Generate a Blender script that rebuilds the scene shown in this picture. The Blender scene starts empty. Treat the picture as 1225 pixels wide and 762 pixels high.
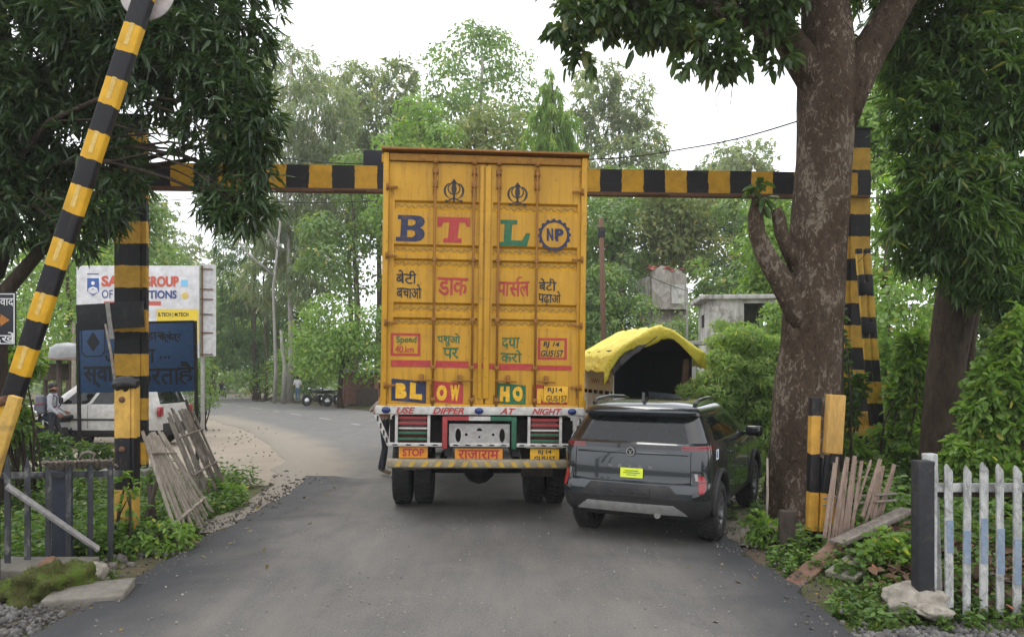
import bpy, bmesh, math, random
import numpy as np
from mathutils import Vector, Matrix, Euler, noise

# ------------------------------------------------------------------ camera, light, exposure
SC = bpy.context.scene
COL = SC.collection
R = math.radians
F, CU, CV, EYE = 885.0, 612.5, 440.0, 1.95      # focal length and horizon in photo pixels, eye height

cam = bpy.data.cameras.new('camera')
cam.sensor_width = 36.0
cam.lens = 36.0 * F / 1225.0
cam.shift_y = (CV - 381.0) / 1225.0
cam.clip_start = 0.05
cam.clip_end = 2000
cam_ob = bpy.data.objects.new('camera', cam)
cam_ob.location = (0, 0, EYE)
cam_ob.rotation_euler = (R(90), 0, 0)
COL.objects.link(cam_ob)
SC.camera = cam_ob

SUN_EL, SUN_ROT = R(62), R(150)
world = bpy.data.worlds.new('World')
SC.world = world
world.use_nodes = True
wn, wl = world.node_tree.nodes, world.node_tree.links
bg = wn['Background']
sky = wn.new('ShaderNodeTexSky')
sky.sky_type = 'NISHITA'
sky.sun_disc = False
sky.sun_elevation = SUN_EL
sky.sun_rotation = SUN_ROT
sky.air_density = 1.0
sky.dust_density = 6.0
sky.ozone_density = 1.0
cloud = wn.new('ShaderNodeMix'); cloud.data_type = 'RGBA'      # the closed cloud deck over the clear sky
cloud.inputs[0].default_value = 0.86
cloud.inputs[7].default_value = (12.2, 12.4, 12.9, 1)
wl.new(sky.outputs[0], cloud.inputs[6])
wl.new(cloud.outputs[2], bg.inputs[0])
bg.inputs[1].default_value = 0.12

sun = bpy.data.lights.new('sun', 'SUN')
sun.energy = 1.1
sun.angle = R(25)
sun.color = (1.0, 0.96, 0.9)
sun_ob = bpy.data.objects.new('sun', sun)
sun_ob.rotation_euler = (R(90) - SUN_EL, 0, R(180) - SUN_ROT + R(180))
COL.objects.link(sun_ob)

SC.view_settings.view_transform = 'Standard'
SC.view_settings.look = 'None'
SC.view_settings.exposure = 0.55
SC.view_settings.gamma = 1.0
SC.view_settings.use_curve_mapping = False
SC.cycles.max_bounces = 6
SC.cycles.diffuse_bounces = 4
SC.cycles.glossy_bounces = 2
SC.cycles.transmission_bounces = 4
SC.cycles.transparent_max_bounces = 8
SC.cycles.volume_bounces = 0
SC.cycles.caustics_reflective = False
SC.cycles.caustics_refractive = False

# ------------------------------------------------------------------ pixels to places
def at(u, v, d):
    return Vector(((u - CU) / F * d, d, EYE + (CV - v) / F * d))

def slope(y):
    if y < 16: return 0.0
    if y < 80: return -0.00028 * (y - 16) ** 2
    return max(-1.147 - 0.0358 * (y - 80) + 0.0002 * (y - 80) ** 2, -2.75) if y < 169 else -2.75

def gp(u, d):
    return Vector(((u - CU) / F * d, d, slope(d)))

# ------------------------------------------------------------------ materials
def nodes(name):
    m = bpy.data.materials.new(name); m.use_nodes = True
    nt = m.node_tree
    return m, nt.nodes, nt.links, nt.nodes['Principled BSDF']

def rgb(c): return (c[0], c[1], c[2], 1.0)

def coord(n, l, scale=(1, 1, 1)):
    tc = n.new('ShaderNodeTexCoord'); mp = n.new('ShaderNodeMapping')
    mp.inputs['Scale'].default_value = scale
    l.new(tc.outputs['Object'], mp.inputs[0])
    return mp.outputs[0]

def noise_n(n, l, vec, scale, detail=4, rough=0.55, dist=0.0):
    t = n.new('ShaderNodeTexNoise')
    t.inputs['Scale'].default_value = scale; t.inputs['Detail'].default_value = detail
    t.inputs['Roughness'].default_value = rough; t.inputs['Distortion'].default_value = dist
    l.new(vec, t.inputs['Vector'])
    return t.outputs['Fac']

def ramp(n, l, fac, stops):
    r = n.new('ShaderNodeValToRGB')
    e = r.color_ramp.elements
    while len(e) < len(stops): e.new(0.5)
    for k, (p, c) in enumerate(stops):
        e[k].position = p
        e[k].color = rgb(c) if hasattr(c, '__len__') else (c, c, c, 1)
    l.new(fac, r.inputs[0])
    return r.outputs[0]

def mixc(n, l, fac, a, b, mode='MIX'):
    m = n.new('ShaderNodeMix'); m.data_type = 'RGBA'; m.blend_type = mode
    for sock, val in ((m.inputs[0], fac), (m.inputs[6], a), (m.inputs[7], b)):
        if hasattr(val, 'node'): l.new(val, sock)
        elif hasattr(val, '__len__'): sock.default_value = rgb(val)
        else: sock.default_value = val
    return m.outputs[2]

def bump(n, l, p, h, strength=0.3, dist=0.02):
    b = n.new('ShaderNodeBump')
    b.inputs['Strength'].default_value = strength; b.inputs['Distance'].default_value = dist
    l.new(h, b.inputs['Height']); l.new(b.outputs[0], p.inputs['Normal'])

def surf(name, col, rough=0.6, metal=0.0, dirt=0.25, dirt_col=(0.09, 0.07, 0.05), scale=3.0, stretch=(1, 1, 1), bmp=0.15, var=0.25, spec=0.4, coat=0.0):
    """a painted or bare surface with uneven tone, grime patches and a fine bump"""
    m, n, l, p = nodes(name)
    v = coord(n, l, stretch)
    a = noise_n(n, l, v, scale * 2.5, 5, 0.6)
    c = mixc(n, l, ramp(n, l, a, [(0.3, 0.0), (0.75, 1.0)]), [x * (1 - var) for x in col], [min(1, x * (1 + var * 0.7)) for x in col])
    if dirt > 0:
        d = noise_n(n, l, v, scale, 8, 0.68, 0.6)
        c = mixc(n, l, ramp(n, l, d, [(0.52, 0.0), (0.72, dirt)]), c, dirt_col)
    l.new(c, p.inputs['Base Color'])
    p.inputs['Roughness'].default_value = rough; p.inputs['Metallic'].default_value = metal
    p.inputs['Specular IOR Level'].default_value = spec
    p.inputs['Coat Weight'].default_value = coat
    if bmp > 0: bump(n, l, p, noise_n(n, l, v, scale * 12, 6), bmp, 0.01)
    return m

def stripes(name, period, axis=2, phase=0.0, ca=(0.62, 0.36, 0.02), cb=(0.007, 0.007, 0.009), wear=0.35, duty=0.5, dirt_col=(0.1, 0.07, 0.04)):
    """black and yellow bands painted along one axis of the object"""
    m, n, l, p = nodes(name)
    v = coord(n, l)
    sx = n.new('ShaderNodeSeparateXYZ'); l.new(v, sx.inputs[0])
    wob = noise_n(n, l, v, 9, 3)
    a = n.new('ShaderNodeMath'); a.operation = 'MULTIPLY_ADD'; l.new(wob, a.inputs[0]); a.inputs[1].default_value = 0.05; l.new(sx.outputs[axis], a.inputs[2])
    b = n.new('ShaderNodeMath'); b.operation = 'MULTIPLY_ADD'; l.new(a.outputs[0], b.inputs[0]); b.inputs[1].default_value = 1 / period; b.inputs[2].default_value = phase
    f = n.new('ShaderNodeMath'); f.operation = 'FRACT'; l.new(b.outputs[0], f.inputs[0])
    g = n.new('ShaderNodeMath'); g.operation = 'LESS_THAN'; l.new(f.outputs[0], g.inputs[0]); g.inputs[1].default_value = duty
    tone = noise_n(n, l, v, 6, 6, 0.65)
    ya = mixc(n, l, ramp(n, l, tone, [(0.3, 0.0), (0.7, 1.0)]), [x * 0.72 for x in ca], [min(1, x * 1.15) for x in ca])
    c = mixc(n, l, g.outputs[0], cb, ya)
    d = noise_n(n, l, coord(n, l, (3, 3, 0.8) if axis == 2 else (0.8, 3, 3)), 5, 9, 0.7, 0.5)
    c = mixc(n, l, ramp(n, l, d, [(0.55, 0.0), (0.75, wear)]), c, dirt_col)
    l.new(c, p.inputs['Base Color']); p.inputs['Roughness'].default_value = 0.55; p.inputs['Specular IOR Level'].default_value = 0.3
    bump(n, l, p, noise_n(n, l, v, 40, 5), 0.3, 0.01)
    return m

def leaf_mat(name, dark, light, trans=0.35, rough=0.45, clump=1.2, hue=0.0):
    m, n, l, p = nodes(name)
    g = n.new('ShaderNodeNewGeometry')
    v = coord(n, l)
    t = noise_n(n, l, v, clump, 3)
    a = mixc(n, l, g.outputs['Random Per Island'], dark, light)
    b = mixc(n, l, ramp(n, l, t, [(0.35, 0.0), (0.68, 1.0)]), [x * 0.65 for x in dark], light)
    c = mixc(n, l, 0.45, a, b)
    c = mixc(n, l, ramp(n, l, g.outputs['Random Per Island'], [(0.955, 0.0), (0.97, 0.8)]), c, (light[0] * 1.7, light[1] * 1.05, light[2] * 0.9))
    l.new(c, p.inputs['Base Color']); p.inputs['Roughness'].default_value = rough
    p.inputs['Specular IOR Level'].default_value = 0.5
    tr = n.new('ShaderNodeBsdfTranslucent')
    tc = mixc(n, l, 1.0, c, (1.25, 1.35, 0.55), 'MULTIPLY'); l.new(tc, tr.inputs[0])
    mx = n.new('ShaderNodeMixShader'); mx.inputs[0].default_value = trans
    l.new(p.outputs[0], mx.inputs[1]); l.new(tr.outputs[0], mx.inputs[2])
    l.new(mx.outputs[0], n['Material Output'].inputs[0])
    return m

def plain(name, col, rough=0.5, metal=0.0, spec=0.5, coat=0.0):
    return surf(name, col, rough, metal, dirt=0.12, bmp=0.0, var=0.08, spec=spec, coat=coat)

def glass_mat(name, tint=(0.16, 0.19, 0.19), mixf=0.5, rough=0.03):
    m, n, l, p = nodes(name)
    p.inputs['Base Color'].default_value = (0.012, 0.014, 0.015, 1); p.inputs['Roughness'].default_value = rough
    p.inputs['Specular IOR Level'].default_value = 0.7; p.inputs['Coat Weight'].default_value = 0.25; p.inputs['Coat Roughness'].default_value = 0.02
    t = n.new('ShaderNodeBsdfTransparent'); t.inputs[0].default_value = rgb(tint)
    mx = n.new('ShaderNodeMixShader'); mx.inputs[0].default_value = mixf
    l.new(p.outputs[0], mx.inputs[1]); l.new(t.outputs[0], mx.inputs[2])
    l.new(mx.outputs[0], n['Material Output'].inputs[0])
    return m

# ------------------------------------------------------------------ mesh builder
def world_of(o):
    M = Matrix()
    while o is not None:
        M = o.matrix_basis @ M
        o = o.parent
    return M

class MB:
    def __init__(s, M=None):
        s.v, s.f, s.sm, s.mi = [], [], [], []
        s.M = M or Matrix()
    def add(s, vs, fs, smooth=False, mi=0):
        o = len(s.v)
        s.v.extend([s.M @ Vector(p) for p in vs])
        for f in fs:
            s.f.append([i + o for i in f]); s.sm.append(smooth); s.mi.append(mi)
        return s
    def box(s, c, size, rot=None, bev=0.0, mi=0):
        bm = bmesh.new(); bmesh.ops.create_cube(bm, size=1.0)
        for q in bm.verts: q.co = Vector((q.co.x * size[0], q.co.y * size[1], q.co.z * size[2]))
        if bev > 0: bmesh.ops.bevel(bm, geom=bm.edges[:], offset=min(bev, min(size) * 0.45), segments=2, profile=0.6, affect='EDGES')
        Mx = Matrix.Translation(Vector(c)) @ (rot.to_matrix().to_4x4() if rot is not None else Matrix())
        bm.verts.index_update()
        s.add([Mx @ q.co for q in bm.verts], [[q.index for q in f.verts] for f in bm.faces], bev > 0, mi)
        bm.free(); return s
    def beam(s, a, b, w, h, up=(0, 0, 1), bev=0.0, mi=0):
        a, b = Vector(a), Vector(b); z = (b - a); L = z.length; z.normalize()
        up = Vector(up)
        if abs(z.dot(up)) > 0.98: up = Vector((0, 1, 0))
        x = up.cross(z).normalized(); y = z.cross(x)
        Mx = Matrix((x, y, z)).transposed()
        return s.box((a + b) / 2, (w, h, L), Mx.to_quaternion(), bev, mi)
    def tube(s, pts, rad, n=8, cap=True, mi=0, smooth=True):
        pts = [Vector(p) for p in pts]
        if not hasattr(rad, '__len__'): rad = [rad] * len(pts)
        vs, fs, prev = [], [], None
        for i, p in enumerate(pts):
            t = (pts[min(i + 1, len(pts) - 1)] - pts[max(i - 1, 0)]).normalized()
            if prev is None:
                up = Vector((0, 0, 1)) if abs(t.z) < 0.9 else Vector((0, 1, 0))
                x = up.cross(t).normalized()
            else:
                x = (prev - t * prev.dot(t)).normalized()
            prev = x; y = t.cross(x)
            for k in range(n):
                a = 2 * math.pi * k / n
                vs.append(p + (x * math.cos(a) + y * math.sin(a)) * rad[i])
        for i in range(len(pts) - 1):
            for k in range(n):
                fs.append([i * n + k, i * n + (k + 1) % n, (i + 1) * n + (k + 1) % n, (i + 1) * n + k])
        s.add(vs, fs, smooth, mi)
        if cap:
            o = len(s.v) - len(vs)
            s.f.append([o + k for k in range(n)][::-1]); s.sm.append(False); s.mi.append(mi)
            s.f.append([o + (len(pts) - 1) * n + k for k in range(n)]); s.sm.append(False); s.mi.append(mi)
        return s
    def cyl(s, a, b, r, n=12, mi=0, r2=None):
        return s.tube([a, b], [r, r if r2 is None else r2], n, True, mi)
    def lathe(s, prof, n=24, axis='z', c=(0, 0, 0), mi=0, smooth=True):
        vs, fs = [], []
        for (r, h) in prof:
            for k in range(n):
                a = 2 * math.pi * k / n
                p = (r * math.cos(a), r * math.sin(a), h)
                if axis == 'x': p = (p[2], p[0], p[1])
                if axis == 'y': p = (p[0], p[2], p[1])
                vs.append(Vector(c) + Vector(p))
        for i in range(len(prof) - 1):
            for k in range(n):
                fs.append([i * n + k, i * n + (k + 1) % n, (i + 1) * n + (k + 1) % n, (i + 1) * n + k])
        return s.add(vs, fs, smooth, mi)
    def prism(s, poly, a, b, plane='yz', mi=0):
        """polygon in a plane pushed from a to b along the third axis"""
        def P(q, h): return {'yz': (h, q[0], q[1]), 'xz': (q[0], h, q[1]), 'xy': (q[0], q[1], h)}[plane]
        n = len(poly)
        vs = [P(q, a) for q in poly] + [P(q, b) for q in poly]
        fs = [list(range(n))[::-1], [n + k for k in range(n)]] + [[k, (k + 1) % n, n + (k + 1) % n, n + k] for k in range(n)]
        return s.add(vs, fs, False, mi)
    def blob(s, c, r, seed=0, sub=3, amp=0.25, freq=1.5, flat=None, mi=0, smooth=True):
        bm = bmesh.new(); bmesh.ops.create_icosphere(bm, subdivisions=sub, radius=1)
        for q in bm.verts:
            d = 1 + amp * noise.noise(q.co * freq + Vector((seed * 7.3, seed * 1.7, seed * 3.1)), noise_basis='PERLIN_ORIGINAL') + 0.4 * amp * noise.noise(q.co * freq * 3 + Vector((seed, 0, 0)))
            q.co = Vector((q.co.x * r[0] * d, q.co.y * r[1] * d, q.co.z * r[2] * d))
            if flat is not None and q.co.z > flat: q.co.z = flat + (q.co.z - flat) * 0.2
        bm.verts.index_update()
        s.add([Vector(c) + q.co for q in bm.verts], [[q.index for q in f.verts] for f in bm.faces], smooth, mi)
        bm.free(); return s
    def ring2d(s, polys_tris, o, ux, uy, off=0.0, mi=0):
        v2, fs = polys_tris
        o, ux, uy = Vector(o), Vector(ux), Vector(uy); nn = ux.cross(uy).normalized()
        return s.add([o + ux * p[0] + uy * p[1] + nn * (off + (p[2] if len(p) > 2 else 0)) for p in v2], fs, False, mi)
    def build(s, name, mat, parent=None, world=False):
        me = bpy.data.meshes.new(name)
        vs = s.v
        if world and parent is not None:
            inv = world_of(parent).inverted(); vs = [inv @ p for p in vs]
        me.from_pydata([tuple(p) for p in vs], [], s.f)
        me.polygons.foreach_set('use_smooth', s.sm)
        mats = mat if isinstance(mat, (list, tuple)) else [mat]
        for q in mats: me.materials.append(q)
        if len(mats) > 1: me.polygons.foreach_set('material_index', s.mi)
        me.update()
        o = bpy.data.objects.new(name, me); COL.objects.link(o)
        if parent is not None: o.parent = parent
        return o

def tag(o, label=None, cat=None, group=None, kind=None):
    if label: o['label'] = label
    if cat: o['category'] = cat
    if group: o['group'] = group
    if kind: o['kind'] = kind
    return o

def thing(name, label, cat, loc=(0, 0, 0), rot=(0, 0, 0), group=None):
    o = bpy.data.objects.new(name, None); COL.objects.link(o)
    o.empty_display_size = 0.2
    o.location = loc; o.rotation_euler = rot
    return tag(o, label, cat, group)

def copy_tree(o, parent=None):
    c = o.copy(); COL.objects.link(c)
    if parent is not None: c.parent = parent
    for ch in list(o.children): copy_tree(ch, c)
    return c

# ------------------------------------------------------------------ flat lettering
def _mesh2d(ob):
    COL.objects.link(ob)
    me = bpy.data.meshes.new_from_object(ob)
    vs = [tuple(v.co) for v in me.vertices]; fs = [list(p.vertices) for p in me.polygons]
    COL.objects.unlink(ob); bpy.data.meshes.remove(me)
    par = list(range(len(vs)))
    def find(i):
        while par[i] != i: par[i] = par[par[i]]; i = par[i]
        return i
    for f in fs:
        for k in f[1:]: par[find(k)] = find(f[0])
    ids = {}
    out = []
    for i, p in enumerate(vs):
        k = ids.setdefault(find(i), len(ids))
        out.append((p[0], p[1], (k % 4) * 0.0006))
    return out, fs

def text2d(body, height=1.0, bold=0.0, shear=0.0, width=None, sp=1.0):
    """word as flat triangles, height = capital height, centred at the origin; width squeezes it to fit"""
    deva = any(ord(ch) > 0x900 for ch in body)
    c = bpy.data.curves.new('word', 'FONT'); c.body = body; c.offset = 0.0 if deva else bold; c.shear = shear; c.space_character = sp
    c.resolution_u = 4
    ob = bpy.data.objects.new('word', c)
    vs, fs = _mesh2d(ob)
    bpy.data.objects.remove(ob); bpy.data.curves.remove(c)
    if not vs: return [], []
    x0, x1 = min(p[0] for p in vs), max(p[0] for p in vs); y0, y1 = min(p[1] for p in vs), max(p[1] for p in vs)
    k = height / (y1 - y0); kx = k if width is None else width / (x1 - x0)
    out = [((p[0] - (x0 + x1) / 2) * kx, (p[1] - (y0 + y1) / 2) * k, p[2]) for p in vs]
    if deva and bold > 0:                      # heavier brush: the word laid down again a little to every side
        o2, f2 = [], []
        for q, (dx, dy) in enumerate(((0, 0), (1, 0), (-1, 0), (0, 1), (0, -1), (.7, .7), (-.7, -.7), (.7, -.7), (-.7, .7))):
            b = len(o2); w = bold * height * 1.15
            o2 += [(p[0] + dx * w, p[1] + dy * w, p[2] + q * 0.00012) for p in out]; f2 += [[i + b for i in f] for f in fs]
        return o2, f2
    return out, fs

def poly2d(polys):
    """outlines with holes as flat triangles"""
    c = bpy.data.curves.new('shape', 'CURVE'); c.dimensions = '2D'; c.fill_mode = 'BOTH'
    for pl in polys:
        sp = c.splines.new('POLY'); sp.points.add(len(pl) - 1); sp.use_cyclic_u = True
        for q, p in zip(sp.points, pl): q.co = (p[0], p[1], 0, 1)
    ob = bpy.data.objects.new('shape', c)
    r = _mesh2d(ob)
    bpy.data.objects.remove(ob); bpy.data.curves.remove(c)
    return r

def stroke2d(pts, w):
    """brush stroke along points; w a width or a width per point"""
    pts = [Vector((p[0], p[1])) for p in pts]
    if not hasattr(w, '__len__'): w = [w] * len(pts)
    vs, fs = [], []
    for i, p in enumerate(pts):
        t = (pts[min(i + 1, len(pts) - 1)] - pts[max(i - 1, 0)]).normalized(); nn = Vector((-t.y, t.x))
        vs += [tuple(p + nn * w[i] / 2) + (0,), tuple(p - nn * w[i] / 2) + (0,)]
    for i in range(len(pts) - 1): fs.append([2 * i, 2 * i + 1, 2 * i + 3, 2 * i + 2])
    return vs, fs

def rect2d(x0, y0, x1, y1): return [(x0, y0), (x1, y0), (x1, y1), (x0, y1)]
def circ(cx, cy, rx, ry=None, n=28, a0=0.0): return [(cx + rx * math.cos(a0 + 2 * math.pi * k / n), cy + (ry or rx) * math.sin(a0 + 2 * math.pi * k / n)) for k in range(n)]

# ------------------------------------------------------------------ foliage
def np_mesh(name, V, Q, mat, parent=None, smooth=False):
    me = bpy.data.meshes.new(name)
    V = np.asarray(V, dtype=np.float32).reshape(-1, 3); Q = np.asarray(Q, dtype=np.int32)
    k = Q.shape[1]
    me.vertices.add(len(V)); me.vertices.foreach_set('co', V.ravel())
    me.loops.add(Q.size); me.loops.foreach_set('vertex_index', Q.ravel())
    me.polygons.add(len(Q)); me.polygons.foreach_set('loop_start', np.arange(0, Q.size, k, dtype=np.int32))
    me.polygons.foreach_set('loop_total', np.full(len(Q), k, dtype=np.int32))
    if smooth: me.polygons.foreach_set('use_smooth', np.ones(len(Q), dtype=bool))
    me.materials.append(mat); me.update(calc_edges=True); me.validate()
    o = bpy.data.objects.new(name, me); COL.objects.link(o)
    if parent is not None: o.parent = parent
    return o

def nrm(a): return a / np.maximum(np.linalg.norm(a, axis=1, keepdims=True), 1e-6)

def leaves(P, D, L, W, rng, fold=0.25, droop=0.0, shape='lance', face=None):
    """one folded leaf at each point P, along D; returns vertices and quads"""
    n = len(P)
    D = nrm(D)
    L = (L * rng.uniform(0.5, 1.35, n))[:, None]; W = (W * rng.uniform(0.7, 1.25, n))[:, None]
    up = nrm(rng.normal(0, 0.55, (n, 3)) + np.array([0, 0, 1.0])) if face is None else nrm(face + rng.normal(0, 0.3, (n, 3)))
    S = nrm(np.cross(D, up)); N = np.cross(S, D)
    dr = np.array([0, 0, -1.0]) * droop * L
    a, b = (0.28, 0.66) if shape == 'lance' else (0.3, 0.78)
    wa, wb = (0.5, 0.36) if shape == 'lance' else (0.48, 0.42)
    v0 = P
    v1 = P + D * L * a + S * W * wa + N * W * fold + dr * 0.15
    v2 = P + D * L * b + S * W * wb + N * W * fold * 0.8 + dr * 0.55
    v3 = P + D * L + dr
    v4 = P + D * L * b - S * W * wb + N * W * fold * 0.8 + dr * 0.55
    v5 = P + D * L * a - S * W * wa + N * W * fold + dr * 0.15
    V = np.stack([v0, v1, v2, v3, v4, v5], 1).reshape(-1, 3)
    o = (np.arange(n) * 6)[:, None]
    Q = np.concatenate([o + np.array([[0, 1, 2, 3]]), o + np.array([[0, 3, 4, 5]])], 1).reshape(-1, 4)
    return V, Q

def cloud_points(clumps, n, rng, shell=0.55):
    """twig places and outward directions spread through ellipsoid clumps (centre, radii)"""
    vol = np.array([c[1][0] * c[1][1] * c[1][2] for c in clumps]) ** 0.75
    idx = rng.choice(len(clumps), n, p=vol / vol.sum())
    C = np.array([c[0] for c in clumps], dtype=float)[idx]; Rr = np.array([c[1] for c in clumps], dtype=float)[idx]
    d = nrm(rng.normal(0, 1, (n, 3)))
    r = rng.uniform(0, 1, n) ** (1 / 3.0) * (1 - shell) + shell * rng.uniform(0.72, 1.08, n)
    # lumpy outline: radius varies with direction
    lump = 1 + 0.22 * np.sin(d[:, 0] * 5 + idx * 1.7) * np.cos(d[:, 2] * 4 + idx) + 0.15 * np.sin(d[:, 1] * 9 + d[:, 2] * 7 + idx * 3.1)
    return C + d * Rr * (r * lump)[:, None], d

def crown(name, clumps, mat, parent, ntwig, nleaf, L, W, seed, spread=0.3, droop=0.25, hang=0.3, shell=0.55, shape='lance', whorl=True, keep=None):
    rng = np.random.default_rng(seed)
    T, d = cloud_points(clumps, ntwig, rng, shell)
    if keep is not None:
        k = keep(T); T, d = T[k], d[k]
    n = len(T)
    P = np.repeat(T, nleaf, 0); O = np.repeat(d, nleaf, 0)
    j = rng.normal(0, 1, P.shape)
    if whorl:
        ax = nrm(d + rng.normal(0, 0.5, d.shape) + np.array([0, 0, -hang * 0.6]))          # the twig each rosette ends
        Ax = np.repeat(ax, nleaf, 0)
        st = nrm(np.cross(Ax, j))
        op = rng.uniform(0.35, 1.5, (len(P), 1))
        D = nrm(st * np.sin(op) + Ax * np.cos(op) + np.array([0, 0, -hang * 0.35]))
        P = P + Ax * rng.uniform(-0.3, 0.25, (len(P), 1)) * spread + rng.normal(0, spread * 0.07, P.shape)
    else:
        D = nrm(j + O * 0.4 + np.array([0, 0, -hang]))
        P = P + rng.normal(0, spread, P.shape) * np.array([1, 1, 0.7])
    V, Q = leaves(P, D, L, W, rng, 0.22, droop, shape)
    return np_mesh(name, V, Q, mat, parent)

def clump_crown(name, clumps, mat, parent, nblob, nleaf, L, W, seed, br, droop=0.25, hang=0.2, shape='round'):
    """crown of many leafy boughs: small lumps over the big masses, leaves lying like shingles on each lump"""
    rng = np.random.default_rng(seed)
    B, bd = cloud_points(clumps, nblob, rng, 0.62)
    rad = br * rng.uniform(0.55, 1.35, nblob)
    dens = np.clip(rng.normal(1.0, 0.25, nblob), 0.45, 1.5)
    cnt = np.maximum(4, (nleaf * dens * (rad / br) ** 2).astype(int))
    idx = np.repeat(np.arange(nblob), cnt)
    n = len(idx)
    d = nrm(rng.normal(0, 1, (n, 3)) + np.array([0, 0, 0.45]) + bd[idx] * 0.35)
    sq = np.array([1.15, 1.15, 0.72])
    P = B[idx] + d * sq * rad[idx][:, None] * (rng.uniform(0.45, 1.12, n) ** 0.6)[:, None]
    D = nrm(np.cross(d, rng.normal(0, 1, (n, 3)))) + d * 0.35 + np.array([0, 0, -hang])
    V, Q = leaves(P - nrm(D) * L * 0.4, D, L, W, rng, 0.15, droop, shape, d + np.array([0, 0, 0.35]))
    return np_mesh(name, V, Q, mat, parent)

def limb_pts(a, b, rng, sag=0.15, n=6):
    a, b = Vector(a), Vector(b); L = (b - a).length; out = []
    o = Vector((rng.normal(), rng.normal(), rng.normal() * 0.4)) * L * 0.07
    for i in range(n):
        t = i / (n - 1)
        p = a.lerp(b, t) + o * math.sin(t * math.pi) + Vector((0, 0, sag * L * math.sin(t * math.pi)))
        out.append(p)
    return out
# ------------------------------------------------------------------ the ground, roads and verges
rs = random.Random(4)
RL, RR, REND = -3.5, 2.5, 13.4                      # the new asphalt: left edge, right edge, far end
MAIN = [(0.0, 9.0), (-0.4, 14), (-2.6, 20.5), (-6.3, 27.5), (-12.0, 36.4), (-20.5, 50), (-29.5, 70), (-40, 90), (-58, 115)]
SIDE = [(0.2, 9.0), (2.2, 15), (5.5, 21), (12, 29), (24, 40), (44, 56)]

def seg_d(x, y, path):
    best = 1e9
    for (x0, y0), (x1, y1) in zip(path, path[1:]):
        dx, dy = x1 - x0, y1 - y0
        t = max(0, min(1, ((x - x0) * dx + (y - y0) * dy) / (dx * dx + dy * dy)))
        best = min(best, math.hypot(x - x0 - t * dx, y - y0 - t * dy))
    return best

def ground_z(x, y):
    z = slope(y) - 0.07
    off = 1e9
    if y < REND + 1: off = max(RL - x, x - RR)
    if y > 8: off = min(off, seg_d(x, y, MAIN) - 3.6, seg_d(x, y, SIDE) - 4.2, math.hypot((x + 8.5) / 1.15, (y - 21) / 1.05) - 9.0)
    if off > 0:
        k = min(1, off / 1.2)
        z += k * (0.07 * noise.noise((x * 0.8, y * 0.8, 0)) + 0.05 * noise.noise((x * 2.3, y * 2.3, 4)) + 0.03)
        if x > RR and y < 12: z += 0.22 * k * math.exp(-((x - 3.9) / 1.0) ** 2 - ((y - 7.9) / 1.3) ** 2)
        if x < RL and y < 12: z -= 0.25 * k * max(0, min(1, (RL - 0.9 - x) / 1.5))
        if x > 7 and y > 11: z += 0.10 * min(12, x - 7) * min(1, (y - 11) / 10) * 0.5
    return z

def axis_lines(lo, hi, near_lo, near_hi, fine, grow=1.25):
    a = list(np.arange(near_lo, near_hi + 1e-6, fine)); s = fine
    x = near_hi
    while x < hi: s *= grow; x += s; a.append(min(x, hi))
    s = fine; x = near_lo
    while x > lo: s *= grow; x -= s; a.insert(0, max(x, lo))
    return a

m, n, l, p = nodes('soil_and_grass')
v = coord(n, l)
big = noise_n(n, l, v, 0.55, 6, 0.62, 0.8); fine = noise_n(n, l, v, 14, 8, 0.7); mid = noise_n(n, l, v, 3.2, 6, 0.65)
soil = mixc(n, l, fine, (0.075, 0.055, 0.038), (0.17, 0.13, 0.095))
turf = mixc(n, l, mid, (0.04, 0.055, 0.02), (0.075, 0.095, 0.035))
l.new(mixc(n, l, ramp(n, l, big, [(0.44, 0.0), (0.6, 0.9)]), soil, turf), p.inputs['Base Color'])
p.inputs['Roughness'].default_value = 0.95; p.inputs['Specular IOR Level'].default_value = 0.1
bump(n, l, p, fine, 0.6, 0.04)
M_GROUND = m

xs = axis_lines(-420, 420, -14, 14, 0.25); ys = axis_lines(-30, 620, -2, 30, 0.25)
V = [(x, y, ground_z(x, y)) for y in ys for x in xs]; nx = len(xs)
Q = [(j * nx + i, j * nx + i + 1, (j + 1) * nx + i + 1, (j + 1) * nx + i) for j in range(len(ys) - 1) for i in range(nx - 1)]
tag(np_mesh('ground', V, Q, M_GROUND, smooth=True), 'soil and short grass on both sides of the road', kind='structure')

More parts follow.
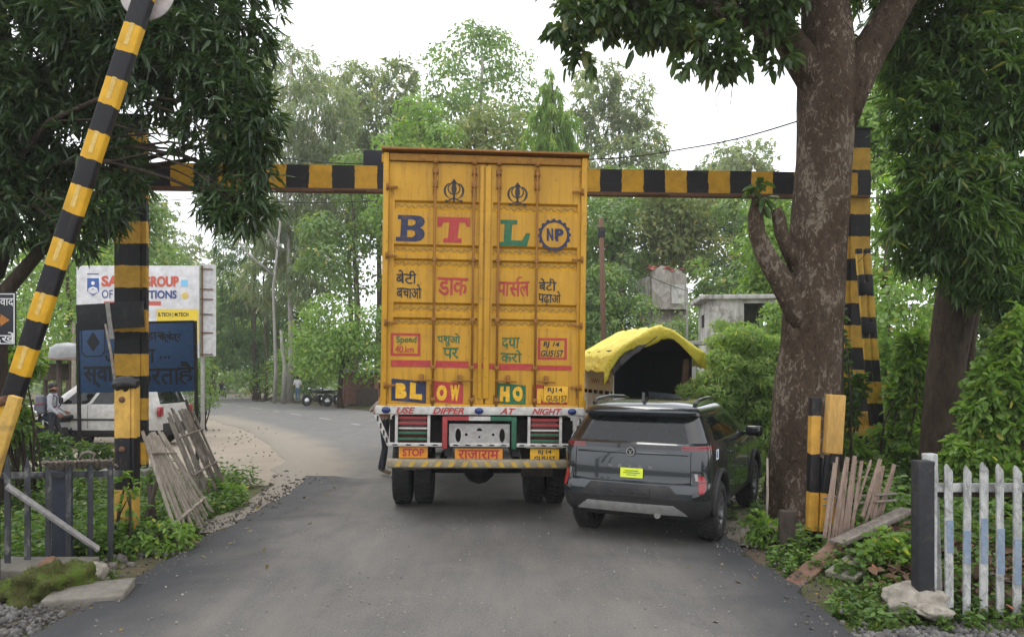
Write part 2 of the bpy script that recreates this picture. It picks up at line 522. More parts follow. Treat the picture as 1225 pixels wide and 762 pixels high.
def asphalt(name, lo, hi, edge, cx, half, dust=(0.2, 0.17, 0.14), dusty=0.35):
    m, n, l, p = nodes(name)
    v = coord(n, l)
    grit = noise_n(n, l, v, 55, 10, 0.85); patch = noise_n(n, l, v, 0.9, 6, 0.6, 0.5); mott = noise_n(n, l, coord(n, l, (1.6, 0.35, 1)), 2.2, 6, 0.65)
    c = mixc(n, l, ramp(n, l, grit, [(0.4, 0.0), (0.6, 1.0)]), lo, hi)
    c = mixc(n, l, ramp(n, l, mott, [(0.38, 0.0), (0.72, dusty)]), c, dust)
    c = mixc(n, l, ramp(n, l, patch, [(0.45, 0.0), (0.75, 0.35)]), c, [q * 0.6 for q in lo])
    if half:
        sx = n.new('ShaderNodeSeparateXYZ'); l.new(v, sx.inputs[0])
        a = n.new('ShaderNodeMath'); a.operation = 'SUBTRACT'; l.new(sx.outputs[0], a.inputs[0]); a.inputs[1].default_value = cx
        b = n.new('ShaderNodeMath'); b.operation = 'ABSOLUTE'; l.new(a.outputs[0], b.inputs[0])
        w = n.new('ShaderNodeMath'); w.operation = 'MULTIPLY_ADD'; l.new(patch, w.inputs[0]); w.inputs[1].default_value = 1.3; l.new(b.outputs[0], w.inputs[2])
        d = n.new('ShaderNodeMath'); d.operation = 'DIVIDE'; l.new(w.outputs[0], d.inputs[0]); d.inputs[1].default_value = half + 0.65
        c = mixc(n, l, ramp(n, l, d.outputs[0], [(0.66, 0.0), (0.93, 0.85)]), c, edge)
    chips = n.new('ShaderNodeTexVoronoi'); chips.inputs['Scale'].default_value = 7.0; l.new(coord(n, l, (1, 1, 0)), chips.inputs['Vector'])
    c = mixc(n, l, ramp(n, l, chips.outputs['Distance'], [(0.05, 0.75), (0.08, 0.0)]), c, (0.36, 0.34, 0.31))
    crk = n.new('ShaderNodeTexVoronoi'); crk.feature = 'DISTANCE_TO_EDGE'; crk.inputs['Scale'].default_value = 0.55
    wv = n.new('ShaderNodeMix'); wv.data_type = 'RGBA'; wv.inputs[0].default_value = 0.12; l.new(coord(n, l, (1, 1, 0)), wv.inputs[6])
    nt_ = n.new('ShaderNodeTexNoise'); nt_.inputs['Scale'].default_value = 2.5; nt_.inputs['Detail'].default_value = 8; l.new(v, nt_.inputs['Vector']); l.new(nt_.outputs['Color'], wv.inputs[7]); l.new(wv.outputs[2], crk.inputs['Vector'])
    gate = ramp(n, l, noise_n(n, l, v, 0.4, 3), [(0.5, 0.0), (0.6, 1.0)])
    cf = n.new('ShaderNodeMath'); cf.operation = 'MULTIPLY'; l.new(ramp(n, l, crk.outputs['Distance'], [(0.002, 0.25), (0.007, 0.0)]), cf.inputs[0]); l.new(gate, cf.inputs[1])
    c = mixc(n, l, cf.outputs[0], c, (0.03, 0.03, 0.03))
    l.new(c, p.inputs['Base Color']); p.inputs['Roughness'].default_value = 0.8; p.inputs['Specular IOR Level'].default_value = 0.3
    bump(n, l, p, grit, 0.9, 0.02)
    return m
M_NEW = asphalt('new_asphalt', (0.085, 0.083, 0.078), (0.185, 0.178, 0.168), (0.04, 0.042, 0.048), -0.5, 3.0, (0.25, 0.222, 0.19), 0.4)
M_OLD = asphalt_old = asphalt('old_asphalt', (0.095, 0.094, 0.092), (0.155, 0.153, 0.15), (0.1, 0.1, 0.1), 0, 0, (0.22, 0.2, 0.17), 0.35)
def dusty_edges(m):
    n, l = m.node_tree.nodes, m.node_tree.links; p = n['Principled BSDF']
    src = p.inputs['Base Color'].links[0].from_socket
    at_ = n.new('ShaderNodeAttribute'); at_.attribute_name = 'dust'
    v = coord(n, l); z = noise_n(n, l, v, 0.9, 7, 0.65, 0.6)
    a = n.new('ShaderNodeMath'); a.operation = 'ADD'; l.new(at_.outputs['Fac'], a.inputs[0]); l.new(z, a.inputs[1])
    c = mixc(n, l, ramp(n, l, a.outputs[0], [(0.62, 0.0), (1.0, 0.95)]), src, mixc(n, l, noise_n(n, l, v, 25, 6, 0.7), (0.17, 0.147, 0.117), (0.28, 0.25, 0.205)))
    l.new(c, p.inputs['Base Color'])
dusty_edges(M_OLD)

def sheet(name, label, mat, rows, thick=0.05):
    """rows of points across the way, one row after the other; edges fall by thick"""
    V, Q = [], []
    k = len(rows[0]) + 2
    for r in rows:
        V.append((r[0][0] - 0.03, r[0][1], r[0][2] - thick)); V.extend(r); V.append((r[-1][0] + 0.03, r[-1][1], r[-1][2] - thick))
    for j in range(len(rows) - 1):
        for i in range(k - 1): Q.append((j * k + i, j * k + i + 1, (j + 1) * k + i + 1, (j + 1) * k + i))
    return tag(np_mesh(name, V, Q, mat, smooth=False), label, kind='structure')

def edge_n(t, s, a=0.14): return a * noise.noise((t * 1.1, s, 0)) + a * 0.6 * noise.noise((t * 3.7, s + 5, 0))
rows = []
for j in range(0, 104):
    y = -6 + (REND + 6) * j / 103
    flare = max(0, (y - 11.6)) ** 2 * 0.22
    x0 = RL + edge_n(y, 1) - flare * 0.3; x1 = RR + edge_n(y, 2) + flare * 0.5
    rows.append([(x0 + (x1 - x0) * i / 12, y + ((0.6 * noise.noise((i * 0.7, 3, 0)) - 0.25 * math.sin(i * 0.5)) * max(0, (j - 98) / 5)), 0.0 + 0.008 * noise.noise((i * 0.5, y * 0.3, 0))) for i in range(13)])
sheet('road', 'dark new asphalt lane leading through the level crossing gate', M_NEW, rows, 0.12)

def path_rows(path, half, z, step=0.8, seed=0):
    P = [Vector((a, b)) for a, b in path]; out = []
    pts = []
    for i in range(len(P) - 1):
        p0, p1, p2, p3 = P[max(i - 1, 0)], P[i], P[i + 1], P[min(i + 2, len(P) - 1)]
        k = max(2, int((p2 - p1).length / step))
        for q in range(k):
            t = q / k
            pts.append(0.5 * ((2 * p1) + (p2 - p0) * t + (2 * p0 - 5 * p1 + 4 * p2 - p3) * t * t + (3 * p1 - p0 - 3 * p2 + p3) * t ** 3))
    pts.append(P[-1])
    for i, c in enumerate(pts):
        t = (pts[min(i + 1, len(pts) - 1)] - pts[max(i - 1, 0)]).normalized(); s = Vector((t.y, -t.x))
        row = []
        for q in range(-5, 6):
            w = q / 5 * half
            if abs(q) == 5: w += edge_n(i * 0.5, seed + q, 0.22)
            c2 = c + s * w
            row.append((c2.x, c2.y, slope(c2.y) + z))
        out.append(row)
    return out, pts
rows, main_pts = path_rows(MAIN, 3.9, -0.016, seed=11)
mr = sheet('main_road', 'pale worn asphalt road bending left past the dirt apron', M_OLD, rows, 0.05)
def dust_of(ob, near, far):
    k = 13; nv = len(ob.data.vertices); a = ob.data.attributes.new('dust', 'FLOAT', 'POINT')
    val = []
    for i, v in enumerate(ob.data.vertices):
        q = abs((i % k) - 6) / 5
        val.append(max(0, min(1, (q - 0.55) / 0.45)) * (0.85 if v.co.y < 32 else 0.2) + max(0, min(0.16, (far - v.co.y) / (far - near) * 0.16)))
    a.data.foreach_set('value', val)
dust_of(mr, 12, 26)
rows, side_pts = path_rows(SIDE, 3.2, -0.026, seed=21)
dust_of(sheet('side_road', 'pale worn asphalt road leading right past the pickup', M_OLD, rows, 0.05), 12, 22)

# centre line dashes on the main road
mb = MB()
acc = 0
for a, b in zip(main_pts, main_pts[1:]):
    acc += (b - a).length
    if a.y > 24 and (acc % 3.6) < 1.5:
        t = (b - a).normalized(); s = Vector((t.y, -t.x)) * 0.06
        z = lambda q: slope(q.y) - 0.016 + 0.005
        mb.add([(a.x - s.x, a.y - s.y, z(a)), (a.x + s.x, a.y + s.y, z(a)), (b.x + s.x, b.y + s.y, z(b)), (b.x - s.x, b.y - s.y, z(b))], [[0, 1, 2, 3]])
tag(mb.build('road_markings', surf('worn_paint', (0.3, 0.295, 0.28), 0.8, dirt=0.9, dirt_col=(0.24, 0.23, 0.22), scale=4)), 'worn white centre dashes on the pale road', kind='structure')

# sandy apron left of the gate
m, n, l, p = nodes('pale_dirt')
v = coord(n, l)
a = noise_n(n, l, v, 0.8, 7, 0.62, 0.7); b = noise_n(n, l, v, 30, 7, 0.75)
c = mixc(n, l, a, (0.185, 0.158, 0.122), (0.32, 0.283, 0.23)); c = mixc(n, l, ramp(n, l, b, [(0.35, 0.5), (0.65, 0.0)]), c, (0.2, 0.155, 0.11))
l.new(c, p.inputs['Base Color']); p.inputs['Roughness'].default_value = 0.95; bump(n, l, p, b, 0.6, 0.03)
M_DIRT = m
poly = [(-3.3, 12.2), (-4.6, 12.5), (-5.6, 13.4), (-7.6, 13.9), (-10, 14.6), (-14, 16.5), (-17, 20), (-17.5, 25), (-15, 29), (-12.0, 31.5), (-9, 28), (-5, 22), (-2.5, 17), (0.5, 13)]
V, Q = [], []
cx, cy = -7.5, 19.5
N = 120
for k in range(N):
    t = k / N * len(poly); i = int(t); f = t - i
    x = poly[i][0] * (1 - f) + poly[(i + 1) % len(poly)][0] * f; y = poly[i][1] * (1 - f) + poly[(i + 1) % len(poly)][1] * f
    for r in range(9):
        q = r / 8; e = 1 + 0.05 * noise.noise((k * 0.4, 0, 0)) * q
        xx, yy = cx + (x - cx) * q * e, cy + (y - cy) * q * e
        V.append((xx, yy, slope(yy) - 0.04 + (0.012 * noise.noise((xx, yy, 0)) if r < 8 else -0.05)))
for k in range(N):
    for r in range(8): Q.append((k * 9 + r, k * 9 + r + 1, ((k + 1) % N) * 9 + r + 1, ((k + 1) % N) * 9 + r))
tag(np_mesh('dirt_path', V, Q, M_DIRT, smooth=True), 'pale sandy dirt apron between the new lane and the main road', kind='structure')

# ------------------------------------------------------------------ gravel, grass and weeds
def gz(x, y): return ground_z(x, y)

def gravel(name, label, mat, region, count, rmin, rmax, seed, zf=None):
    rng = np.random.default_rng(seed)
    bm = bmesh.new(); bmesh.ops.create_icosphere(bm, subdivisions=1, radius=1)
    bv = np.array([q.co[:] for q in bm.verts]); bf = np.array([[q.index for q in f.verts] for f in bm.faces]); bm.free()
    V, Q = [], []
    k = 0
    while k < count:
        x = rng.uniform(region[0], region[1]); y = rng.uniform(region[2], region[3])
        if not region[4](x, y): continue
        r = rng.uniform(rmin, rmax)
        s = bv * (rng.uniform(0.55, 1.25, (1, 3)) * r) * rng.uniform(0.75, 1.2, (len(bv), 1))
        e = Euler(rng.uniform(0, 6.28, 3)).to_matrix(); s = s @ np.array(e)
        V.append(s + np.array([x, y, (gz(x, y) if zf is None else zf) + r * 0.35])); Q.append(bf + k * len(bv)); k += 1
    return tag(np_mesh(name, np.concatenate(V), np.concatenate(Q), mat), label, None, kind='stuff')
def rock_mat(name, lo, hi):
    m, n, l, p = nodes(name); v = coord(n, l)
    g = n.new('ShaderNodeNewGeometry')
    c = mixc(n, l, g.outputs['Random Per Island'], lo, hi)
    c = mixc(n, l, ramp(n, l, noise_n(n, l, v, 6, 8, 0.7), [(0.4, 0.0), (0.7, 0.5)]), c, [q * 0.5 for q in lo])
    l.new(c, p.inputs['Base Color']); p.inputs['Roughness'].default_value = 0.9; bump(n, l, p, noise_n(n, l, v, 30, 6), 0.4, 0.02)
    return m
M_BALLAST = rock_mat('ballast_stone', (0.06, 0.058, 0.055), (0.17, 0.162, 0.155))
gravel('gravel', 'grey ballast stones heaped at the lower left beside the slab', M_BALLAST, (-6.0, -3.2, 4.0, 6.35, lambda x, y: x < -3.55 - (y - 4.6) * 0.06 and y < 6.3 + 0.15 * math.sin(x * 5)), 2600, 0.014, 0.042, 3)
gravel('gravel', 'grey ballast stones under the white picket fence', M_BALLAST, (2.4, 5.4, 4.2, 6.15, lambda x, y: x > 2.55 + 0.1 * math.sin(y * 9) and y < 5.75 + 0.12 * math.sin(x * 4)), 4200, 0.010, 0.034, 5)
gravel('rubble', 'loose stones and broken asphalt along the left road edge', rock_mat('rubble_stone', (0.05, 0.047, 0.045), (0.16, 0.14, 0.12)), (-5.2, -3.4, 6.6, 14.2, lambda x, y: abs(x - (RL - 0.28 - 0.25 * math.sin(y))) < 0.2 + 0.2 * (y > 9.5)), 230, 0.015, 0.07, 7)

M_PEB = rock_mat('pale_pebble', (0.14, 0.13, 0.12), (0.36, 0.33, 0.29))
gravel('pebbles', 'scattered small pebbles on the new asphalt', M_PEB, (-3.3, 2.4, 3.6, 13.0, lambda x, y: noise.noise((x * 0.7, y * 0.7, 40)) > -0.05 or abs(x + 0.5) > 2.2), 520, 0.004, 0.012, 23, 0.004)
M_GRIT = rock_mat('dark_grit', (0.05, 0.046, 0.042), (0.13, 0.118, 0.105))
gravel('pebbles', 'loose grit gathered along the right asphalt edge', M_GRIT, (2.0, 2.9, 3.8, 12.0, lambda x, y: abs(x - 2.55 - 0.1 * math.sin(y * 2)) < 0.24), 600, 0.005, 0.02, 24, -0.005)
gravel('pebbles', 'loose grit gathered along the left asphalt edge', M_GRIT, (-4.0, -3.2, 4.6, 13.2, lambda x, y: abs(x + 3.6 - 0.1 * math.sin(y * 2)) < 0.22), 600, 0.005, 0.022, 25, -0.005)
gravel('pebbles', 'stones strewn over the sandy apron', rock_mat('sandy_stone', (0.12, 0.10, 0.08), (0.26, 0.23, 0.19)), (-12, -3.6, 12.6, 25.0, lambda x, y: seg_d(x, y, MAIN) > 3.0 and math.hypot((x + 8.5) / 1.15, (y - 21) / 1.05) < 9.0), 260, 0.01, 0.035, 26, -0.045)
rng = np.random.default_rng(61)
Pf = np.stack([rng.uniform(-3.6, 2.7, 260), rng.uniform(4.2, 13, 260), np.full(260, 0.006)], 1)
Pf = Pf[(np.abs(Pf[:, 0] + 0.45) > rng.uniform(1.6, 3.2, len(Pf)))]
Vf, Qf = leaves(Pf, rng.normal(0, 1, Pf.shape) * np.array([1, 1, 0.12]), 0.075, 0.034, rng, 0.12, 0.0, 'round')
tag(np_mesh('leaves', Vf, Qf, leaf_mat('fallen_leaf', (0.1, 0.07, 0.03), (0.26, 0.2, 0.07), 0.1, 0.8, 3)), 'fallen yellow brown leaves on both margins of the lane', None, kind='stuff')

M_WEED = leaf_mat('weed_leaf', (0.045, 0.10, 0.016), (0.15, 0.26, 0.05), 0.4, 0.5, 2.0)
M_BLADE = leaf_mat('grass_blade', (0.05, 0.11, 0.015), (0.17, 0.26, 0.05), 0.4, 0.6, 1.5)
M_DRY = leaf_mat('dry_leaf', (0.045, 0.025, 0.014), (0.17, 0.1, 0.055), 0.05, 0.8, 3.0)

def scatter(region, count, seed):
    rng = np.random.default_rng(seed); out = []
    while len(out) < count:
        x = rng.uniform(region[0], region[1]); y = rng.uniform(region[2], region[3])
        if region[4](x, y): out.append((x, y, gz(x, y)))
    return np.array(out), rng

def grass(name, label, mat, region, count, L, W, seed, tuft=7):
    P, rng = scatter(region, count, seed)
    P = np.repeat(P, tuft, 0) + rng.normal(0, 0.025, (count * tuft, 3)) * np.array([1, 1, 0])
    D = nrm(rng.normal(0, 0.5, P.shape) + np.array([0, 0, 1.0]))
    V, Q = leaves(P, D, L, W, rng, 0.1, 0.3)
    return tag(np_mesh(name, V, Q, mat), label, None, kind='stuff')

def weeds(name, label, mat, region, count, h, L, W, seed, nleaf=26, lum=0.5):
    P, rng = scatter(region, count, seed)
    hh = h * rng.uniform(0.4, 1.15, count)
    base = np.repeat(P, nleaf, 0); H = np.repeat(hh, nleaf)
    t = rng.uniform(0.05, 1, len(base)); ang = rng.uniform(0, 6.283, len(base))
    out = np.stack([np.cos(ang), np.sin(ang), rng.uniform(-0.1, 0.7, len(base))], 1)
    Pp = base + np.stack([np.cos(ang) * 0.25 * H * (1.1 - t) * lum * 2, np.sin(ang) * 0.25 * H * (1.1 - t) * lum * 2, t * H], 1) * rng.uniform(0.6, 1.1, (len(base), 1))
    V, Q = leaves(Pp, out, L, W, rng, 0.2, 0.25, 'round')
    return tag(np_mesh(name, V, Q, mat), label, None, kind='stuff')

left_v = lambda x, y: x < RL - 0.28 - max(0, y - 10.2) * 0.55 + 0.2 * math.sin(y * 3.1)
right_v = lambda x, y: x > RR + 0.22 + 0.12 * math.sin(y * 4) 
grass('grass', 'short green grass on the left verge by the iron fence', M_BLADE, (-8.5, -3.6, 6.4, 13.0, lambda x, y: left_v(x, y) and noise.noise((x * 1.2, y * 1.2, 7)) > -0.15), 3600, 0.11, 0.011, 11)
grass('grass', 'short green grass on the right verge by the leaning stakes', M_BLADE, (2.6, 6.5, 5.6, 16.0, lambda x, y: right_v(x, y) and noise.noise((x * 1.1, y * 1.1, 9)) > -0.35), 6500, 0.10, 0.011, 12)
weeds('weeds', 'broad leaved weeds at the foot of the leaning lattice panel', M_WEED, (-5.3, -3.7, 7.6, 12.4, lambda x, y: left_v(x, y) and noise.noise((x * 1.3, y * 1.3, 2)) > -0.05), 300, 0.36, 0.075, 0.04, 13)
weeds('weeds', 'low weeds behind the dark iron fence', M_WEED, (-9.5, -4.4, 7.6, 13.0, lambda x, y: noise.noise((x * 0.9, y * 0.9, 5)) > -0.2), 900, 0.46, 0.08, 0.042, 14)
weeds('weeds', 'low weeds along the right road edge under the big tree', M_WEED, (2.7, 4.6, 6.2, 12.6, lambda x, y: right_v(x, y) and noise.noise((x * 1.5, y * 1.5, 12)) > 0.02), 260, 0.28, 0.08, 0.05, 15)
weeds('weeds', 'ground hugging weeds between the stub post and the boulder', M_WEED, (2.6, 5.2, 5.7, 8.0, lambda x, y: right_v(x, y) and noise.noise((x * 1.7, y * 1.7, 22)) > -0.12), 520, 0.16, 0.055, 0.034, 19, 16)
weeds('weeds', 'tall weeds growing behind the white picket fence', M_WEED, (4.2, 9.5, 7.2, 12.0, lambda x, y: noise.noise((x * 0.8, y * 0.8, 3)) > -0.25), 520, 0.6, 0.1, 0.06, 16)
grass('grass', 'bright grass behind the dark car under the feathery bush', M_BLADE, (3.4, 9.5, 11.5, 24, lambda x, y: seg_d(x, y, SIDE) > 3.3), 4200, 0.22, 0.016, 17)
P, rng = scatter((3.2, 6.6, 5.9, 8.6, lambda x, y: noise.noise((x * 1.3, y * 1.3, 31)) > -0.25), 2600, 18)
P = P + np.stack([np.zeros(len(P)), np.zeros(len(P)), rng.uniform(0, 0.16, len(P))], 1)
V, Q = leaves(P, rng.normal(0, 1, P.shape) * np.array([1, 1, 0.5]), 0.13, 0.06, rng, 0.35, 0.1, 'round')
tag(np_mesh('leaves', V, Q, M_DRY), 'brown dead leaves heaped behind the white picket fence', None, kind='stuff')
# ------------------------------------------------------------------ trees and bushes
def bark(name, lo, hi, patch=None, scale=5, pale=0.0):
    m, n, l, p = nodes(name); v = coord(n, l, (1, 1, 0.35))
    a = noise_n(n, l, v, scale * 2, 8, 0.7, 0.4)
    c = mixc(n, l, ramp(n, l, a, [(0.32, 0.0), (0.7, 1.0)]), lo, hi)
    if patch:
        b = noise_n(n, l, coord(n, l, (1, 1, 0.6)), scale * 1.3, 9, 0.72, 0.9)
        c = mixc(n, l, ramp(n, l, b, [(0.50, 0.0), (0.57, pale)]), c, patch)
    l.new(c, p.inputs['Base Color']); p.inputs['Roughness'].default_value = 0.92; p.inputs['Specular IOR Level'].default_value = 0.15
    bump(n, l, p, a, 0.9, 0.05)
    return m
M_BARK = bark('grey_brown_bark', (0.045, 0.035, 0.028), (0.14, 0.11, 0.085))
M_BARK_PALE = bark('pale_smooth_bark', (0.2, 0.19, 0.165), (0.42, 0.4, 0.36))
M_BARK_DARK = bark('dark_bark', (0.022, 0.017, 0.013), (0.07, 0.052, 0.038))
M_BARK_FLAKE = bark('flaking_bark', (0.05, 0.036, 0.027), (0.135, 0.1, 0.075), (0.27, 0.225, 0.18), 11, 0.75)
m, n, l, p = nodes('patchy_flaking_bark')
v1 = coord(n, l, (1, 1, 0.4)); v2 = coord(n, l, (1, 1, 0.55))
gr = noise_n(n, l, v1, 26, 9, 0.75, 0.4); co_ = noise_n(n, l, v2, 2.2, 6, 0.6, 0.5); fl = noise_n(n, l, v2, 15, 8, 0.72, 1.2)
bc = mixc(n, l, gr, (0.02, 0.0132, 0.009), (0.122, 0.083, 0.056))
bc = mixc(n, l, ramp(n, l, co_, [(0.45, 0.0), (0.68, 0.55)]), bc, mixc(n, l, gr, (0.072, 0.054, 0.041), (0.195, 0.152, 0.115)))
ad = n.new('ShaderNodeMath'); ad.operation = 'MULTIPLY_ADD'; l.new(co_, ad.inputs[0]); ad.inputs[1].default_value = 0.5; l.new(fl, ad.inputs[2])
bc = mixc(n, l, ramp(n, l, ad.outputs[0], [(0.79, 0.0), (0.86, 0.8)]), bc, (0.28, 0.23, 0.175))
bc = mixc(n, l, ramp(n, l, ad.outputs[0], [(0.58, 0.75), (0.66, 0.0)]), bc, (0.012, 0.007, 0.005))
l.new(bc, p.inputs['Base Color']); p.inputs['Roughness'].default_value = 0.95; p.inputs['Specular IOR Level'].default_value = 0.15
hh_ = n.new('ShaderNodeMath'); hh_.operation = 'ADD'; l.new(gr, hh_.inputs[0]); l.new(fl, hh_.inputs[1]); bump(n, l, p, hh_.outputs[0], 1.0, 0.05)
M_BARK_FLAKE = m
M_BARK_RED = bark('red_brown_bark', (0.026, 0.018, 0.013), (0.085, 0.062, 0.045))

LM = {
    'mango': leaf_mat('mango_leaf', (0.020, 0.046, 0.016), (0.07, 0.122, 0.04), 0.34, 0.36, 0.9),
    'mango_fresh': leaf_mat('fresh_mango_leaf', (0.036, 0.09, 0.02), (0.13, 0.22, 0.052), 0.42, 0.38, 0.9),
    'round': leaf_mat('round_leaf', (0.03, 0.062, 0.018), (0.09, 0.15, 0.04), 0.36, 0.35, 1.0),
    'bright': leaf_mat('bright_leaf', (0.12, 0.235, 0.035), (0.28, 0.42, 0.095), 0.48, 0.5, 0.8),
    'mid': leaf_mat('mid_leaf', (0.10, 0.19, 0.045), (0.24, 0.35, 0.11), 0.46, 0.5, 0.5),
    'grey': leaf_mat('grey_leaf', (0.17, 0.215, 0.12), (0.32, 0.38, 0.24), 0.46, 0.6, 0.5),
    'dark': leaf_mat('dark_leaf', (0.055, 0.12, 0.045), (0.14, 0.225, 0.085), 0.4, 0.5, 0.6),
    'olive': leaf_mat('olive_leaf', (0.13, 0.17, 0.05), (0.28, 0.33, 0.125), 0.46, 0.55, 0.6),
    'feather': leaf_mat('feathery_leaf', (0.17, 0.29, 0.07), (0.38, 0.52, 0.18), 0.5, 0.6, 0.9),
}

def cl(u, v, d, ru, rv, rd=None):
    k = d / F
    return (tuple(at(u, v, d)), (ru * k, (rd if rd is not None else ru * 0.8 * k), rv * k))

def grow(name, label, cat, base, stem, clumps, bark_m, leaf_m, ntwig, nleaf, L, W, seed, limb_r=0.4, nlimb=7, spread=0.35, droop=0.25, hang=0.3, shape='lance', whorl=True, shell=0.55, group=None, limb_from=0.55, bare=(), keep=None, boughs=0):
    """a tapered trunk with limbs to the leaf masses; stem = [(point, radius)...], world coordinates"""
    t = thing(name, label, cat, base, group=group)
    rng = np.random.default_rng(seed + 100)
    mb = MB()
    pts = [Vector(q[0]) for q in stem]; rad = [q[1] for q in stem]
    if rad[0] > 0.4:                            # a thick near trunk: buttressed, lumpy outline
        P2, R2 = [], []
        for i in range(len(pts) - 1):
            for k in range(4): P2.append(pts[i].lerp(pts[i + 1], k / 4)); R2.append(rad[i] + (rad[i + 1] - rad[i]) * k / 4)
        P2.append(pts[-1]); R2.append(rad[-1])
        mb.tube(P2, R2, 40)
        for i, q in enumerate(mb.v):
            c = P2[min(i // 40, len(P2) - 1)]; dv = q - c; w = 1 + 0.10 * noise.noise((q.x * 2.2, q.y * 2.2, q.z * 0.7)) + 0.05 * noise.noise((q.x * 6, q.y * 6, q.z * 2.5)) + 0.10 * max(0, 1 - (q.z - base[2]) / 0.7) * math.sin(math.atan2(dv.y, dv.x) * 5)
            q.x, q.y = c.x + dv.x * w, c.y + dv.y * w
    else: mb.tube(pts, rad, 14 if rad[0] > 0.25 else 8)
    for (c, r) in clumps[:nlimb]:
        c = Vector(c)
        lowest = pts[0].z + (pts[-1].z - pts[0].z) * limb_from
        i = min(range(len(pts)), key=lambda k: (pts[k] - c).length + (100 if pts[k].z < lowest else 0) + max(0, pts[k].z - c.z + 0.3) * 1.5)
        P = limb_pts(pts[i], c, rng)
        r0 = rad[i] * limb_r
        mb.tube(P, [r0 * (1 - 0.75 * k / (len(P) - 1)) for k in range(len(P))], 7)
        for q in range(3):
            e = c + Vector((rng.normal() * r[0], rng.normal() * r[1], rng.normal() * r[2])) * 0.6
            s = P[rng.integers(2, len(P))]
            mb.tube(limb_pts(s, e, rng, 0.1, 4), [r0 * 0.4, r0 * 0.3, r0 * 0.2, r0 * 0.08], 5)
    for (P, rr) in bare: mb.tube([Vector(q) for q in P], rr, 9)
    mb.build('trunk', bark_m, t, world=True)
    o = Vector(base)
    cc = [((c[0] - o.x, c[1] - o.y, c[2] - o.z), r) for c, r in clumps]
    kk = (lambda T: keep(T + np.array(base))) if keep else None
    if boughs: clump_crown('crown', cc, leaf_m, t, ntwig, nleaf, L, W, seed, boughs, droop, hang, 'round')
    else: crown('crown', cc, leaf_m, t, ntwig, nleaf, L, W, seed, spread, droop, hang, shell, shape, whorl, kk)
    return t

def px_tree(name, label, cat, u, d, top, r, cls, bark_m, leaf_m, ntwig, nleaf, L, W, seed, lean=0, dd=0.0, **kw):
    """a tree standing at photo column u, d metres away; leaf masses given in photo pixels"""
    rng = np.random.default_rng(seed)
    b = Vector(((u - CU) / F * d, d, ground_z((u - CU) / F * d, d) - 0.1))
    tp = at(u + lean, top, d)
    stem = [(b.lerp(tp, t) + Vector((0.25 * r * math.sin(t * 7 + seed) * 2, 0.2 * r * math.cos(t * 5), 0)), r * (1 - 0.72 * t) * (1.25 if t == 0 else 1)) for t in (0, 0.15, 0.3, 0.45, 0.6, 0.75, 0.9, 1.0)]
    cs = [cl(c[0], c[1], d + (c[4] if len(c) > 4 else rng.uniform(-1, 1) * dd), c[2], c[3]) for c in cls]
    return grow(name, label, cat, b, stem, cs, bark_m, leaf_m, ntwig, nleaf, L, W, seed, **kw)

# the big tree at the right road edge
D0 = 9.6; k0 = D0 / F
base = gp(960, D0)
stem = [(at(u, v, D0), r * k0 * 0.89) for u, v, r in [(962, 630, 58), (960, 600, 48), (960, 560, 44), (964, 470, 41), (970, 400, 39), (975, 350, 38), (980, 290, 36), (982, 240, 36), (984, 190, 36), (987, 140, 38), (990, 100, 40), (990, 60, 34), (988, 20, 31), (984, -40, 28), (980, -120, 22), (985, -220, 14)]]
bare = [([at(u, v, D0 - 0.05) for u, v in [(1000, 150), (1018, 105), (1040, 62), (1062, 25), (1085, -15), (1115, -80), (1150, -170)]], [q * k0 for q in (24, 23, 21, 20, 18, 15, 9)]),
        ([at(u, v, D0 - 0.1) for u, v in [(985, 110), (955, 65), (936, 35), (926, 0), (915, -60), (880, -110)]], [q * k0 for q in (22, 19, 16, 15, 12, 8)]),
        ([at(u, v, D0 - 0.15) for u, v in [(965, 400), (950, 365), (935, 335), (916, 305), (906, 280), (904, 258), (908, 238)]], [q * k0 for q in (14, 15, 14, 12, 10, 9, 8)]),
        ([at(u, v, D0 - 0.1) for u, v in [(960, 330), (945, 300), (935, 280), (932, 262), (928, 250)]], [q * k0 for q in (10, 10, 8, 8, 6)]),
        ([at(u, v, 8.9) for u, v in [(918, 40), (890, 25), (850, 5), (800, -12), (740, 0), (700, 20)]], [q * k0 for q in (9, 8, 7, 5, 3, 2)])]
cls = [cl(688, 22, 8.6, 34, 26), cl(697, 62, 8.6, 22, 20), cl(735, 12, 8.8, 50, 28), cl(790, 25, 8.9, 42, 30), cl(815, 50, 8.7, 26, 22), cl(853, 55, 8.7, 36, 34), cl(872, 72, 8.6, 24, 18), cl(905, 15, 9.0, 55, 38), cl(935, 60, 9.2, 26, 20), cl(845, -15, 9.2, 120, 32), cl(760, -25, 9.2, 100, 26), cl(975, -60, 9.6, 120, 45), cl(1090, -70, 9.8, 90, 55), cl(1000, -150, 9.6, 170, 60), cl(912, 232, 9.4, 16, 14)]
big_tree = grow('roadside_tree', 'tall tree with thick flaking bark trunk standing at the right edge of the lane', 'tree', base, stem, cls, M_BARK_FLAKE, LM['round'], 2300, 7, 0.15, 0.075, 21, nlimb=0, spread=0.2, droop=0.35, hang=0.5, shape='round', shell=0.3, bare=bare)
mb = MB()
for P in ([(868, 80), (872, 95), (862, 108), (856, 120), (860, 140)], [(870, 92), (876, 104), (874, 125)]):
    mb.tube([at(u, v, 8.6) for u, v in P], [0.006, 0.006, 0.005, 0.004, 0.003][:len(P)], 5)
mb.build('dead_twig', M_BARK_DARK, big_tree, world=True)

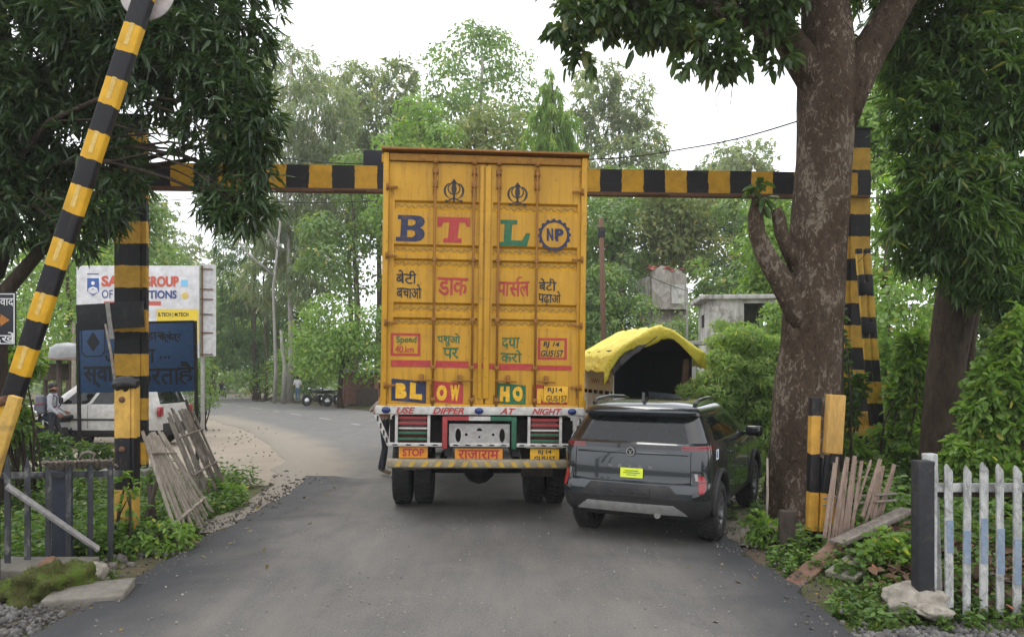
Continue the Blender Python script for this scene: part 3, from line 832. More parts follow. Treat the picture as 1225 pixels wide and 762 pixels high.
# dark mango tree upper left
D1 = 10.2
base = Vector((-7.35, D1, ground_z(-7.35, D1)))
stem = [(base + Vector(q), r) for q, r in [((0, 0, -0.1), 0.34), ((0.02, 0, 0.8), 0.27), ((0.1, 0, 1.7), 0.25), ((0.15, -0.05, 2.5), 0.24), ((0.1, -0.1, 3.4), 0.22), ((0.2, 0, 4.4), 0.18), ((0.3, 0, 5.6), 0.13), ((0.3, 0.1, 7.0), 0.07)]]
cls = [cl(40, 60, 10.4, 120, 85), cl(150, 40, 9.8, 100, 60), cl(225, 75, 9.6, 85, 70), cl(272, 130, 9.4, 58, 68), cl(282, 212, 9.4, 46, 44), cl(300, 165, 9.3, 34, 44), cl(285, 250, 9.3, 44, 26), cl(75, 165, 10.3, 95, 70), cl(20, 230, 10.0, 62, 70), cl(146, 205, 9.9, 28, 42), cl(112, 258, 9.7, 44, 24), cl(92, 292, 9.5, 30, 10), cl(60, -50, 10.4, 180, 60), cl(210, -20, 9.8, 110, 40), cl(290, 40, 9.6, 42, 40), cl(10, 120, 9.6, 50, 60)]
bare = [([at(u, v, 10.1) for u, v in [(-22, 380), (10, 345), (40, 310), (75, 270), (120, 230), (175, 200), (235, 190)]], [0.13, 0.1, 0.085, 0.075, 0.06, 0.045, 0.025]),
        ([at(u, v, 10.1) for u, v in [(-8, 330), (8, 290), (14, 250), (25, 190), (50, 120), (110, 60)]], [0.12, 0.1, 0.09, 0.08, 0.06, 0.03])]
grow('mango_tree', 'dark leaved mango tree hanging over the left gauge post', 'tree', base, stem, cls, M_BARK_DARK, LM['mango'], 5200, 9, 0.18, 0.042, 31, nlimb=14, spread=0.24, droop=0.3, hang=0.35, limb_r=0.3, bare=bare, shell=0.35)

# mango tree on the right
D2 = 11.2
base = Vector((6.45, D2, ground_z(6.45, D2)))
k2 = D2 / F
stem = [(at(u, v, D2), r * k2 * 0.8) for u, v, r in [(1122, 610, 36), (1124, 560, 29), (1127, 500, 27), (1133, 430, 26), (1142, 370, 28), (1148, 320, 24), (1136, 260, 20), (1140, 190, 18), (1136, 110, 14), (1140, 20, 9), (1140, -60, 5)]]
bare = [([at(u, v, D2 + 0.1) for u, v in [(1148, 480), (1156, 400), (1166, 340), (1176, 270), (1190, 200)]], [q * k2 for q in (11, 11, 10, 8, 6)]),
        ([at(u, v, D2 - 0.3) for u, v in [(1138, 230), (1120, 180), (1112, 120), (1105, 70)]], [q * k2 for q in (9, 9, 8, 4)])]
cls = [cl(1130, 40, 10.8, 78, 70), cl(1195, 110, 10.4, 62, 80), cl(1114, 150, 10.4, 48, 58), cl(1092, 245, 10.4, 32, 55), cl(1150, 240, 10.2, 66, 62), cl(1205, 250, 10.3, 52, 66), cl(1190, 325, 10.3, 56, 44), cl(1135, 300, 10.3, 36, 22), cl(1098, 300, 10.6, 28, 22), cl(1225, 30, 10.8, 50, 80), cl(1090, 70, 10.8, 34, 56), cl(1120, -60, 10.8, 120, 50), cl(1222, 360, 10.2, 30, 26)]
grow('mango_tree', 'dark leaved mango tree behind the white picket fence', 'tree', base, stem, cls, M_BARK_RED, LM['mango_fresh'], 4700, 9, 0.18, 0.044, 41, nlimb=13, spread=0.24, droop=0.35, hang=0.35, limb_r=0.3, bare=bare, shell=0.4)

def bush(name, label, u, d, cls, leaf_m, ntwig, nleaf, L, W, seed, stems=6, cat='bush', **kw):
    b = Vector(((u - CU) / F * d, d, ground_z((u - CU) / F * d, d)))
    t = thing(name, label, cat, b, group=kw.pop('group', None))
    rng = np.random.default_rng(seed)
    cs = [cl(c[0], c[1], d + (c[4] if len(c) > 4 else 0), c[2], c[3]) for c in cls]
    mb = MB()
    for c, r in cs:
        for q in range(stems):
            e = Vector(c) + Vector((rng.normal() * r[0], rng.normal() * r[1], rng.normal() * r[2])) * 0.45
            e.z = max(e.z, b.z + 0.1)
            mb.tube(limb_pts(b + Vector((rng.normal() * 0.15, rng.normal() * 0.15, -0.05)), e, rng, 0.05, 5), [0.025, 0.02, 0.016, 0.01, 0.005], 5)
    mb.build('stem', M_BARK_DARK, t, world=True)
    if kw.get('boughs'):
        clump_crown('foliage', [((c[0] - b.x, c[1] - b.y, c[2] - b.z), r) for c, r in cs], leaf_m, t, ntwig, nleaf, L, W, seed, kw['boughs'], kw.get('droop', 0.2), kw.get('hang', 0.2), kw.get('shape', 'lance')); return t
    crown('foliage', [((c[0] - b.x, c[1] - b.y, c[2] - b.z), r) for c, r in cs], leaf_m, t, ntwig, nleaf, L, W, seed, kw.get('spread', 0.2), kw.get('droop', 0.2), kw.get('hang', 0.2), kw.get('shell', 0.5), kw.get('shape', 'lance'), kw.get('whorl', True), lambda T: T[:, 2] > 0.02)
    return t

bush('feathery_bush', 'pale green feathery bush between the pickup and the thick trunk', 892, 14.0, [(892, 470, 52, 80), (868, 515, 34, 48), (915, 445, 30, 40), (925, 515, 34, 55), (868, 462, 16, 30), (885, 545, 50, 26), (938, 470, 26, 50)], LM['feather'], 420, 170, 0.11, 0.026, 51, boughs=0.22, hang=-0.1, droop=0.12)
bush('leafy_bush', 'dense broad leaved bush under the right mango tree', 1190, 9.6, [(1196, 490, 38, 56), (1168, 550, 36, 28), (1226, 440, 30, 66), (1200, 560, 60, 36)], LM['bright'], 1700, 10, 0.12, 0.06, 52, shape='round', spread=0.18)
bush('leafy_bush', 'bright bush at the foot of the right gauge post', 1050, 12.2, [(1040, 560, 34, 22), (1085, 535, 34, 30), (1085, 480, 18, 40), (1095, 440, 22, 50), (1012, 540, 20, 20)], LM['bright'], 900, 9, 0.16, 0.06, 53, shape='round', spread=0.2)
bush('leafy_bush', 'leafy bush at the left edge below the black signboard', 20, 11.5, [(30, 430, 20, 22), (0, 465, 28, 30), (18, 505, 20, 22), (-30, 430, 50, 60)], LM['bright'], 900, 8, 0.12, 0.05, 54, shape='round', spread=0.18)
bush('leafy_bush', 'small bush at the foot of the leaning lattice panel', 275, 11.0, [(272, 597, 24, 20), (255, 612, 26, 18)], LM['bright'], 420, 8, 0.075, 0.04, 55, shape='round', spread=0.1, stems=3)
bush('weed_plant', 'tangle of weeds hiding the feet of the schoolboy', 70, 13.5, [(30, 535, 40, 16), (90, 545, 40, 14), (60, 528, 20, 10), (118, 548, 24, 16)], LM['mango_fresh'], 420, 7, 0.10, 0.045, 60, shape='round', spread=0.14, cat='plant', stems=4)
bush('creeper', 'leafy creeper climbing the right gauge post', 1012, 12.3, [(1004, 430, 9, 40), (1008, 495, 16, 30), (1025, 460, 12, 16), (1003, 380, 6, 26)], LM['mango_fresh'], 170, 7, 0.12, 0.06, 56, shape='round', spread=0.14, cat='climbing plant', stems=2)
bush('weed_plant', 'leafy weed growing around the foot of the yellow and black stub post', 148, 8.0, [(150, 655, 42, 22), (200, 645, 34, 20), (120, 665, 30, 16), (150, 590, 10, 30)], LM['bright'], 300, 7, 0.07, 0.035, 57, shape='round', spread=0.1, cat='plant', stems=4)
bush('weed_plant', 'broad leaved weed beside the slanted planks and the boulder', 1065, 6.9, [(1062, 660, 30, 22), (1085, 680, 22, 16), (1040, 690, 34, 14)], LM['bright'], 170, 6, 0.085, 0.05, 58, shape='round', spread=0.1, cat='plant', stems=4)
bush('weed_plant', 'low green weed between the road edge and the stump', 925, 8.3, [(925, 640, 24, 22), (940, 676, 26, 14), (905, 628, 12, 18)], LM['bright'], 180, 6, 0.075, 0.04, 59, shape='round', spread=0.09, cat='plant', stems=4)

BG = [
    # name, label, u, d, top, r, clumps, bark, leaf, ntwig, nleaf, L, W, seed, extras
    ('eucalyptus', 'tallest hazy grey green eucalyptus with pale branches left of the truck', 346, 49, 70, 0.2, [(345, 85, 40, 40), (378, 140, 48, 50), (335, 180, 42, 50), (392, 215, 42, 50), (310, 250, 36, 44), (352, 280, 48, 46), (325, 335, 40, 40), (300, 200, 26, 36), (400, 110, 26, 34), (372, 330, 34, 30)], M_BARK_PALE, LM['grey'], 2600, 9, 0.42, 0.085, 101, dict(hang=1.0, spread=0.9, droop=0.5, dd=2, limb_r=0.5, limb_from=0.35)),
    ('eucalyptus', 'dark eucalyptus left of the pale trunks', 305, 56, 240, 0.26, [(292, 285, 26, 34), (280, 340, 30, 36), (305, 390, 40, 40), (285, 420, 34, 30), (270, 300, 16, 24)], M_BARK, LM['dark'], 700, 9, 0.4, 0.09, 102, dict(hang=0.7, spread=0.7, dd=2)),
    ('roadside_tree', 'green tree at the far bend behind the motorcycle rider', 255, 74, 320, 0.28, [(258, 385, 30, 46), (282, 392, 24, 40), (235, 410, 26, 36), (232, 440, 20, 20)], M_BARK, LM['mid'], 700, 9, 0.5, 0.2, 103, dict(hang=0.3, spread=0.7, dd=3)),
    ('shade_tree', 'bright green low shade tree over the roadside stall', 408, 39, 395, 0.17, [(405, 398, 44, 34), (382, 418, 30, 26), (432, 392, 26, 36), (415, 432, 44, 18), (372, 395, 16, 22)], M_BARK_DARK, LM['bright'], 1300, 9, 0.24, 0.09, 104, dict(spread=0.4, dd=1, limb_from=0.4)),
    ('roadside_tree', 'broad green tree beside the left edge of the truck box', 425, 44, 250, 0.28, [(412, 255, 40, 44), (436, 315, 34, 50), (396, 310, 32, 44), (440, 250, 28, 50), (415, 210, 30, 26), (400, 360, 30, 24)], M_BARK, LM['mid'], 1500, 9, 0.32, 0.12, 105, dict(spread=0.6, dd=2)),
    ('roadside_tree', 'airy tree with two thin crowns left above the truck', 452, 58, 95, 0.28, [(432, 108, 26, 34), (476, 100, 24, 30), (455, 150, 46, 30), (440, 200, 40, 34), (490, 140, 20, 22)], M_BARK, LM['grey'], 1300, 8, 0.42, 0.16, 106, dict(spread=0.8, dd=2, hang=0.5)),
    ('roadside_tree', 'tallest airy tree above the middle of the truck', 575, 52, 70, 0.34, [(572, 72, 44, 30), (545, 112, 36, 36), (612, 80, 20, 40), (596, 130, 46, 36), (532, 70, 14, 24), (565, 160, 60, 40), (625, 160, 30, 40), (590, 60, 30, 20)], M_BARK_PALE, LM['mid'], 1600, 9, 0.36, 0.13, 107, dict(spread=0.7, dd=2, hang=0.4)),
    ('roadside_tree', 'small vivid green tree above the left half of the truck', 500, 42, 140, 0.2, [(502, 148, 28, 24), (486, 182, 34, 26), (520, 185, 26, 30), (495, 240, 50, 50)], M_BARK, LM['bright'], 900, 9, 0.3, 0.12, 108, dict(spread=0.5, dd=1)),
    ('roadside_tree', 'pale olive tree above the centre of the truck roof', 580, 44, 140, 0.24, [(560, 165, 40, 34), (600, 165, 40, 34), (575, 215, 70, 50), (545, 190, 30, 30)], M_BARK, LM['olive'], 1300, 9, 0.32, 0.12, 109, dict(spread=0.6, dd=1.5)),
    ('ashoka_tree', 'narrow drooping ashoka tree above the right half of the truck', 662, 37, 95, 0.18, [(655, 98, 8, 18), (658, 122, 15, 24), (660, 150, 22, 30), (662, 185, 28, 36), (664, 235, 30, 50), (664, 300, 32, 60), (680, 160, 14, 30), (640, 170, 14, 34)], M_BARK, LM['bright'], 1500, 9, 0.34, 0.05, 110, dict(hang=2.2, spread=0.4, droop=0.6, dd=0.4, nlimb=3)),
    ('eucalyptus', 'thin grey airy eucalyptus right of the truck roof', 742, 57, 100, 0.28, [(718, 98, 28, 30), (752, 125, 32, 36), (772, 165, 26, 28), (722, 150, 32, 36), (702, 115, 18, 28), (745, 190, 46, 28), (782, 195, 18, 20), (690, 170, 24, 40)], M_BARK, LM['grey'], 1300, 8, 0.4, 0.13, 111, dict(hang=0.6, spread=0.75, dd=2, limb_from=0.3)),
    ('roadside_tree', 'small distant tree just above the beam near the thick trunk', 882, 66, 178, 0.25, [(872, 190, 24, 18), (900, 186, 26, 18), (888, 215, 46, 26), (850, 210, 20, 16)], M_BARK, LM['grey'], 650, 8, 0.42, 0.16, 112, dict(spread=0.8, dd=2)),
    ('roadside_tree', 'green tree behind the rusty pole below the beam', 735, 46, 250, 0.28, [(715, 262, 34, 34), (765, 272, 42, 36), (740, 310, 44, 34), (702, 310, 26, 50), (790, 250, 30, 30), (735, 235, 50, 26)], M_BARK, LM['mid'], 1500, 9, 0.34, 0.14, 113, dict(spread=0.6, dd=1.5)),
    ('roadside_tree', 'dark blue green tree left of the thick trunk', 880, 50, 230, 0.3, [(880, 250, 40, 26), (895, 285, 46, 40), (858, 272, 28, 40), (915, 320, 36, 40), (870, 330, 40, 36), (930, 260, 26, 36)], M_BARK_DARK, LM['dark'], 1500, 9, 0.36, 0.13, 114, dict(spread=0.6, dd=1.5)),
    ('roadside_tree', 'olive tree over the ruined house with the red tiles', 815, 43, 245, 0.26, [(812, 275, 34, 32), (832, 250, 34, 22), (790, 285, 26, 26), (840, 300, 28, 26), (800, 235, 30, 20)], M_BARK, LM['olive'], 1000, 9, 0.3, 0.12, 115, dict(spread=0.5, dd=1.0)),
    ('roadside_tree', 'fresh green tree just left of the thick trunk above the hut', 928, 27, 230, 0.14, [(925, 300, 20, 36), (918, 345, 22, 22), (935, 250, 18, 26), (940, 340, 24, 40)], M_BARK, LM['bright'], 700, 9, 0.2, 0.09, 116, dict(spread=0.3, dd=0.5)),
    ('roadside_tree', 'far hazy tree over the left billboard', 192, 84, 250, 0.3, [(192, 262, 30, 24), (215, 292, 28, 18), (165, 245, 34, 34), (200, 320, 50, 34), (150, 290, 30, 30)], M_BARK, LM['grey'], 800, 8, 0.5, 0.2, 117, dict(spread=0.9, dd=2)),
    ('roadside_tree', 'bright young tree behind the raised boom', 82, 27, 260, 0.12, [(72, 340, 46, 50), (112, 300, 40, 44), (45, 280, 44, 56), (60, 400, 44, 34), (122, 360, 34, 40), (100, 250, 40, 40)], M_BARK, LM['bright'], 1900, 9, 0.17, 0.07, 118, dict(spread=0.35, dd=1.0)),
    ('roadside_tree', 'green tree behind the left gauge post', 150, 33, 230, 0.18, [(142, 285, 46, 46), (178, 320, 26, 26), (170, 260, 30, 36), (120, 330, 36, 40)], M_BARK, LM['mid'], 1100, 9, 0.24, 0.1, 119, dict(spread=0.45, dd=1.0)),
    ('roadside_tree', 'green tree behind the right gauge post', 1062, 18.5, 230, 0.16, [(1052, 295, 40, 60), (1085, 400, 50, 60), (1100, 240, 44, 50), (1050, 360, 30, 50), (1040, 450, 40, 50), (1140, 330, 60, 60)], M_BARK, LM['bright'], 1900, 9, 0.17, 0.07, 120, dict(spread=0.35, dd=1.0)),
    ('roadside_tree', 'dense green tree closing the view at the right edge', 1190, 19.5, 260, 0.18, [(1180, 350, 60, 70), (1210, 430, 50, 80), (1140, 440, 46, 60), (1235, 300, 50, 80), (1190, 500, 70, 40)], M_BARK, LM['mid'], 1700, 9, 0.19, 0.08, 121, dict(spread=0.35, dd=1.0)),
    ('roadside_tree', 'thin leafed sapling beside the right gauge post top', 1048, 24, 110, 0.1, [(1048, 108, 16, 22), (1040, 150, 20, 26), (1052, 190, 26, 30)], M_BARK, LM['bright'], 260, 8, 0.18, 0.08, 122, dict(spread=0.3, dd=0.4)),
    ('roadside_tree', 'dense green tree between the billboard and the far bend', 205, 58, 300, 0.24, [(200, 340, 40, 40), (230, 390, 36, 44), (180, 390, 40, 44), (210, 430, 50, 30), (160, 350, 34, 44)], M_BARK, LM['mid'], 1300, 9, 0.4, 0.16, 130, dict(spread=0.6, dd=2)),
    ('roadside_tree', 'hazy grey tree in the gap over the far bend', 268, 90, 300, 0.26, [(262, 345, 40, 40), (288, 390, 34, 50), (250, 400, 40, 50)], M_BARK, LM['grey'], 900, 9, 0.55, 0.24, 131, dict(spread=0.9, dd=3)),
    ('roadside_tree', 'deep green tree behind the pale trunks', 345, 62, 300, 0.26, [(330, 350, 40, 50), (370, 340, 36, 60), (350, 410, 60, 40), (310, 430, 30, 30), (385, 400, 24, 50), (360, 280, 40, 40)], M_BARK, LM['mid'], 1500, 9, 0.42, 0.17, 132, dict(spread=0.7, dd=2)),
    ('roadside_tree', 'grey green tree between the eucalyptus and the truck roof', 420, 60, 150, 0.26, [(415, 190, 40, 40), (445, 240, 36, 40), (400, 240, 36, 50), (380, 200, 24, 40)], M_BARK, LM['grey'], 1100, 9, 0.42, 0.16, 133, dict(spread=0.7, dd=2)),
    ('roadside_tree', 'tall green tree directly behind the truck box', 570, 56, 180, 0.3, [(540, 240, 60, 60), (610, 240, 60, 60), (500, 260, 50, 60), (650, 250, 50, 70), (570, 330, 90, 70)], M_BARK, LM['mid'], 1500, 9, 0.42, 0.18, 134, dict(spread=0.7, dd=2)),
    ('roadside_tree', 'light green tree beyond the rusty pole', 770, 62, 250, 0.3, [(710, 240, 40, 34), (760, 240, 40, 30), (810, 250, 40, 40), (740, 330, 50, 60), (800, 340, 50, 60), (850, 370, 40, 40), (690, 330, 40, 60)], M_BARK, LM['mid'], 1900, 9, 0.46, 0.19, 135, dict(spread=0.7, dd=2)),
    ('roadside_tree', 'green tree beyond the white hut', 920, 40, 250, 0.22, [(905, 260, 36, 36), (930, 320, 30, 50), (900, 350, 40, 36), (945, 260, 24, 50), (870, 370, 30, 30)], M_BARK, LM['mid'], 1200, 9, 0.3, 0.13, 136, dict(spread=0.5, dd=1)),
    ('roadside_tree', 'green tree far left behind the parked white car', 110, 48, 300, 0.24, [(100, 350, 60, 50), (150, 400, 50, 50), (60, 400, 60, 50), (30, 330, 60, 60), (110, 440, 70, 30)], M_BARK, LM['mid'], 1500, 9, 0.36, 0.15, 137, dict(spread=0.6, dd=1)),
]
for (nm, lab, u, d, top, r, cls, bk, lf, nt, nl, L, W, sd, kw) in BG:
    if kw.get('hang', 0.3) < 0.45 and lf is not LM['grey']:
        area = sum(c[2] * c[3] for c in cls) * (d / F) ** 2
        kw['boughs'] = 0.021 * d if d > 30 else 0.024 * d
        nt = int(max(90, min(600, area * 3.6 / kw['boughs'] ** 2))); nl = 78; L, W = L * 0.8, W * 1.25
    px_tree(nm, lab, 'tree', u, d, top, r, cls, bk, lf, nt, nl, L, W, sd, group='trees along the far roads', **kw)

# pale leafless trunks among the eucalyptus
for i, (u, d, top, r, lab) in enumerate([(339, 45, 395, 0.16, 'bare pale trunk standing behind the man in the white shirt'), (318, 52, 330, 0.13, 'slim grey trunk in the shade left of the pale trunk'), (328, 46, 250, 0.12, 'forked bare pale tree rising over the bend')]):
    b = gp(u, d); t = thing('bare_tree', lab, 'tree', b, group='bare trunks at the bend')
    mb = MB(); mb.tube([b, at(u + 2, 440, d), at(u - 1, (top + 440) / 2, d), at(u + (9 if i == 2 else -3), top, d)], [r, r * 0.85, r * 0.75, r * 0.5], 9)
    if i == 2:
        mb.tube([at(u + 6, 300, d), at(u - 25, 245, d), at(u - 34, 205, d), at(u - 40, 190, d)], [0.1, 0.08, 0.05, 0.03], 6)
        mb.tube([at(u, 330, d), at(u - 30, 305, d), at(u - 60, 270, d), at(u - 72, 235, d)], [0.09, 0.08, 0.05, 0.03], 6)
        mb.tube([at(u + 9, 251, d), at(u + 6, 210, d), at(u + 4, 160, d)], [0.08, 0.06, 0.03], 6)
    mb.build('trunk', M_BARK_PALE if i != 1 else M_BARK, t, world=True)

for (nm, lab, u, d, cls, lf, nt, L, W, sd) in [
    ('shrub', 'dark shrub below the rusty pole', 735, 38, [(735, 350, 34, 30), (756, 380, 20, 22), (712, 385, 26, 22), (745, 410, 40, 30)], 'dark', 800, 0.26, 0.1, 201),
    ('shrub', 'dusty green shrub growing over the ruined house', 825, 34, [(846, 340, 12, 32), (800, 405, 26, 16), (838, 390, 14, 20), (815, 425, 40, 22)], 'mid', 700, 0.22, 0.08, 202),
    ('shrub', 'bright shrub at the foot of the white hut', 915, 21, [(912, 400, 12, 16), (926, 385, 14, 22), (890, 428, 30, 14), (938, 400, 18, 40)], 'bright', 700, 0.15, 0.06, 203),
    ('shrub', 'green shrub at the bend left of the motorcycle rider', 215, 46, [(218, 440, 30, 24), (190, 450, 34, 26)], 'mid', 700, 0.26, 0.1, 204),
    ('shrub', 'thin roadside shrub right of the billboard leg', 242, 24, [(240, 450, 11, 24), (247, 470, 9, 14), (236, 482, 12, 12)], 'mid', 160, 0.13, 0.04, 205),
    ('shrub', 'rounded green shrub filling the gap behind the parked motorcycles', 372, 52, [(372, 430, 30, 28), (395, 445, 34, 20), (350, 440, 24, 22)], 'bright', 600, 0.26, 0.12, 207),
    ('shrub', 'dense green shrub belt under the dark eucalyptus', 305, 62, [(306, 432, 22, 24), (325, 420, 34, 34), (350, 400, 34, 40)], 'mid', 600, 0.32, 0.14, 208),
    ('shrub', 'broad green shrub behind the yellow tarpaulin', 770, 36, [(700, 400, 30, 34), (735, 385, 34, 40), (790, 418, 40, 22), (715, 355, 26, 36), (860, 400, 40, 40)], 'mid', 600, 0.22, 0.1, 209),
    ('shrub', 'high hedge like shrub beyond the billboard side panel', 225, 80, [(215, 400, 34, 44), (248, 405, 22, 34), (180, 410, 40, 44)], 'mid', 600, 0.32, 0.14, 210),
    ('shrub', 'low shrub row at the far kerb behind the pale trunks', 310, 50, [(300, 455, 26, 12), (335, 460, 22, 10), (365, 455, 18, 14), (288, 460, 10, 8)], 'mid', 500, 0.26, 0.1, 206),
]:
    ar = sum(c[2] * c[3] for c in cls) * (d / F) ** 2; br = 0.016 * d
    bush(nm, lab, u, d, cls, LM[lf], int(max(30, ar * 4.5 / br ** 2)), 60, L * 0.85, W * 1.2, sd, boughs=br, stems=3, cat='shrub', group='shrubs along the far roads')

# the wood that closes the view far behind
rng = np.random.default_rng(77)
cs = []
for u in range(-900, 2200, 30):
    d = rng.uniform(105, 140); cs.append(cl(u, rng.uniform(425, 440), d, 34, rng.uniform(24, 40), 4))
    d = rng.uniform(105, 140); cs.append(cl(u + 12, 470, d, 34, 22, 4))
T, dd = cloud_points(cs, 9000, rng, 0.4)
P = np.repeat(T, 4, 0) + rng.normal(0, 0.8, (36000, 3))
V, Q = leaves(P, rng.normal(0, 1, P.shape), 1.3, 0.6, rng, 0.2, 0.2, 'round')
tag(np_mesh('woods', V, Q, LM['mid']), 'distant wood closing the view far behind the road', None, kind='stuff')
# ------------------------------------------------------------------ the yellow container truck
YEL = (0.60, 0.30, 0.012)
def truck_paint():
    m, n, l, p = nodes('yellow_truck_paint'); v = coord(n, l)
    a = noise_n(n, l, v, 2.2, 6, 0.6, 0.4)
    c = mixc(n, l, ramp(n, l, a, [(0.3, 0.0), (0.7, 1.0)]), (0.40, 0.205, 0.010), (0.505, 0.272, 0.016))
    st = noise_n(n, l, coord(n, l, (9, 9, 0.5)), 2.0, 8, 0.7, 0.3)
    c = mixc(n, l, ramp(n, l, st, [(0.50, 0.0), (0.72, 0.7)]), c, (0.2, 0.08, 0.014))
    sp = noise_n(n, l, v, 13, 8, 0.75)
    c = mixc(n, l, ramp(n, l, sp, [(0.58, 0.0), (0.68, 0.75)]), c, (0.13, 0.05, 0.018))
    l.new(c, p.inputs['Base Color']); p.inputs['Roughness'].default_value = 0.5; p.inputs['Specular IOR Level'].default_value = 0.35
    bump(n, l, p, noise_n(n, l, v, 3.5, 4), 0.25, 0.03)
    return m
M_TY = truck_paint()
M_RUST = surf('rusty_yellow_steel', (0.24, 0.10, 0.014), 0.65, dirt=0.85, dirt_col=(0.13, 0.05, 0.022), scale=6, stretch=(2, 2, 0.7))
M_RUSTY = surf('rusted_steel', (0.12, 0.06, 0.035), 0.85, dirt=0.5, dirt_col=(0.04, 0.025, 0.018), scale=6)
M_BLACK = surf('black_chassis_steel', (0.013, 0.012, 0.012), 0.75, dirt=0.5, dirt_col=(0.06, 0.05, 0.04), scale=5)
M_TYRE = surf('tyre_rubber', (0.016, 0.016, 0.017), 0.85, dirt=0.45, dirt_col=(0.07, 0.06, 0.05), scale=6)
M_WHITE = surf('chipped_white_paint', (0.46, 0.45, 0.42), 0.6, dirt=0.85, dirt_col=(0.16, 0.13, 0.1), scale=6)
M_GREYMETAL = surf('grey_sheet_metal', (0.34, 0.33, 0.31), 0.55, 0.2, dirt=0.6, dirt_col=(0.13, 0.11, 0.09), scale=5)
P_NAVY = surf('navy_sign_paint', (0.014, 0.02, 0.06), 0.55, dirt=0.25, dirt_col=(0.3, 0.15, 0.02), scale=9, bmp=0)
P_RED = surf('red_sign_paint', (0.36, 0.032, 0.03), 0.55, dirt=0.3, dirt_col=(0.5, 0.2, 0.03), scale=9, bmp=0)
P_GREEN = surf('green_sign_paint', (0.010, 0.11, 0.045), 0.55, dirt=0.25, dirt_col=(0.3, 0.2, 0.02), scale=9, bmp=0)
P_INK = surf('black_sign_paint', (0.016, 0.015, 0.018), 0.55, dirt=0.25, dirt_col=(0.2, 0.11, 0.02), scale=9, bmp=0)
P_BROWN = surf('brown_line_paint', (0.15, 0.11, 0.025), 0.6, dirt=0.2, scale=9, bmp=0)
P_YEL = surf('yellow_letter_paint', (0.68, 0.38, 0.02), 0.55, dirt=0.3, dirt_col=(0.4, 0.18, 0.02), scale=8, bmp=0)
P_ORANGE = surf('orange_panel_paint', (0.62, 0.24, 0.02), 0.5, dirt=0.3, dirt_col=(0.25, 0.1, 0.03), scale=7, bmp=0)

truck = thing('container_truck', 'yellow container truck seen from behind with painted lettering on its doors', 'truck', ((575.5 - CU) / F * 9.12, 9.12, 0), (0, R(0.75), R(3.5)))
def tl(u, v): return ((u - 575.5) / 97.0, 1.95 + (440 - v) / 97.0)

def wheel_set(parent, name, c, r, w, mats, axis='x', hub=0.45, spokes=0):
    """tyre with rounded shoulders and tread blocks, rim as its child"""
    mb = MB()
    prof = [(r * 0.62, -w * 0.42), (r * 0.72, -w * 0.5), (r * 0.9, -w * 0.5), (r * 0.97, -w * 0.42), (r, -w * 0.3), (r, w * 0.3), (r * 0.97, w * 0.42), (r * 0.9, w * 0.5), (r * 0.72, w * 0.5), (r * 0.62, w * 0.42), (r * 0.6, 0), (r * 0.62, -w * 0.42)]
    mb.lathe(prof, 36, axis, c)
    for k in range(36):
        a = 2 * math.pi * k / 36
        for s in (-0.28, 0.0, 0.28):
            aa = a + s * 0.15
            d = Vector((0, math.cos(aa), math.sin(aa))) if axis == 'x' else Vector((math.cos(aa), 0, math.sin(aa)))
            sd = Vector((1, 0, 0)) if axis == 'x' else Vector((0, 1, 0))
            q = Vector(c) + d * r + sd * (s * w)
            mb.beam(q - d * 0.02, q + d * 0.008, w * 0.2, r * 0.11, sd)
    tyre = mb.build('tyre', mats[0], parent)
    mb = MB()
    mb.lathe([(0.0, w * 0.18), (hub * r * 0.5, w * 0.2), (hub * r * 0.55, w * 0.08), (r * 0.5, w * 0.1), (r * 0.58, w * 0.4), (r * 0.63, w * 0.43), (r * 0.63, w * 0.2), (r * 0.6, -w * 0.3), (0.0, -w * 0.3)] if spokes == 0 else [(0, w * 0.1), (r * 0.2, w * 0.12), (r * 0.22, w * 0.0), (r * 0.55, -w * 0.1), (r * 0.57, w * 0.38), (r * 0.63, w * 0.43), (r * 0.63, w * 0.2), (r * 0.6, -w * 0.3), (0, -w * 0.3)], 28, axis, c)
    for k in range(spokes):
        a = 2 * math.pi * k / spokes
        d = Vector((0, math.cos(a), math.sin(a))) if axis == 'x' else Vector((math.cos(a), 0, math.sin(a)))
        sd = Vector((1, 0, 0)) if axis == 'x' else Vector((0, 1, 0))
        mb.beam(Vector(c) + d * r * 0.08 + sd * w * 0.16, Vector(c) + d * r * 0.6 + sd * w * 0.36, r * 0.1, r * 0.07, sd)
    rim = mb.build('rim', mats[1], tyre)
    return tyre

x0, zt = tl(455, 187); x1, zb = tl(697, 489)
# box walls and roof
mb = MB(); Lb = 7.2
mb.box(((x0 + x1) / 2, 0.05 + Lb / 2, (zt + zb) / 2), (x1 - x0 - 0.01, Lb, zt - zb - 0.01))
for s in (x0, x1):
    for k in range(28):
        y = 0.3 + k * 0.25
        mb.box((s, y, (zt + zb) / 2), (0.05, 0.12, zt - zb - 0.3), bev=0.015)
    mb.box((s, Lb / 2, zt - 0.06), (0.06, Lb, 0.1)); mb.box((s, Lb / 2, zb + 0.06), (0.06, Lb, 0.12))
mb.build('cargo_box', M_TY, truck)
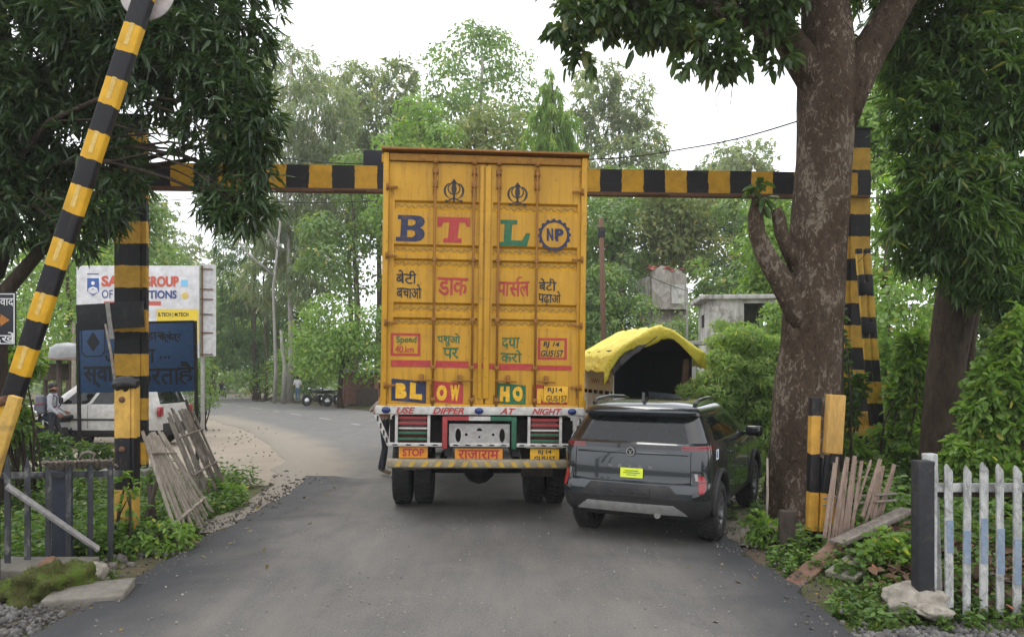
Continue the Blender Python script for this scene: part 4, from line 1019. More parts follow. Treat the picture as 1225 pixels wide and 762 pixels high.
# rear frame
mb = MB()
for s in (x0 + 0.03, x1 - 0.03): mb.box((s, 0.0, (zt + zb) / 2), (0.07, 0.1, zt - zb), bev=0.012)
mb.box(((x0 + x1) / 2, 0.0, zb + 0.03), (x1 - x0 - 0.14, 0.09, 0.055), bev=0.01)
mb.build('door_frame', M_TY, truck)
mb = MB(); mb.box(((x0 + x1) / 2, 0.0, zt - 0.05), (x1 - x0 - 0.14, 0.08, 0.09), bev=0.01); mb.build('door_header', surf('rusty_header_painted_shade', (0.29, 0.135, 0.014), 0.7, dirt=0.6, dirt_col=(0.09, 0.035, 0.015), scale=6), truck)  # darker brown paints in the shade under the rain lip, with rust patches
mb = MB(); mb.box(((x0 + x1) / 2, 0.0, zt + 0.025), (x1 - x0 + 0.05, 0.2, 0.03), Euler((R(-8), 0, 0)), bev=0.008)
mb.build('rain_lip', M_RUST, truck)

RIBS = [(242, 254), (294, 306), (311, 322), (363, 376), (381, 392)]
def door(xa, xb, ra, rb):
    z0, z1 = zb + 0.06, zt - 0.1
    prof = [(z1, 0.0)]
    for va, vb in RIBS:
        a, b = tl(0, va)[1], tl(0, vb)[1]
        prof += [(a, 0.0), (a - 0.025, 0.038), (b + 0.03, 0.038), (b, 0.0)]
    prof.append((z0, 0.0))
    mb = MB()
    for (p, q) in ((xa, ra), (rb, xb)):
        mb.add([(p, 0, z1), (q, 0, z1), (q, 0, z0), (p, 0, z0)], [[0, 3, 2, 1]])
    vs, fs = [], []
    for z, y in prof: vs += [(ra, y, z), (rb, y, z)]
    for i in range(len(prof) - 1): fs.append([2 * i, 2 * i + 2, 2 * i + 3, 2 * i + 1])
    mb.add(vs, fs)
    for k in range(len(RIBS)):
        i = 1 + 4 * k
        for s in (0, 1):
            mb.add([vs[2 * (i + j) + s] for j in range(4)], [[0, 1, 2, 3]])
    for (a, b, c, d) in ((xa, xb, z1, z1), (xa, xb, z0, z0)):
        mb.add([(a, 0, c), (b, 0, c), (b, 0.03, c), (a, 0.03, c)], [[0, 1, 2, 3]])
    for a in (xa, xb): mb.add([(a, 0, z0), (a, 0, z1), (a, 0.03, z1), (a, 0.03, z0)], [[0, 1, 2, 3]])
    return mb.build('door', M_TY, truck)
xm = tl(577, 0)[0]
dl = door(x0 + 0.066, xm - 0.012, tl(468, 0)[0], tl(568, 0)[0])
dr = door(xm + 0.012, x1 - 0.066, tl(585, 0)[0], tl(687, 0)[0])
mb = MB()
mb.box((xm - 0.06, -0.012, (zt + zb) / 2), (0.05, 0.02, zt - zb - 0.25), bev=0.006)
mb.box((xm + 0.02, -0.012, (zt + zb) / 2), (0.07, 0.02, zt - zb - 0.25), bev=0.006)
mb.build('door_seal_strip', M_TY, truck)

# locking rods with brackets, keepers and handles
for u, par in ((516, dl), (562, dl), (591.5, dr), (637.5, dr)):
    x = tl(u, 0)[0]; mb = MB()
    mb.cyl((x, -0.045, zt - 0.12), (x, -0.045, zb - 0.02), 0.015, 10)
    for v in (208, 222, 312, 383, 440, 478):
        z = tl(0, v)[1]; mb.box((x, -0.03, z), (0.06, 0.06, 0.05 if v != 222 else 0.09), bev=0.008)
    mb.lathe([(0.0, -0.02), (0.035, -0.02), (0.035, 0.02), (0, 0.02)], 12, 'y', (x, -0.05, tl(0, 196)[1]))
    rod = mb.build('lock_rod', M_RUST, par)
    h = MB(); z = tl(0, 455)[1]; s = -1 if u in (516, 562) else 1
    if u in (562, 637.5): s = -1
    h.beam((x - 0.02 * s, -0.065, z), (x + 0.25 * s * (1 if u != 637.5 else -1), -0.06, z - 0.012), 0.028, 0.018, bev=0.005)
    h.box((x + 0.14 * s * (1 if u != 637.5 else -1), -0.035, z + 0.02), (0.05, 0.05, 0.1), bev=0.008)
    h.build('handle', M_RUST, rod)
for s, par, xx in ((-1, dl, x0 + 0.05), (1, dr, x1 - 0.05)):
    for v in (228, 309, 388, 462):
        mb = MB(); z = tl(0, v)[1]
        mb.cyl((xx, -0.06, z - 0.04), (xx, -0.06, z + 0.04), 0.015, 8); mb.box((xx - s * 0.06, -0.045, z), (0.13, 0.018, 0.03), bev=0.004)
        mb.build('hinge', M_RUST, par)

def paint(name, mat, shapes, parent, off=0.004):
    """flat paint on the rear face; shapes = [(2d mesh in metres, u, v)]"""
    mb = MB()
    for sh, u, v in shapes:
        x, z = tl(u, v); mb.ring2d(sh, (x, 0, z), (1, 0, 0), (0, 0, 1), off)
    return mb.build(name, mat, parent)
PX = 1 / 97.0
def hand(sh, seed, h):
    vs, fs = sh
    return [(x + h * 0.09 * noise.noise((x / h * 1.6, y / h * 1.6, seed)), y + h * 0.09 * noise.noise((x / h * 1.6, y / h * 1.6, seed + 9.3)), z) for x, y, z in vs], fs
def W(s, u, v, wpx, hpx, bold=0.03, shear=0.0): return (hand(text2d(s, hpx * PX, bold, shear, wpx * PX), u * 0.37 + v, hpx * PX), u, v)
def polys(ps, k=PX): return poly2d([[(x * k, y * k) for x, y in pl] for pl in ps])

# slab letters
def rp(*pts): return list(pts)
Bout = [(-17, -15.5), (6, -15.5), (12, -14.2), (16, -10.5), (17, -6), (15.5, -1.5), (11.5, 1), (15, 3.5), (17, 8), (15.5, 12.5), (11, 15), (5, 15.5), (-15, 15.5), (-15, 10.5), (-11, 10.5), (-12, -10.5), (-17, -10.5)]
Bh1 = [(-3, 10.5), (3, 10.5), (6, 8.5), (5.5, 5), (2, 3.2), (-3, 3.2)]; Bh2 = [(-4, -2), (2, -2), (5.5, -4), (5.5, -8), (2, -10.5), (-4, -10.5)]
paint('painted_letter', P_NAVY, [(polys([Bout, Bh1, Bh2]), 487, 275.5)], dl)
Tout = [(-19, 15), (19.5, 15), (20, 4), (15.5, 4), (14, 8.5), (7, 9), (5, -10), (10, -10), (9.5, -15.5), (-12, -15.5), (-12, -10.5), (-6.5, -10), (-5, 9), (-12, 8.5), (-14.5, 3), (-19, 3)]
paint('painted_letter', P_RED, [(polys([Tout]), 538, 276)], dl)
Lout = [(-17, 15.5), (3, 15.5), (3, 10.5), (-3, 10), (-4, -9), (9, -9), (14, 0), (19, 0), (15, -16), (-18, -16), (-18, -11.5), (-13, -11), (-12, 10.5), (-17, 10.5)]
paint('painted_letter', P_GREEN, [(polys([Lout]), 611, 278)], dr)
gear = []
for k in range(64):
    a = 2 * math.pi * k / 64; r = 20.3 if (k // 2) % 2 == 0 else 18.3
    gear.append((r * math.cos(a), r * math.sin(a) * 0.98))
paint('painted_emblem', P_NAVY, [(polys([gear, circ(0, 0, 15.3, n=40)]), 659, 279.5), W('N', 654, 279, 9, 15, 0.06), W('P', 665, 279, 9, 15, 0.06), (polys([rect2d(-0.5, -5.5, 0.5, 6)]), 660, 279)], dr)
# double edged sword, ring and two curved swords
blade = [(0, 14), (2.8, 10), (2.2, 6), (3.2, 2), (2.4, -2.5), (1.2, -5), (1.2, -14), (-1.2, -14), (-1.2, -5), (-2.4, -2.5), (-3.2, 2), (-2.2, 6), (-2.8, 10)]
def arc(r, a0, a1, w, cx=0, cy=0, n=18, ey=1.0):
    return stroke2d([((cx + r * math.cos(R(a0 + (a1 - a0) * k / n))) * PX, (cy + r * ey * math.sin(R(a0 + (a1 - a0) * k / n))) * PX) for k in range(n + 1)], [PX * w * max(0.15, math.sin(math.pi * min(1, 0.12 + 0.88 * k / n)) if w > 2 else 1) for k in range(n + 1)])
for u, v, par in ((538, 229, dl), (614, 231, dr)):
    sh = [(polys([blade]), u, v), (arc(7.0, 0, 360, 1.4, 0, 2.2, 30), u, v), (arc(11.0, 60, -75, 2.6, 0, -0.5, 18, 0.92), u, v), (arc(11.0, 120, 255, 2.6, 0, -0.5, 18, 0.92), u, v),
          (stroke2d([(-8 * PX, -13 * PX), (0, -9 * PX), (8 * PX, -13 * PX)], 1.6 * PX), u, v), (polys([circ(-9, -13, 1.7, n=10)]), u, v), (polys([circ(9, -13, 1.7, n=10)]), u, v)]
    paint('painted_emblem', P_INK, sh, par)

DB = 0.013
paint('painted_words', P_INK, [W('बेटी', 483, 333, 24, 16, DB), W('बचाओ', 486.5, 350, 29, 16, DB)], dl)
paint('painted_words', P_RED, [W('डाक', 538, 343.5, 35, 21, 0.018)], dl)
paint('painted_words', P_RED, [W('पासल', 610.5, 345, 38, 17, 0.018), (stroke2d([(-1.5 * PX, -2 * PX), (-2.5 * PX, 2 * PX), (0.5 * PX, 5 * PX), (4 * PX, 5 * PX)], 1.8 * PX), 617, 336)], dr)
paint('painted_words', P_INK, [W('बेटी', 651.5, 339, 21, 14, DB), W('पढ़ाओ', 654.5, 355, 27, 17, DB)], dr)
fr = lambda w, h, t: polys([rect2d(-w, -h, w, h), rect2d(-w + t, -h + t, w - t, h - t)])
paint('painted_frame', P_RED, [(fr(17.5, 13.5, 3), 483, 413.5), W('40.km', 482, 419, 22, 8, 0.02)], dl)
paint('painted_frame', P_RED, [(fr(17.5, 13, 3), 658.5, 416), (polys([rect2d(-10, -1, 10, 1)], PX * 0.01), 658, 416)], dr)
paint('painted_words', P_GREEN, [W('Speed', 484, 408.5, 24, 10, 0.02)], dl)
paint('painted_words', P_INK, [W('RJ 14', 657, 411.5, 20, 8, 0.02, 0.2), W('GU5157', 658.5, 421.5, 27, 8, 0.02, 0.2)], dr)
paint('painted_words', P_GREEN, [W('पशुओ', 534, 407, 27, 15, DB), W('पर', 537, 423, 18, 13, DB)], dl)
paint('painted_words', P_GREEN, [W('दया', 608, 410, 21, 14, DB), W('करो', 609, 425.5, 25, 15, DB)], dr)
bar = lambda a, b, v, h: (polys([rect2d(-(b - a) / 2, -h / 2, (b - a) / 2, h / 2)]), (a + b) / 2, v)
paint('painted_band', P_RED, [bar(466, 513, 436, 8), bar(519, 558, 436.3, 8), bar(564, 576, 437.5, 6)], dl)
paint('painted_band', P_RED, [bar(579, 589, 438, 7), bar(594, 635, 438.5, 8), bar(640, 682, 439, 6)], dr)
# rust and grime runs below the fittings
rr_ = random.Random(12)
for par, us, xe in ((dl, (516, 562), 463), (dr, (591.5, 637.5), 691)):
    mb = MB(); k = 0
    for u in list(us) * 3 + [xe] * 3:
        for v in (200, 226, 316, 388, 458, 470):
            if rr_.random() < 0.45: continue
            for q in range(rr_.randint(1, 3)):
                L_ = rr_.uniform(6, 26); x = u + rr_.uniform(-3.5, 3.5); n_ = 6
                v1 = min(v + rr_.uniform(1, 4) + L_, 486)
                x_, z_1 = tl(x, v + 2); L2 = (v1 - v) * PX; k += 1
                for va, vb in RIBS:
                    if v + 2 < vb and v1 > va: L2 = max(0.0, (va - v - 2) * PX)
                if L2 < 0.03: continue
                mb.ring2d(stroke2d([(0.004 * math.sin(i * 1.7 + k), -L2 * i / n_) for i in range(n_ + 1)], [rr_.uniform(0.6, 1.6) * PX * (1 - i / (n_ + 0.3)) for i in range(n_ + 1)]), (x_, 0, z_1), (1, 0, 0), (0, 0, 1), 0.0022 + (k % 7) * 0.0002)
    mb.build('rust_runs', surf('rust_run_stain', (0.2, 0.085, 0.012), 0.7, dirt=0.4, dirt_col=(0.1, 0.04, 0.015), scale=14, bmp=0), par)
# wavy ornament in every recess
for xa, xb, par in ((470, 566, dl), (588, 685, dr)):
    sh = []
    for j, (va, vb) in enumerate(RIBS):
        pts = [((-(xb - xa) / 2 + (xb - xa) * k / 60) * PX, (1.7 * math.sin(k * 1.25 + j) + 0.8 * math.sin(k * 0.37)) * PX) for k in range(61)]
        sh.append((stroke2d(pts, [1.0 * PX * (0.5 + 0.5 * abs(math.sin(k * 1.25 / 2 + j))) for k in range(61)]), (xa + xb) / 2, (va + vb) / 2 + 0.6))
    mb = MB()
    for s, u, v in sh:
        x, z = tl(u, v); mb.ring2d(s, (x, 0.034, z), (1, 0, 0), (0, 0, 1), 0.0)
    mb.build('painted_wave', P_BROWN, par)
# the horn words on coloured blocks
for txt, u, v, w, h, mt, par in (('BL', 487.5, 468.5, 41, 29, P_NAVY, dl), ('OW', 534.5, 470, 35, 28, P_RED, dl), ('HO', 609.5, 471, 35, 27, P_GREEN, dr), ('RN', 656.5, 472.5, 41, 27, P_RED, dr)):
    paint('painted_block', mt, [(polys([[(-w / 2, h / 2), (w / 2, h / 2 - 3), (w / 2, -h / 2), (-w / 2, -h / 2 + 3)]]), u, v)], par)
    paint('painted_words', P_YEL, [W(txt[0], u - w * 0.22, v, w * 0.34, h * 0.66, 0.09), W(txt[1], u + w * 0.22, v, w * 0.34, h * 0.66, 0.09)], par, 0.008)
mb = MB(); x, z = tl(663, 470.5); mb.box((x, -0.025, z), (29 * PX, 0.01, 19 * PX), Euler((0, R(1), 0)), bev=0.003)
pl = mb.build('number_plate', surf('yellow_plate', (0.66, 0.36, 0.02), 0.45, dirt=0.25, bmp=0), dr)
mb = MB()
for s, u, v, w in (('RJ14', 662, 466, 18), ('GU5157', 664, 475.5, 25)): mb.ring2d(text2d(s, 7 * PX, 0.02, 0, w * PX), (tl(u, v)[0], -0.031, tl(u, v)[1]), (1, 0, 0), (0, 0, 1))
mb.build('plate_letters', P_INK, pl)

# white sill under the doors with red words
mb = MB(); a, b = tl(449, 0)[0], tl(697, 0)[0]; zs = tl(0, 491)[1]
mb.box(((a + b) / 2, -0.03, zs), (b - a, 0.12, 10 * PX), bev=0.01)
sill = mb.build('rear_sill', M_WHITE, truck)
mb = MB()
for s, u, w in (('USE', 485, 22), ('DIPPER', 535, 37), ('AT', 605, 19), ('NIGHT', 652, 36)):
    mb.ring2d(text2d(s, 7.5 * PX, 0.03, 0.35, w * PX), (tl(u, 491)[0], -0.093, tl(u, 491)[1]), (1, 0, 0), (0, 0, 1))
mb.build('painted_words', P_RED, sill)
for u in (462, 571, 682):
    mb = MB(); x, z = tl(u, 491); mb.lathe([(0, -0.02), (0.048, -0.016), (0.055, 0.0), (0.055, 0.01)], 20, 'y', (x, -0.093, z))
    for q in range(len(mb.v)): mb.v[q].z = z + (mb.v[q].z - z) * 0.72
    mb.build('reflector', surf('blue_reflector', (0.015, 0.03, 0.12), 0.25, dirt=0.1, bmp=0), sill)

P_SR = surf('dusty_red_slat', (0.3, 0.035, 0.035), 0.65, dirt=0.7, dirt_col=(0.12, 0.08, 0.07), scale=6)
P_SG = surf('dusty_green_slat', (0.015, 0.1, 0.05), 0.65, dirt=0.7, dirt_col=(0.08, 0.08, 0.06), scale=6)
# light guards
for ua, ub, off in ((474, 512, 0), (631, 669, 1.5)):
    xa, xb = tl(ua, 0)[0], tl(ub, 0)[0]; z1, z0 = tl(0, 496 + off)[1], tl(0, 532 + off)[1]
    mb = MB()
    for x in (xa, xb): mb.box((x, -0.04, (z0 + z1) / 2), (0.035, 0.05, z1 - z0), bev=0.006)
    mb.box(((xa + xb) / 2, -0.04, z0), (xb - xa + 0.07, 0.045, 0.03), bev=0.006)
    g = mb.build('lamp_guard', M_WHITE, truck)
    for v, mt in ((500, P_SR), (506.5, P_SR), (512.5, M_WHITE), (518, P_SG), (525, P_SG)):
        s = MB(); z = tl(0, v + off)[1]; s.box(((xa + xb) / 2, -0.035, z), (xb - xa - 0.04, 0.03, 0.034 if mt is not M_WHITE else 0.022), bev=0.005)
        s.build('slat', mt, g)
    t = MB(); t.box(((xa + xb) / 2, 0.03, (z0 + z1) / 2), (xb - xa - 0.06, 0.05, z1 - z0 - 0.05), bev=0.01)
    t.build('tail_lamp', surf('dull_red_lens', (0.1, 0.012, 0.01), 0.3, dirt=0.3, bmp=0), g)
# tricolour frame and pierced plate in the middle
xa, xb = tl(531, 0)[0], tl(613, 0)[0]; z1, z0 = tl(0, 500)[1], tl(0, 534)[1]
mb = MB()
mb.box((xa, -0.06, (z0 + z1) / 2), (0.06, 0.07, z1 - z0 + 0.04), bev=0.006, mi=0); mb.box((xb, -0.06, (z0 + z1) / 2), (0.06, 0.07, z1 - z0 + 0.04), bev=0.006, mi=2)
w3 = (xb - xa - 0.06) / 3
for k in range(3): mb.box((xa + 0.03 + w3 * (k + 0.5), -0.06, z1), (w3, 0.07, 0.05), mi=k)
mb.build('tow_frame', [P_SR, M_WHITE, P_SG], truck)
hw, hh = (xb - xa - 0.1) / 2, 12.8 * PX
holes = [circ(-0.26, -0.01, 0.035, 0.085, 16), circ(0.28, -0.01, 0.035, 0.085, 16), circ(-0.16, 0.0, 0.018, n=10), circ(0.17, 0.0, 0.018, n=10), [(0.035 * math.cos(R(a)), 0.045 + 0.035 * math.sin(R(a))) for a in range(0, 181, 20)], circ(0, -0.03, 0.014, n=10)]
mb = MB(); zc = tl(0, 519.5)[1]
mb.ring2d(poly2d([rect2d(-hw, -hh, hw, hh)] + holes), ((xa + xb) / 2, -0.03, zc), (1, 0, 0), (0, 0, 1))
mb.build('tow_plate', M_GREYMETAL, truck)
mb = MB(); mb.box(((xa + xb) / 2, 0.05, zc), (hw * 2, 0.02, hh * 2))
mb.build('cross_member', M_BLACK, truck)
# lower white rail with dark dashes, side stays
mb = MB(); mk = MB()
for ua, ub in ((465, 528), (537, 608), (616, 681)):
    xa, xb = tl(ua, 0)[0], tl(ub, 0)[0]; z = tl(0, 531.5)[1]
    mb.box(((xa + xb) / 2, -0.06, z), (xb - xa, 0.05, 0.045), bev=0.008)
    k = int((ub - ua) / 13)
    for q in range(k):
        x = xa + (q + 0.5) * (xb - xa) / k
        mk.add([(x - 0.04, -0.0862, z - 0.008), (x + 0.02, -0.0862, z - 0.012), (x + 0.04, -0.0862, z + 0.004), (x - 0.02, -0.0862, z + 0.01)], [[0, 1, 2, 3]])
for s, (ua, va), (ub, vb) in ((-1, (450, 496), (466, 533)), (1, (694, 497), (680, 534))):
    pa, pb = tl(ua, va), tl(ub, vb)
    mb.beam((pa[0], -0.05, pa[1]), (pb[0], -0.05, pb[1]), 0.05, 0.05, (0, 1, 0), bev=0.008)
    for q in range(4):
        t = (q + 0.6) / 4.4; x = pa[0] + (pb[0] - pa[0]) * t; z = pa[1] + (pb[1] - pa[1]) * t
        mk.add([(x - 0.012, -0.0772, z - 0.03), (x + 0.012, -0.0772, z - 0.036), (x + 0.012, -0.0772, z + 0.03), (x - 0.012, -0.0772, z + 0.036)], [[0, 1, 2, 3]])
rail = mb.build('guard_rail', M_WHITE, truck); mk.build('painted_dashes', P_INK, rail)
# name boards under the rail
for ua, ub, va, vb, words_, mt, tm in ((477, 511, 534, 548, [('STOP', 0, 25, 9)], P_ORANGE, P_RED), (543, 600, 536, 551, [('राजाराम', 0, 48, 11)], P_ORANGE, P_RED), (633, 668, 536, 552, [('RJ 14', -3.8, 16, 6), ('GU5157', 3.6, 25, 6)], P_YEL, P_INK)):
    (xa, z1), (xb, z0) = tl(ua, va), tl(ub, vb)
    mb = MB(); mb.box(((xa + xb) / 2, -0.02, (z0 + z1) / 2), (xb - xa, 0.02, z1 - z0), bev=0.004)
    b = mb.build('name_board', mt, truck)
    mb = MB()
    for s, dv, w, h in words_: mb.ring2d(text2d(s, h * PX, 0.03, 0, w * PX), ((xa + xb) / 2, -0.033, (z0 + z1) / 2 - dv * PX), (1, 0, 0), (0, 0, 1))
    mb.build('painted_words', tm, b)
# rear bumper with slanted yellow marks
xa, xb = tl(463, 0)[0], tl(677, 0)[0]; z1, z0 = tl(0, 548.5)[1], tl(0, 559)[1]
mb = MB(); mb.box(((xa + xb) / 2, -0.04, (z0 + z1) / 2), (xb - xa, 0.14, z1 - z0), bev=0.03)
bmp_ = mb.build('bumper', surf('faded_bumper_paint', (0.24, 0.205, 0.14), 0.7, dirt=0.85, dirt_col=(0.12, 0.1, 0.07), scale=5), truck)
mb = MB()
for k in range(13):
    x = xa + 0.1 + k * 0.16; s = 0.04 if k < 6 else -0.04
    mb.add([(x, -0.1125, z0 + 0.02), (x + 0.06, -0.1125, z0 + 0.02), (x + 0.06 + s, -0.1125, z1 - 0.02), (x + s, -0.1125, z1 - 0.02)], [[0, 1, 2, 3]])
mb.build('painted_stripes', surf('faded_yellow_marks', (0.45, 0.29, 0.04), 0.6, dirt=0.6, dirt_col=(0.2, 0.16, 0.1), scale=7, bmp=0), bmp_)
# chassis, axle, springs, mud flap
mb = MB()
for s in (-0.42, 0.42): mb.box((s, 4.5, 0.98), (0.09, 9.0, 0.24))
for y in (0.3, 1.8, 3.4, 5.0, 6.6): mb.box((0, y, 1.0), (1.9, 0.1, 0.12))
mb.box((0, 3.9, 1.25), (2.3, 7.0, 0.14)); mb.box((0, 0.22, 1.12), (2.3, 0.06, 0.34))
mb.build('chassis', M_BLACK, truck)
for y in (1.55,):
    mb = MB(); mb.cyl((-0.95, y, 0.52), (0.95, y, 0.52), 0.085, 14); mb.blob((0, y, 0.52), (0.24, 0.26, 0.24), 3, 2, 0.05)
    for s in (-0.52, 0.52):
        for q in range(5): mb.beam((s, y - 0.65 + q * 0.08, 0.68 - q * 0.02), (s, y + 0.65 - q * 0.08, 0.68 - q * 0.02), 0.08, 0.018)
    mb.build('rear_axle', M_BLACK, truck)
M_RIM = surf('dull_wheel_steel', (0.1, 0.06, 0.05), 0.6, 0.3, dirt=0.6, scale=6)
for x in (-1.08, -0.78, 0.78, 1.08): wheel_set(truck, 'wheel', (x, 1.55, 0.52 + x * 0.013), 0.5, 0.26, (M_TYRE, M_RIM))
for x in (-1.05, 1.05): wheel_set(truck, 'wheel', (x, 7.9, 0.52 + x * 0.013), 0.5, 0.27, (M_TYRE, M_RIM))
M_FLAP = surf('grey_rubber_flap', (0.055, 0.05, 0.045), 0.9, dirt=0.6, dirt_col=(0.13, 0.11, 0.09))
mb = MB(); mb.box((0.78, 1.0, 0.68), (0.44, 0.012, 0.42)); mb.build('mud_flap', M_FLAP, truck)
mb = MB(); mb.box((-0.9, 1.0, 0.72), (0.3, 0.012, 0.34)); mb.build('mud_flap', M_FLAP, truck)
mb = MB(); mb.cyl((-1.0, 3.6, 0.85), (-1.0, 4.7, 0.85), 0.28, 18); mb.build('fuel_tank', M_GREYMETAL, truck)
# cab
mb = MB(); mb.prism([(7.45, 0.95), (9.45, 0.95), (9.5, 1.6), (9.42, 1.95), (9.12, 2.85), (8.9, 2.98), (7.55, 2.98), (7.45, 2.9)], -1.15, 1.15)
cab = mb.build('cab', surf('orange_cab_paint', (0.55, 0.2, 0.02), 0.4, dirt=0.4), truck)
M_GLASSD = glass_mat('dark_glass', mixf=0.35)
mb = MB(); mb.add([(-1.0, 9.43, 2.0), (1.0, 9.43, 2.0), (0.95, 9.17, 2.78), (-0.95, 9.17, 2.78)], [[0, 1, 2, 3]]); mb.build('windscreen', M_GLASSD, cab)
for s in (-1, 1):
    mb = MB(); mb.add([(s * 1.156, 8.15, 1.95), (s * 1.156, 9.2, 1.95), (s * 1.156, 8.98, 2.75), (s * 1.156, 8.15, 2.75)], [[0, 1, 2, 3]]); mb.build('side_window', M_GLASSD, cab)
    mb = MB(); mb.tube([(s * 1.15, 9.2, 2.3), (s * 1.38, 9.25, 2.35), (s * 1.4, 9.22, 2.6)], 0.015, 6); mb.box((s * 1.4, 9.24, 2.35), (0.18, 0.05, 0.34), bev=0.02); mb.build('mirror', M_BLACK, cab)
    mb = MB(); mb.lathe([(0, 0.03), (0.1, 0.02), (0.12, 0), (0.12, -0.03)], 18, 'y', (s * 0.8, 9.5, 1.2)); mb.build('headlight', M_WHITE, cab)
mb = MB(); mb.box((0, 9.5, 0.78), (2.3, 0.2, 0.3), bev=0.04); mb.build('front_bumper', M_WHITE, truck)
# ------------------------------------------------------------------ cars
def interp_slices(sl, z, k):
    for a, b in zip(sl, sl[1:]):
        if z <= b[0]:
            t = (z - a[0]) / max(1e-6, b[0] - a[0]); return a[k] + (b[k] - a[k]) * max(0, t)
    return sl[-1][k]

def car_shell(sl, classify, wells, well_r, mats, nS=34, nR=9, nC=6, well_in=0.56):
    """body from level outlines (height, half width, rear, front, rear bow, rear radius, front radius); wheel wells are cut out; faces are sorted into parts"""
    rows = []
    for (z, hw, yr, yf, bow, rr, rf) in sl:
        half, info = [], []
        for i in range(nR):
            x = (hw - rr) * i / nR; half.append((x, yr + bow * (x / hw) ** 2)); info.append(('r', i / nR))
        for i in range(nC):
            a = R(90) * i / nC; b0 = bow * ((hw - rr) / hw) ** 2
            half.append((hw - rr + rr * math.sin(a), yr + b0 + rr * (1 - math.cos(a)))); info.append(('c', i / nC))
        y0 = yr + bow * ((hw - rr) / hw) ** 2 + rr; y1 = yf - rf
        for i in range(nS):
            half.append((hw, y0 + (y1 - y0) * i / nS)); info.append(('s', i / nS))
        for i in range(nC):
            a = R(90) * i / nC
            half.append((hw - rf * 0.8 * (1 - math.cos(a)), y1 + rf * math.sin(a))); info.append(('d', i / nC))
        xf = hw - rf * 0.8
        for i in range(nR + 1):
            half.append((xf * (1 - i / nR), yf + 0.04 * (i / nR))); info.append(('f', i / nR))
        ring = [(x, y, z) for x, y in half] + [(-x, y, z) for x, y in half[-2:0:-1]]
        inf = info + info[-2:0:-1]
        rows.append((ring, inf))
    M = len(rows[0][0]); vs = [p for r, _ in rows for p in r]; fs, mi = [], []
    nh = len(half)
    for j in range(len(rows) - 1):
        for i in range(M):
            k = (i + 1) % M
            f = [j * M + i, j * M + k, (j + 1) * M + k, (j + 1) * M + i]
            ii = i if i < nh - 1 else k
            ii = i if i < nh - 1 else (2 * (nh - 1) - i - 1)
            c = sum((Vector(vs[q]) for q in f), Vector()) / 4
            fs.append(f); mi.append(classify(c.x, c.y, c.z, rows[0][1][ii][0], rows[0][1][ii][1]))
    fs.append(list(range(M))[::-1]); mi.append(1)
    fs.append([(len(rows) - 1) * M + i for i in range(M)]); mi.append(0)
    me = bpy.data.meshes.new('shell'); me.from_pydata(vs, [], fs)
    for q in mats: me.materials.append(q)
    me.polygons.foreach_set('material_index', mi); me.polygons.foreach_set('use_smooth', [True] * len(fs)); me.update()
    ob = bpy.data.objects.new('shell', me); COL.objects.link(ob)
    cut = MB()
    for (x, y, z) in wells:
        cut.cyl((math.copysign(well_in, x), y, z), (math.copysign(1.4, x), y, z), well_r, 40)
    cme = bpy.data.meshes.new('cut'); cme.from_pydata([tuple(p) for p in cut.v], [], cut.f)
    for q in mats: cme.materials.append(q)
    cme.polygons.foreach_set('material_index', [1] * len(cut.f)); cme.update()
    co = bpy.data.objects.new('cut', cme); COL.objects.link(co)
    bm_ = ob.modifiers.new('b', 'BOOLEAN'); bm_.operation = 'DIFFERENCE'; bm_.object = co; bm_.solver = 'EXACT'
    dg = bpy.context.evaluated_depsgraph_get()
    r = bpy.data.meshes.new_from_object(ob.evaluated_get(dg))
    out = {}
    for p in r.polygons:
        d = out.setdefault(p.material_index, ({}, [], []))
        f = []
        for v in p.vertices:
            if v not in d[0]: d[0][v] = len(d[0]); d[1].append(tuple(r.vertices[v].co))
            f.append(d[0][v])
        d[2].append(f)
    for o in (ob, co): bpy.data.objects.remove(o)
    return out

def part_from(out, idx, name, mat, parent, angle=35, test=None):
    if idx not in out: return None
    _, vs, fs = out[idx]
    if test: fs = [f for f in fs if test(sum((Vector(vs[i]) for i in f), Vector()) / len(f))]
    me = bpy.data.meshes.new(name)
    used = sorted({i for f in fs for i in f}); mp = {k: i for i, k in enumerate(used)}
    me.from_pydata([vs[i] for i in used], [], [[mp[i] for i in f] for f in fs])
    me.polygons.foreach_set('use_smooth', [True] * len(fs)); me.materials.append(mat); me.update()
    me.set_sharp_from_angle(angle=R(angle))
    o = bpy.data.objects.new(name, me); COL.objects.link(o); o.parent = parent
    return o

M_CARPAINT = surf('dark_grey_car_paint', (0.015, 0.021, 0.025), 0.2, 0.3, dirt=0.2, dirt_col=(0.04, 0.035, 0.03), scale=2.0, bmp=0, var=0.06, spec=0.5, coat=0.8)
M_CLAD = surf('black_plastic_cladding', (0.018, 0.018, 0.019), 0.6, dirt=0.45, dirt_col=(0.08, 0.07, 0.06), scale=4, bmp=0.05)
M_GLASS = glass_mat('tinted_car_glass', (0.26, 0.30, 0.29), 0.5, 0.015)
M_TAIL = surf('dark_red_lens', (0.11, 0.006, 0.008), 0.12, dirt=0, bmp=0, var=0.1, coat=0.6)
M_TAILB = surf('bright_red_lens', (0.26, 0.012, 0.016), 0.15, dirt=0, bmp=0, var=0.1, coat=0.6)
M_SILVER = surf('satin_silver_plastic', (0.33, 0.33, 0.32), 0.4, 0.3, dirt=0.35, dirt_col=(0.15, 0.13, 0.1), scale=4, bmp=0)
M_CHROME = plain('dull_chrome', (0.5, 0.5, 0.5), 0.25, 0.9)
M_SEAT = surf('dark_seat_cloth', (0.02, 0.02, 0.022), 0.9, dirt=0)
M_ALLOY = surf('dark_alloy', (0.16, 0.16, 0.165), 0.35, 0.6, dirt=0.3, bmp=0)
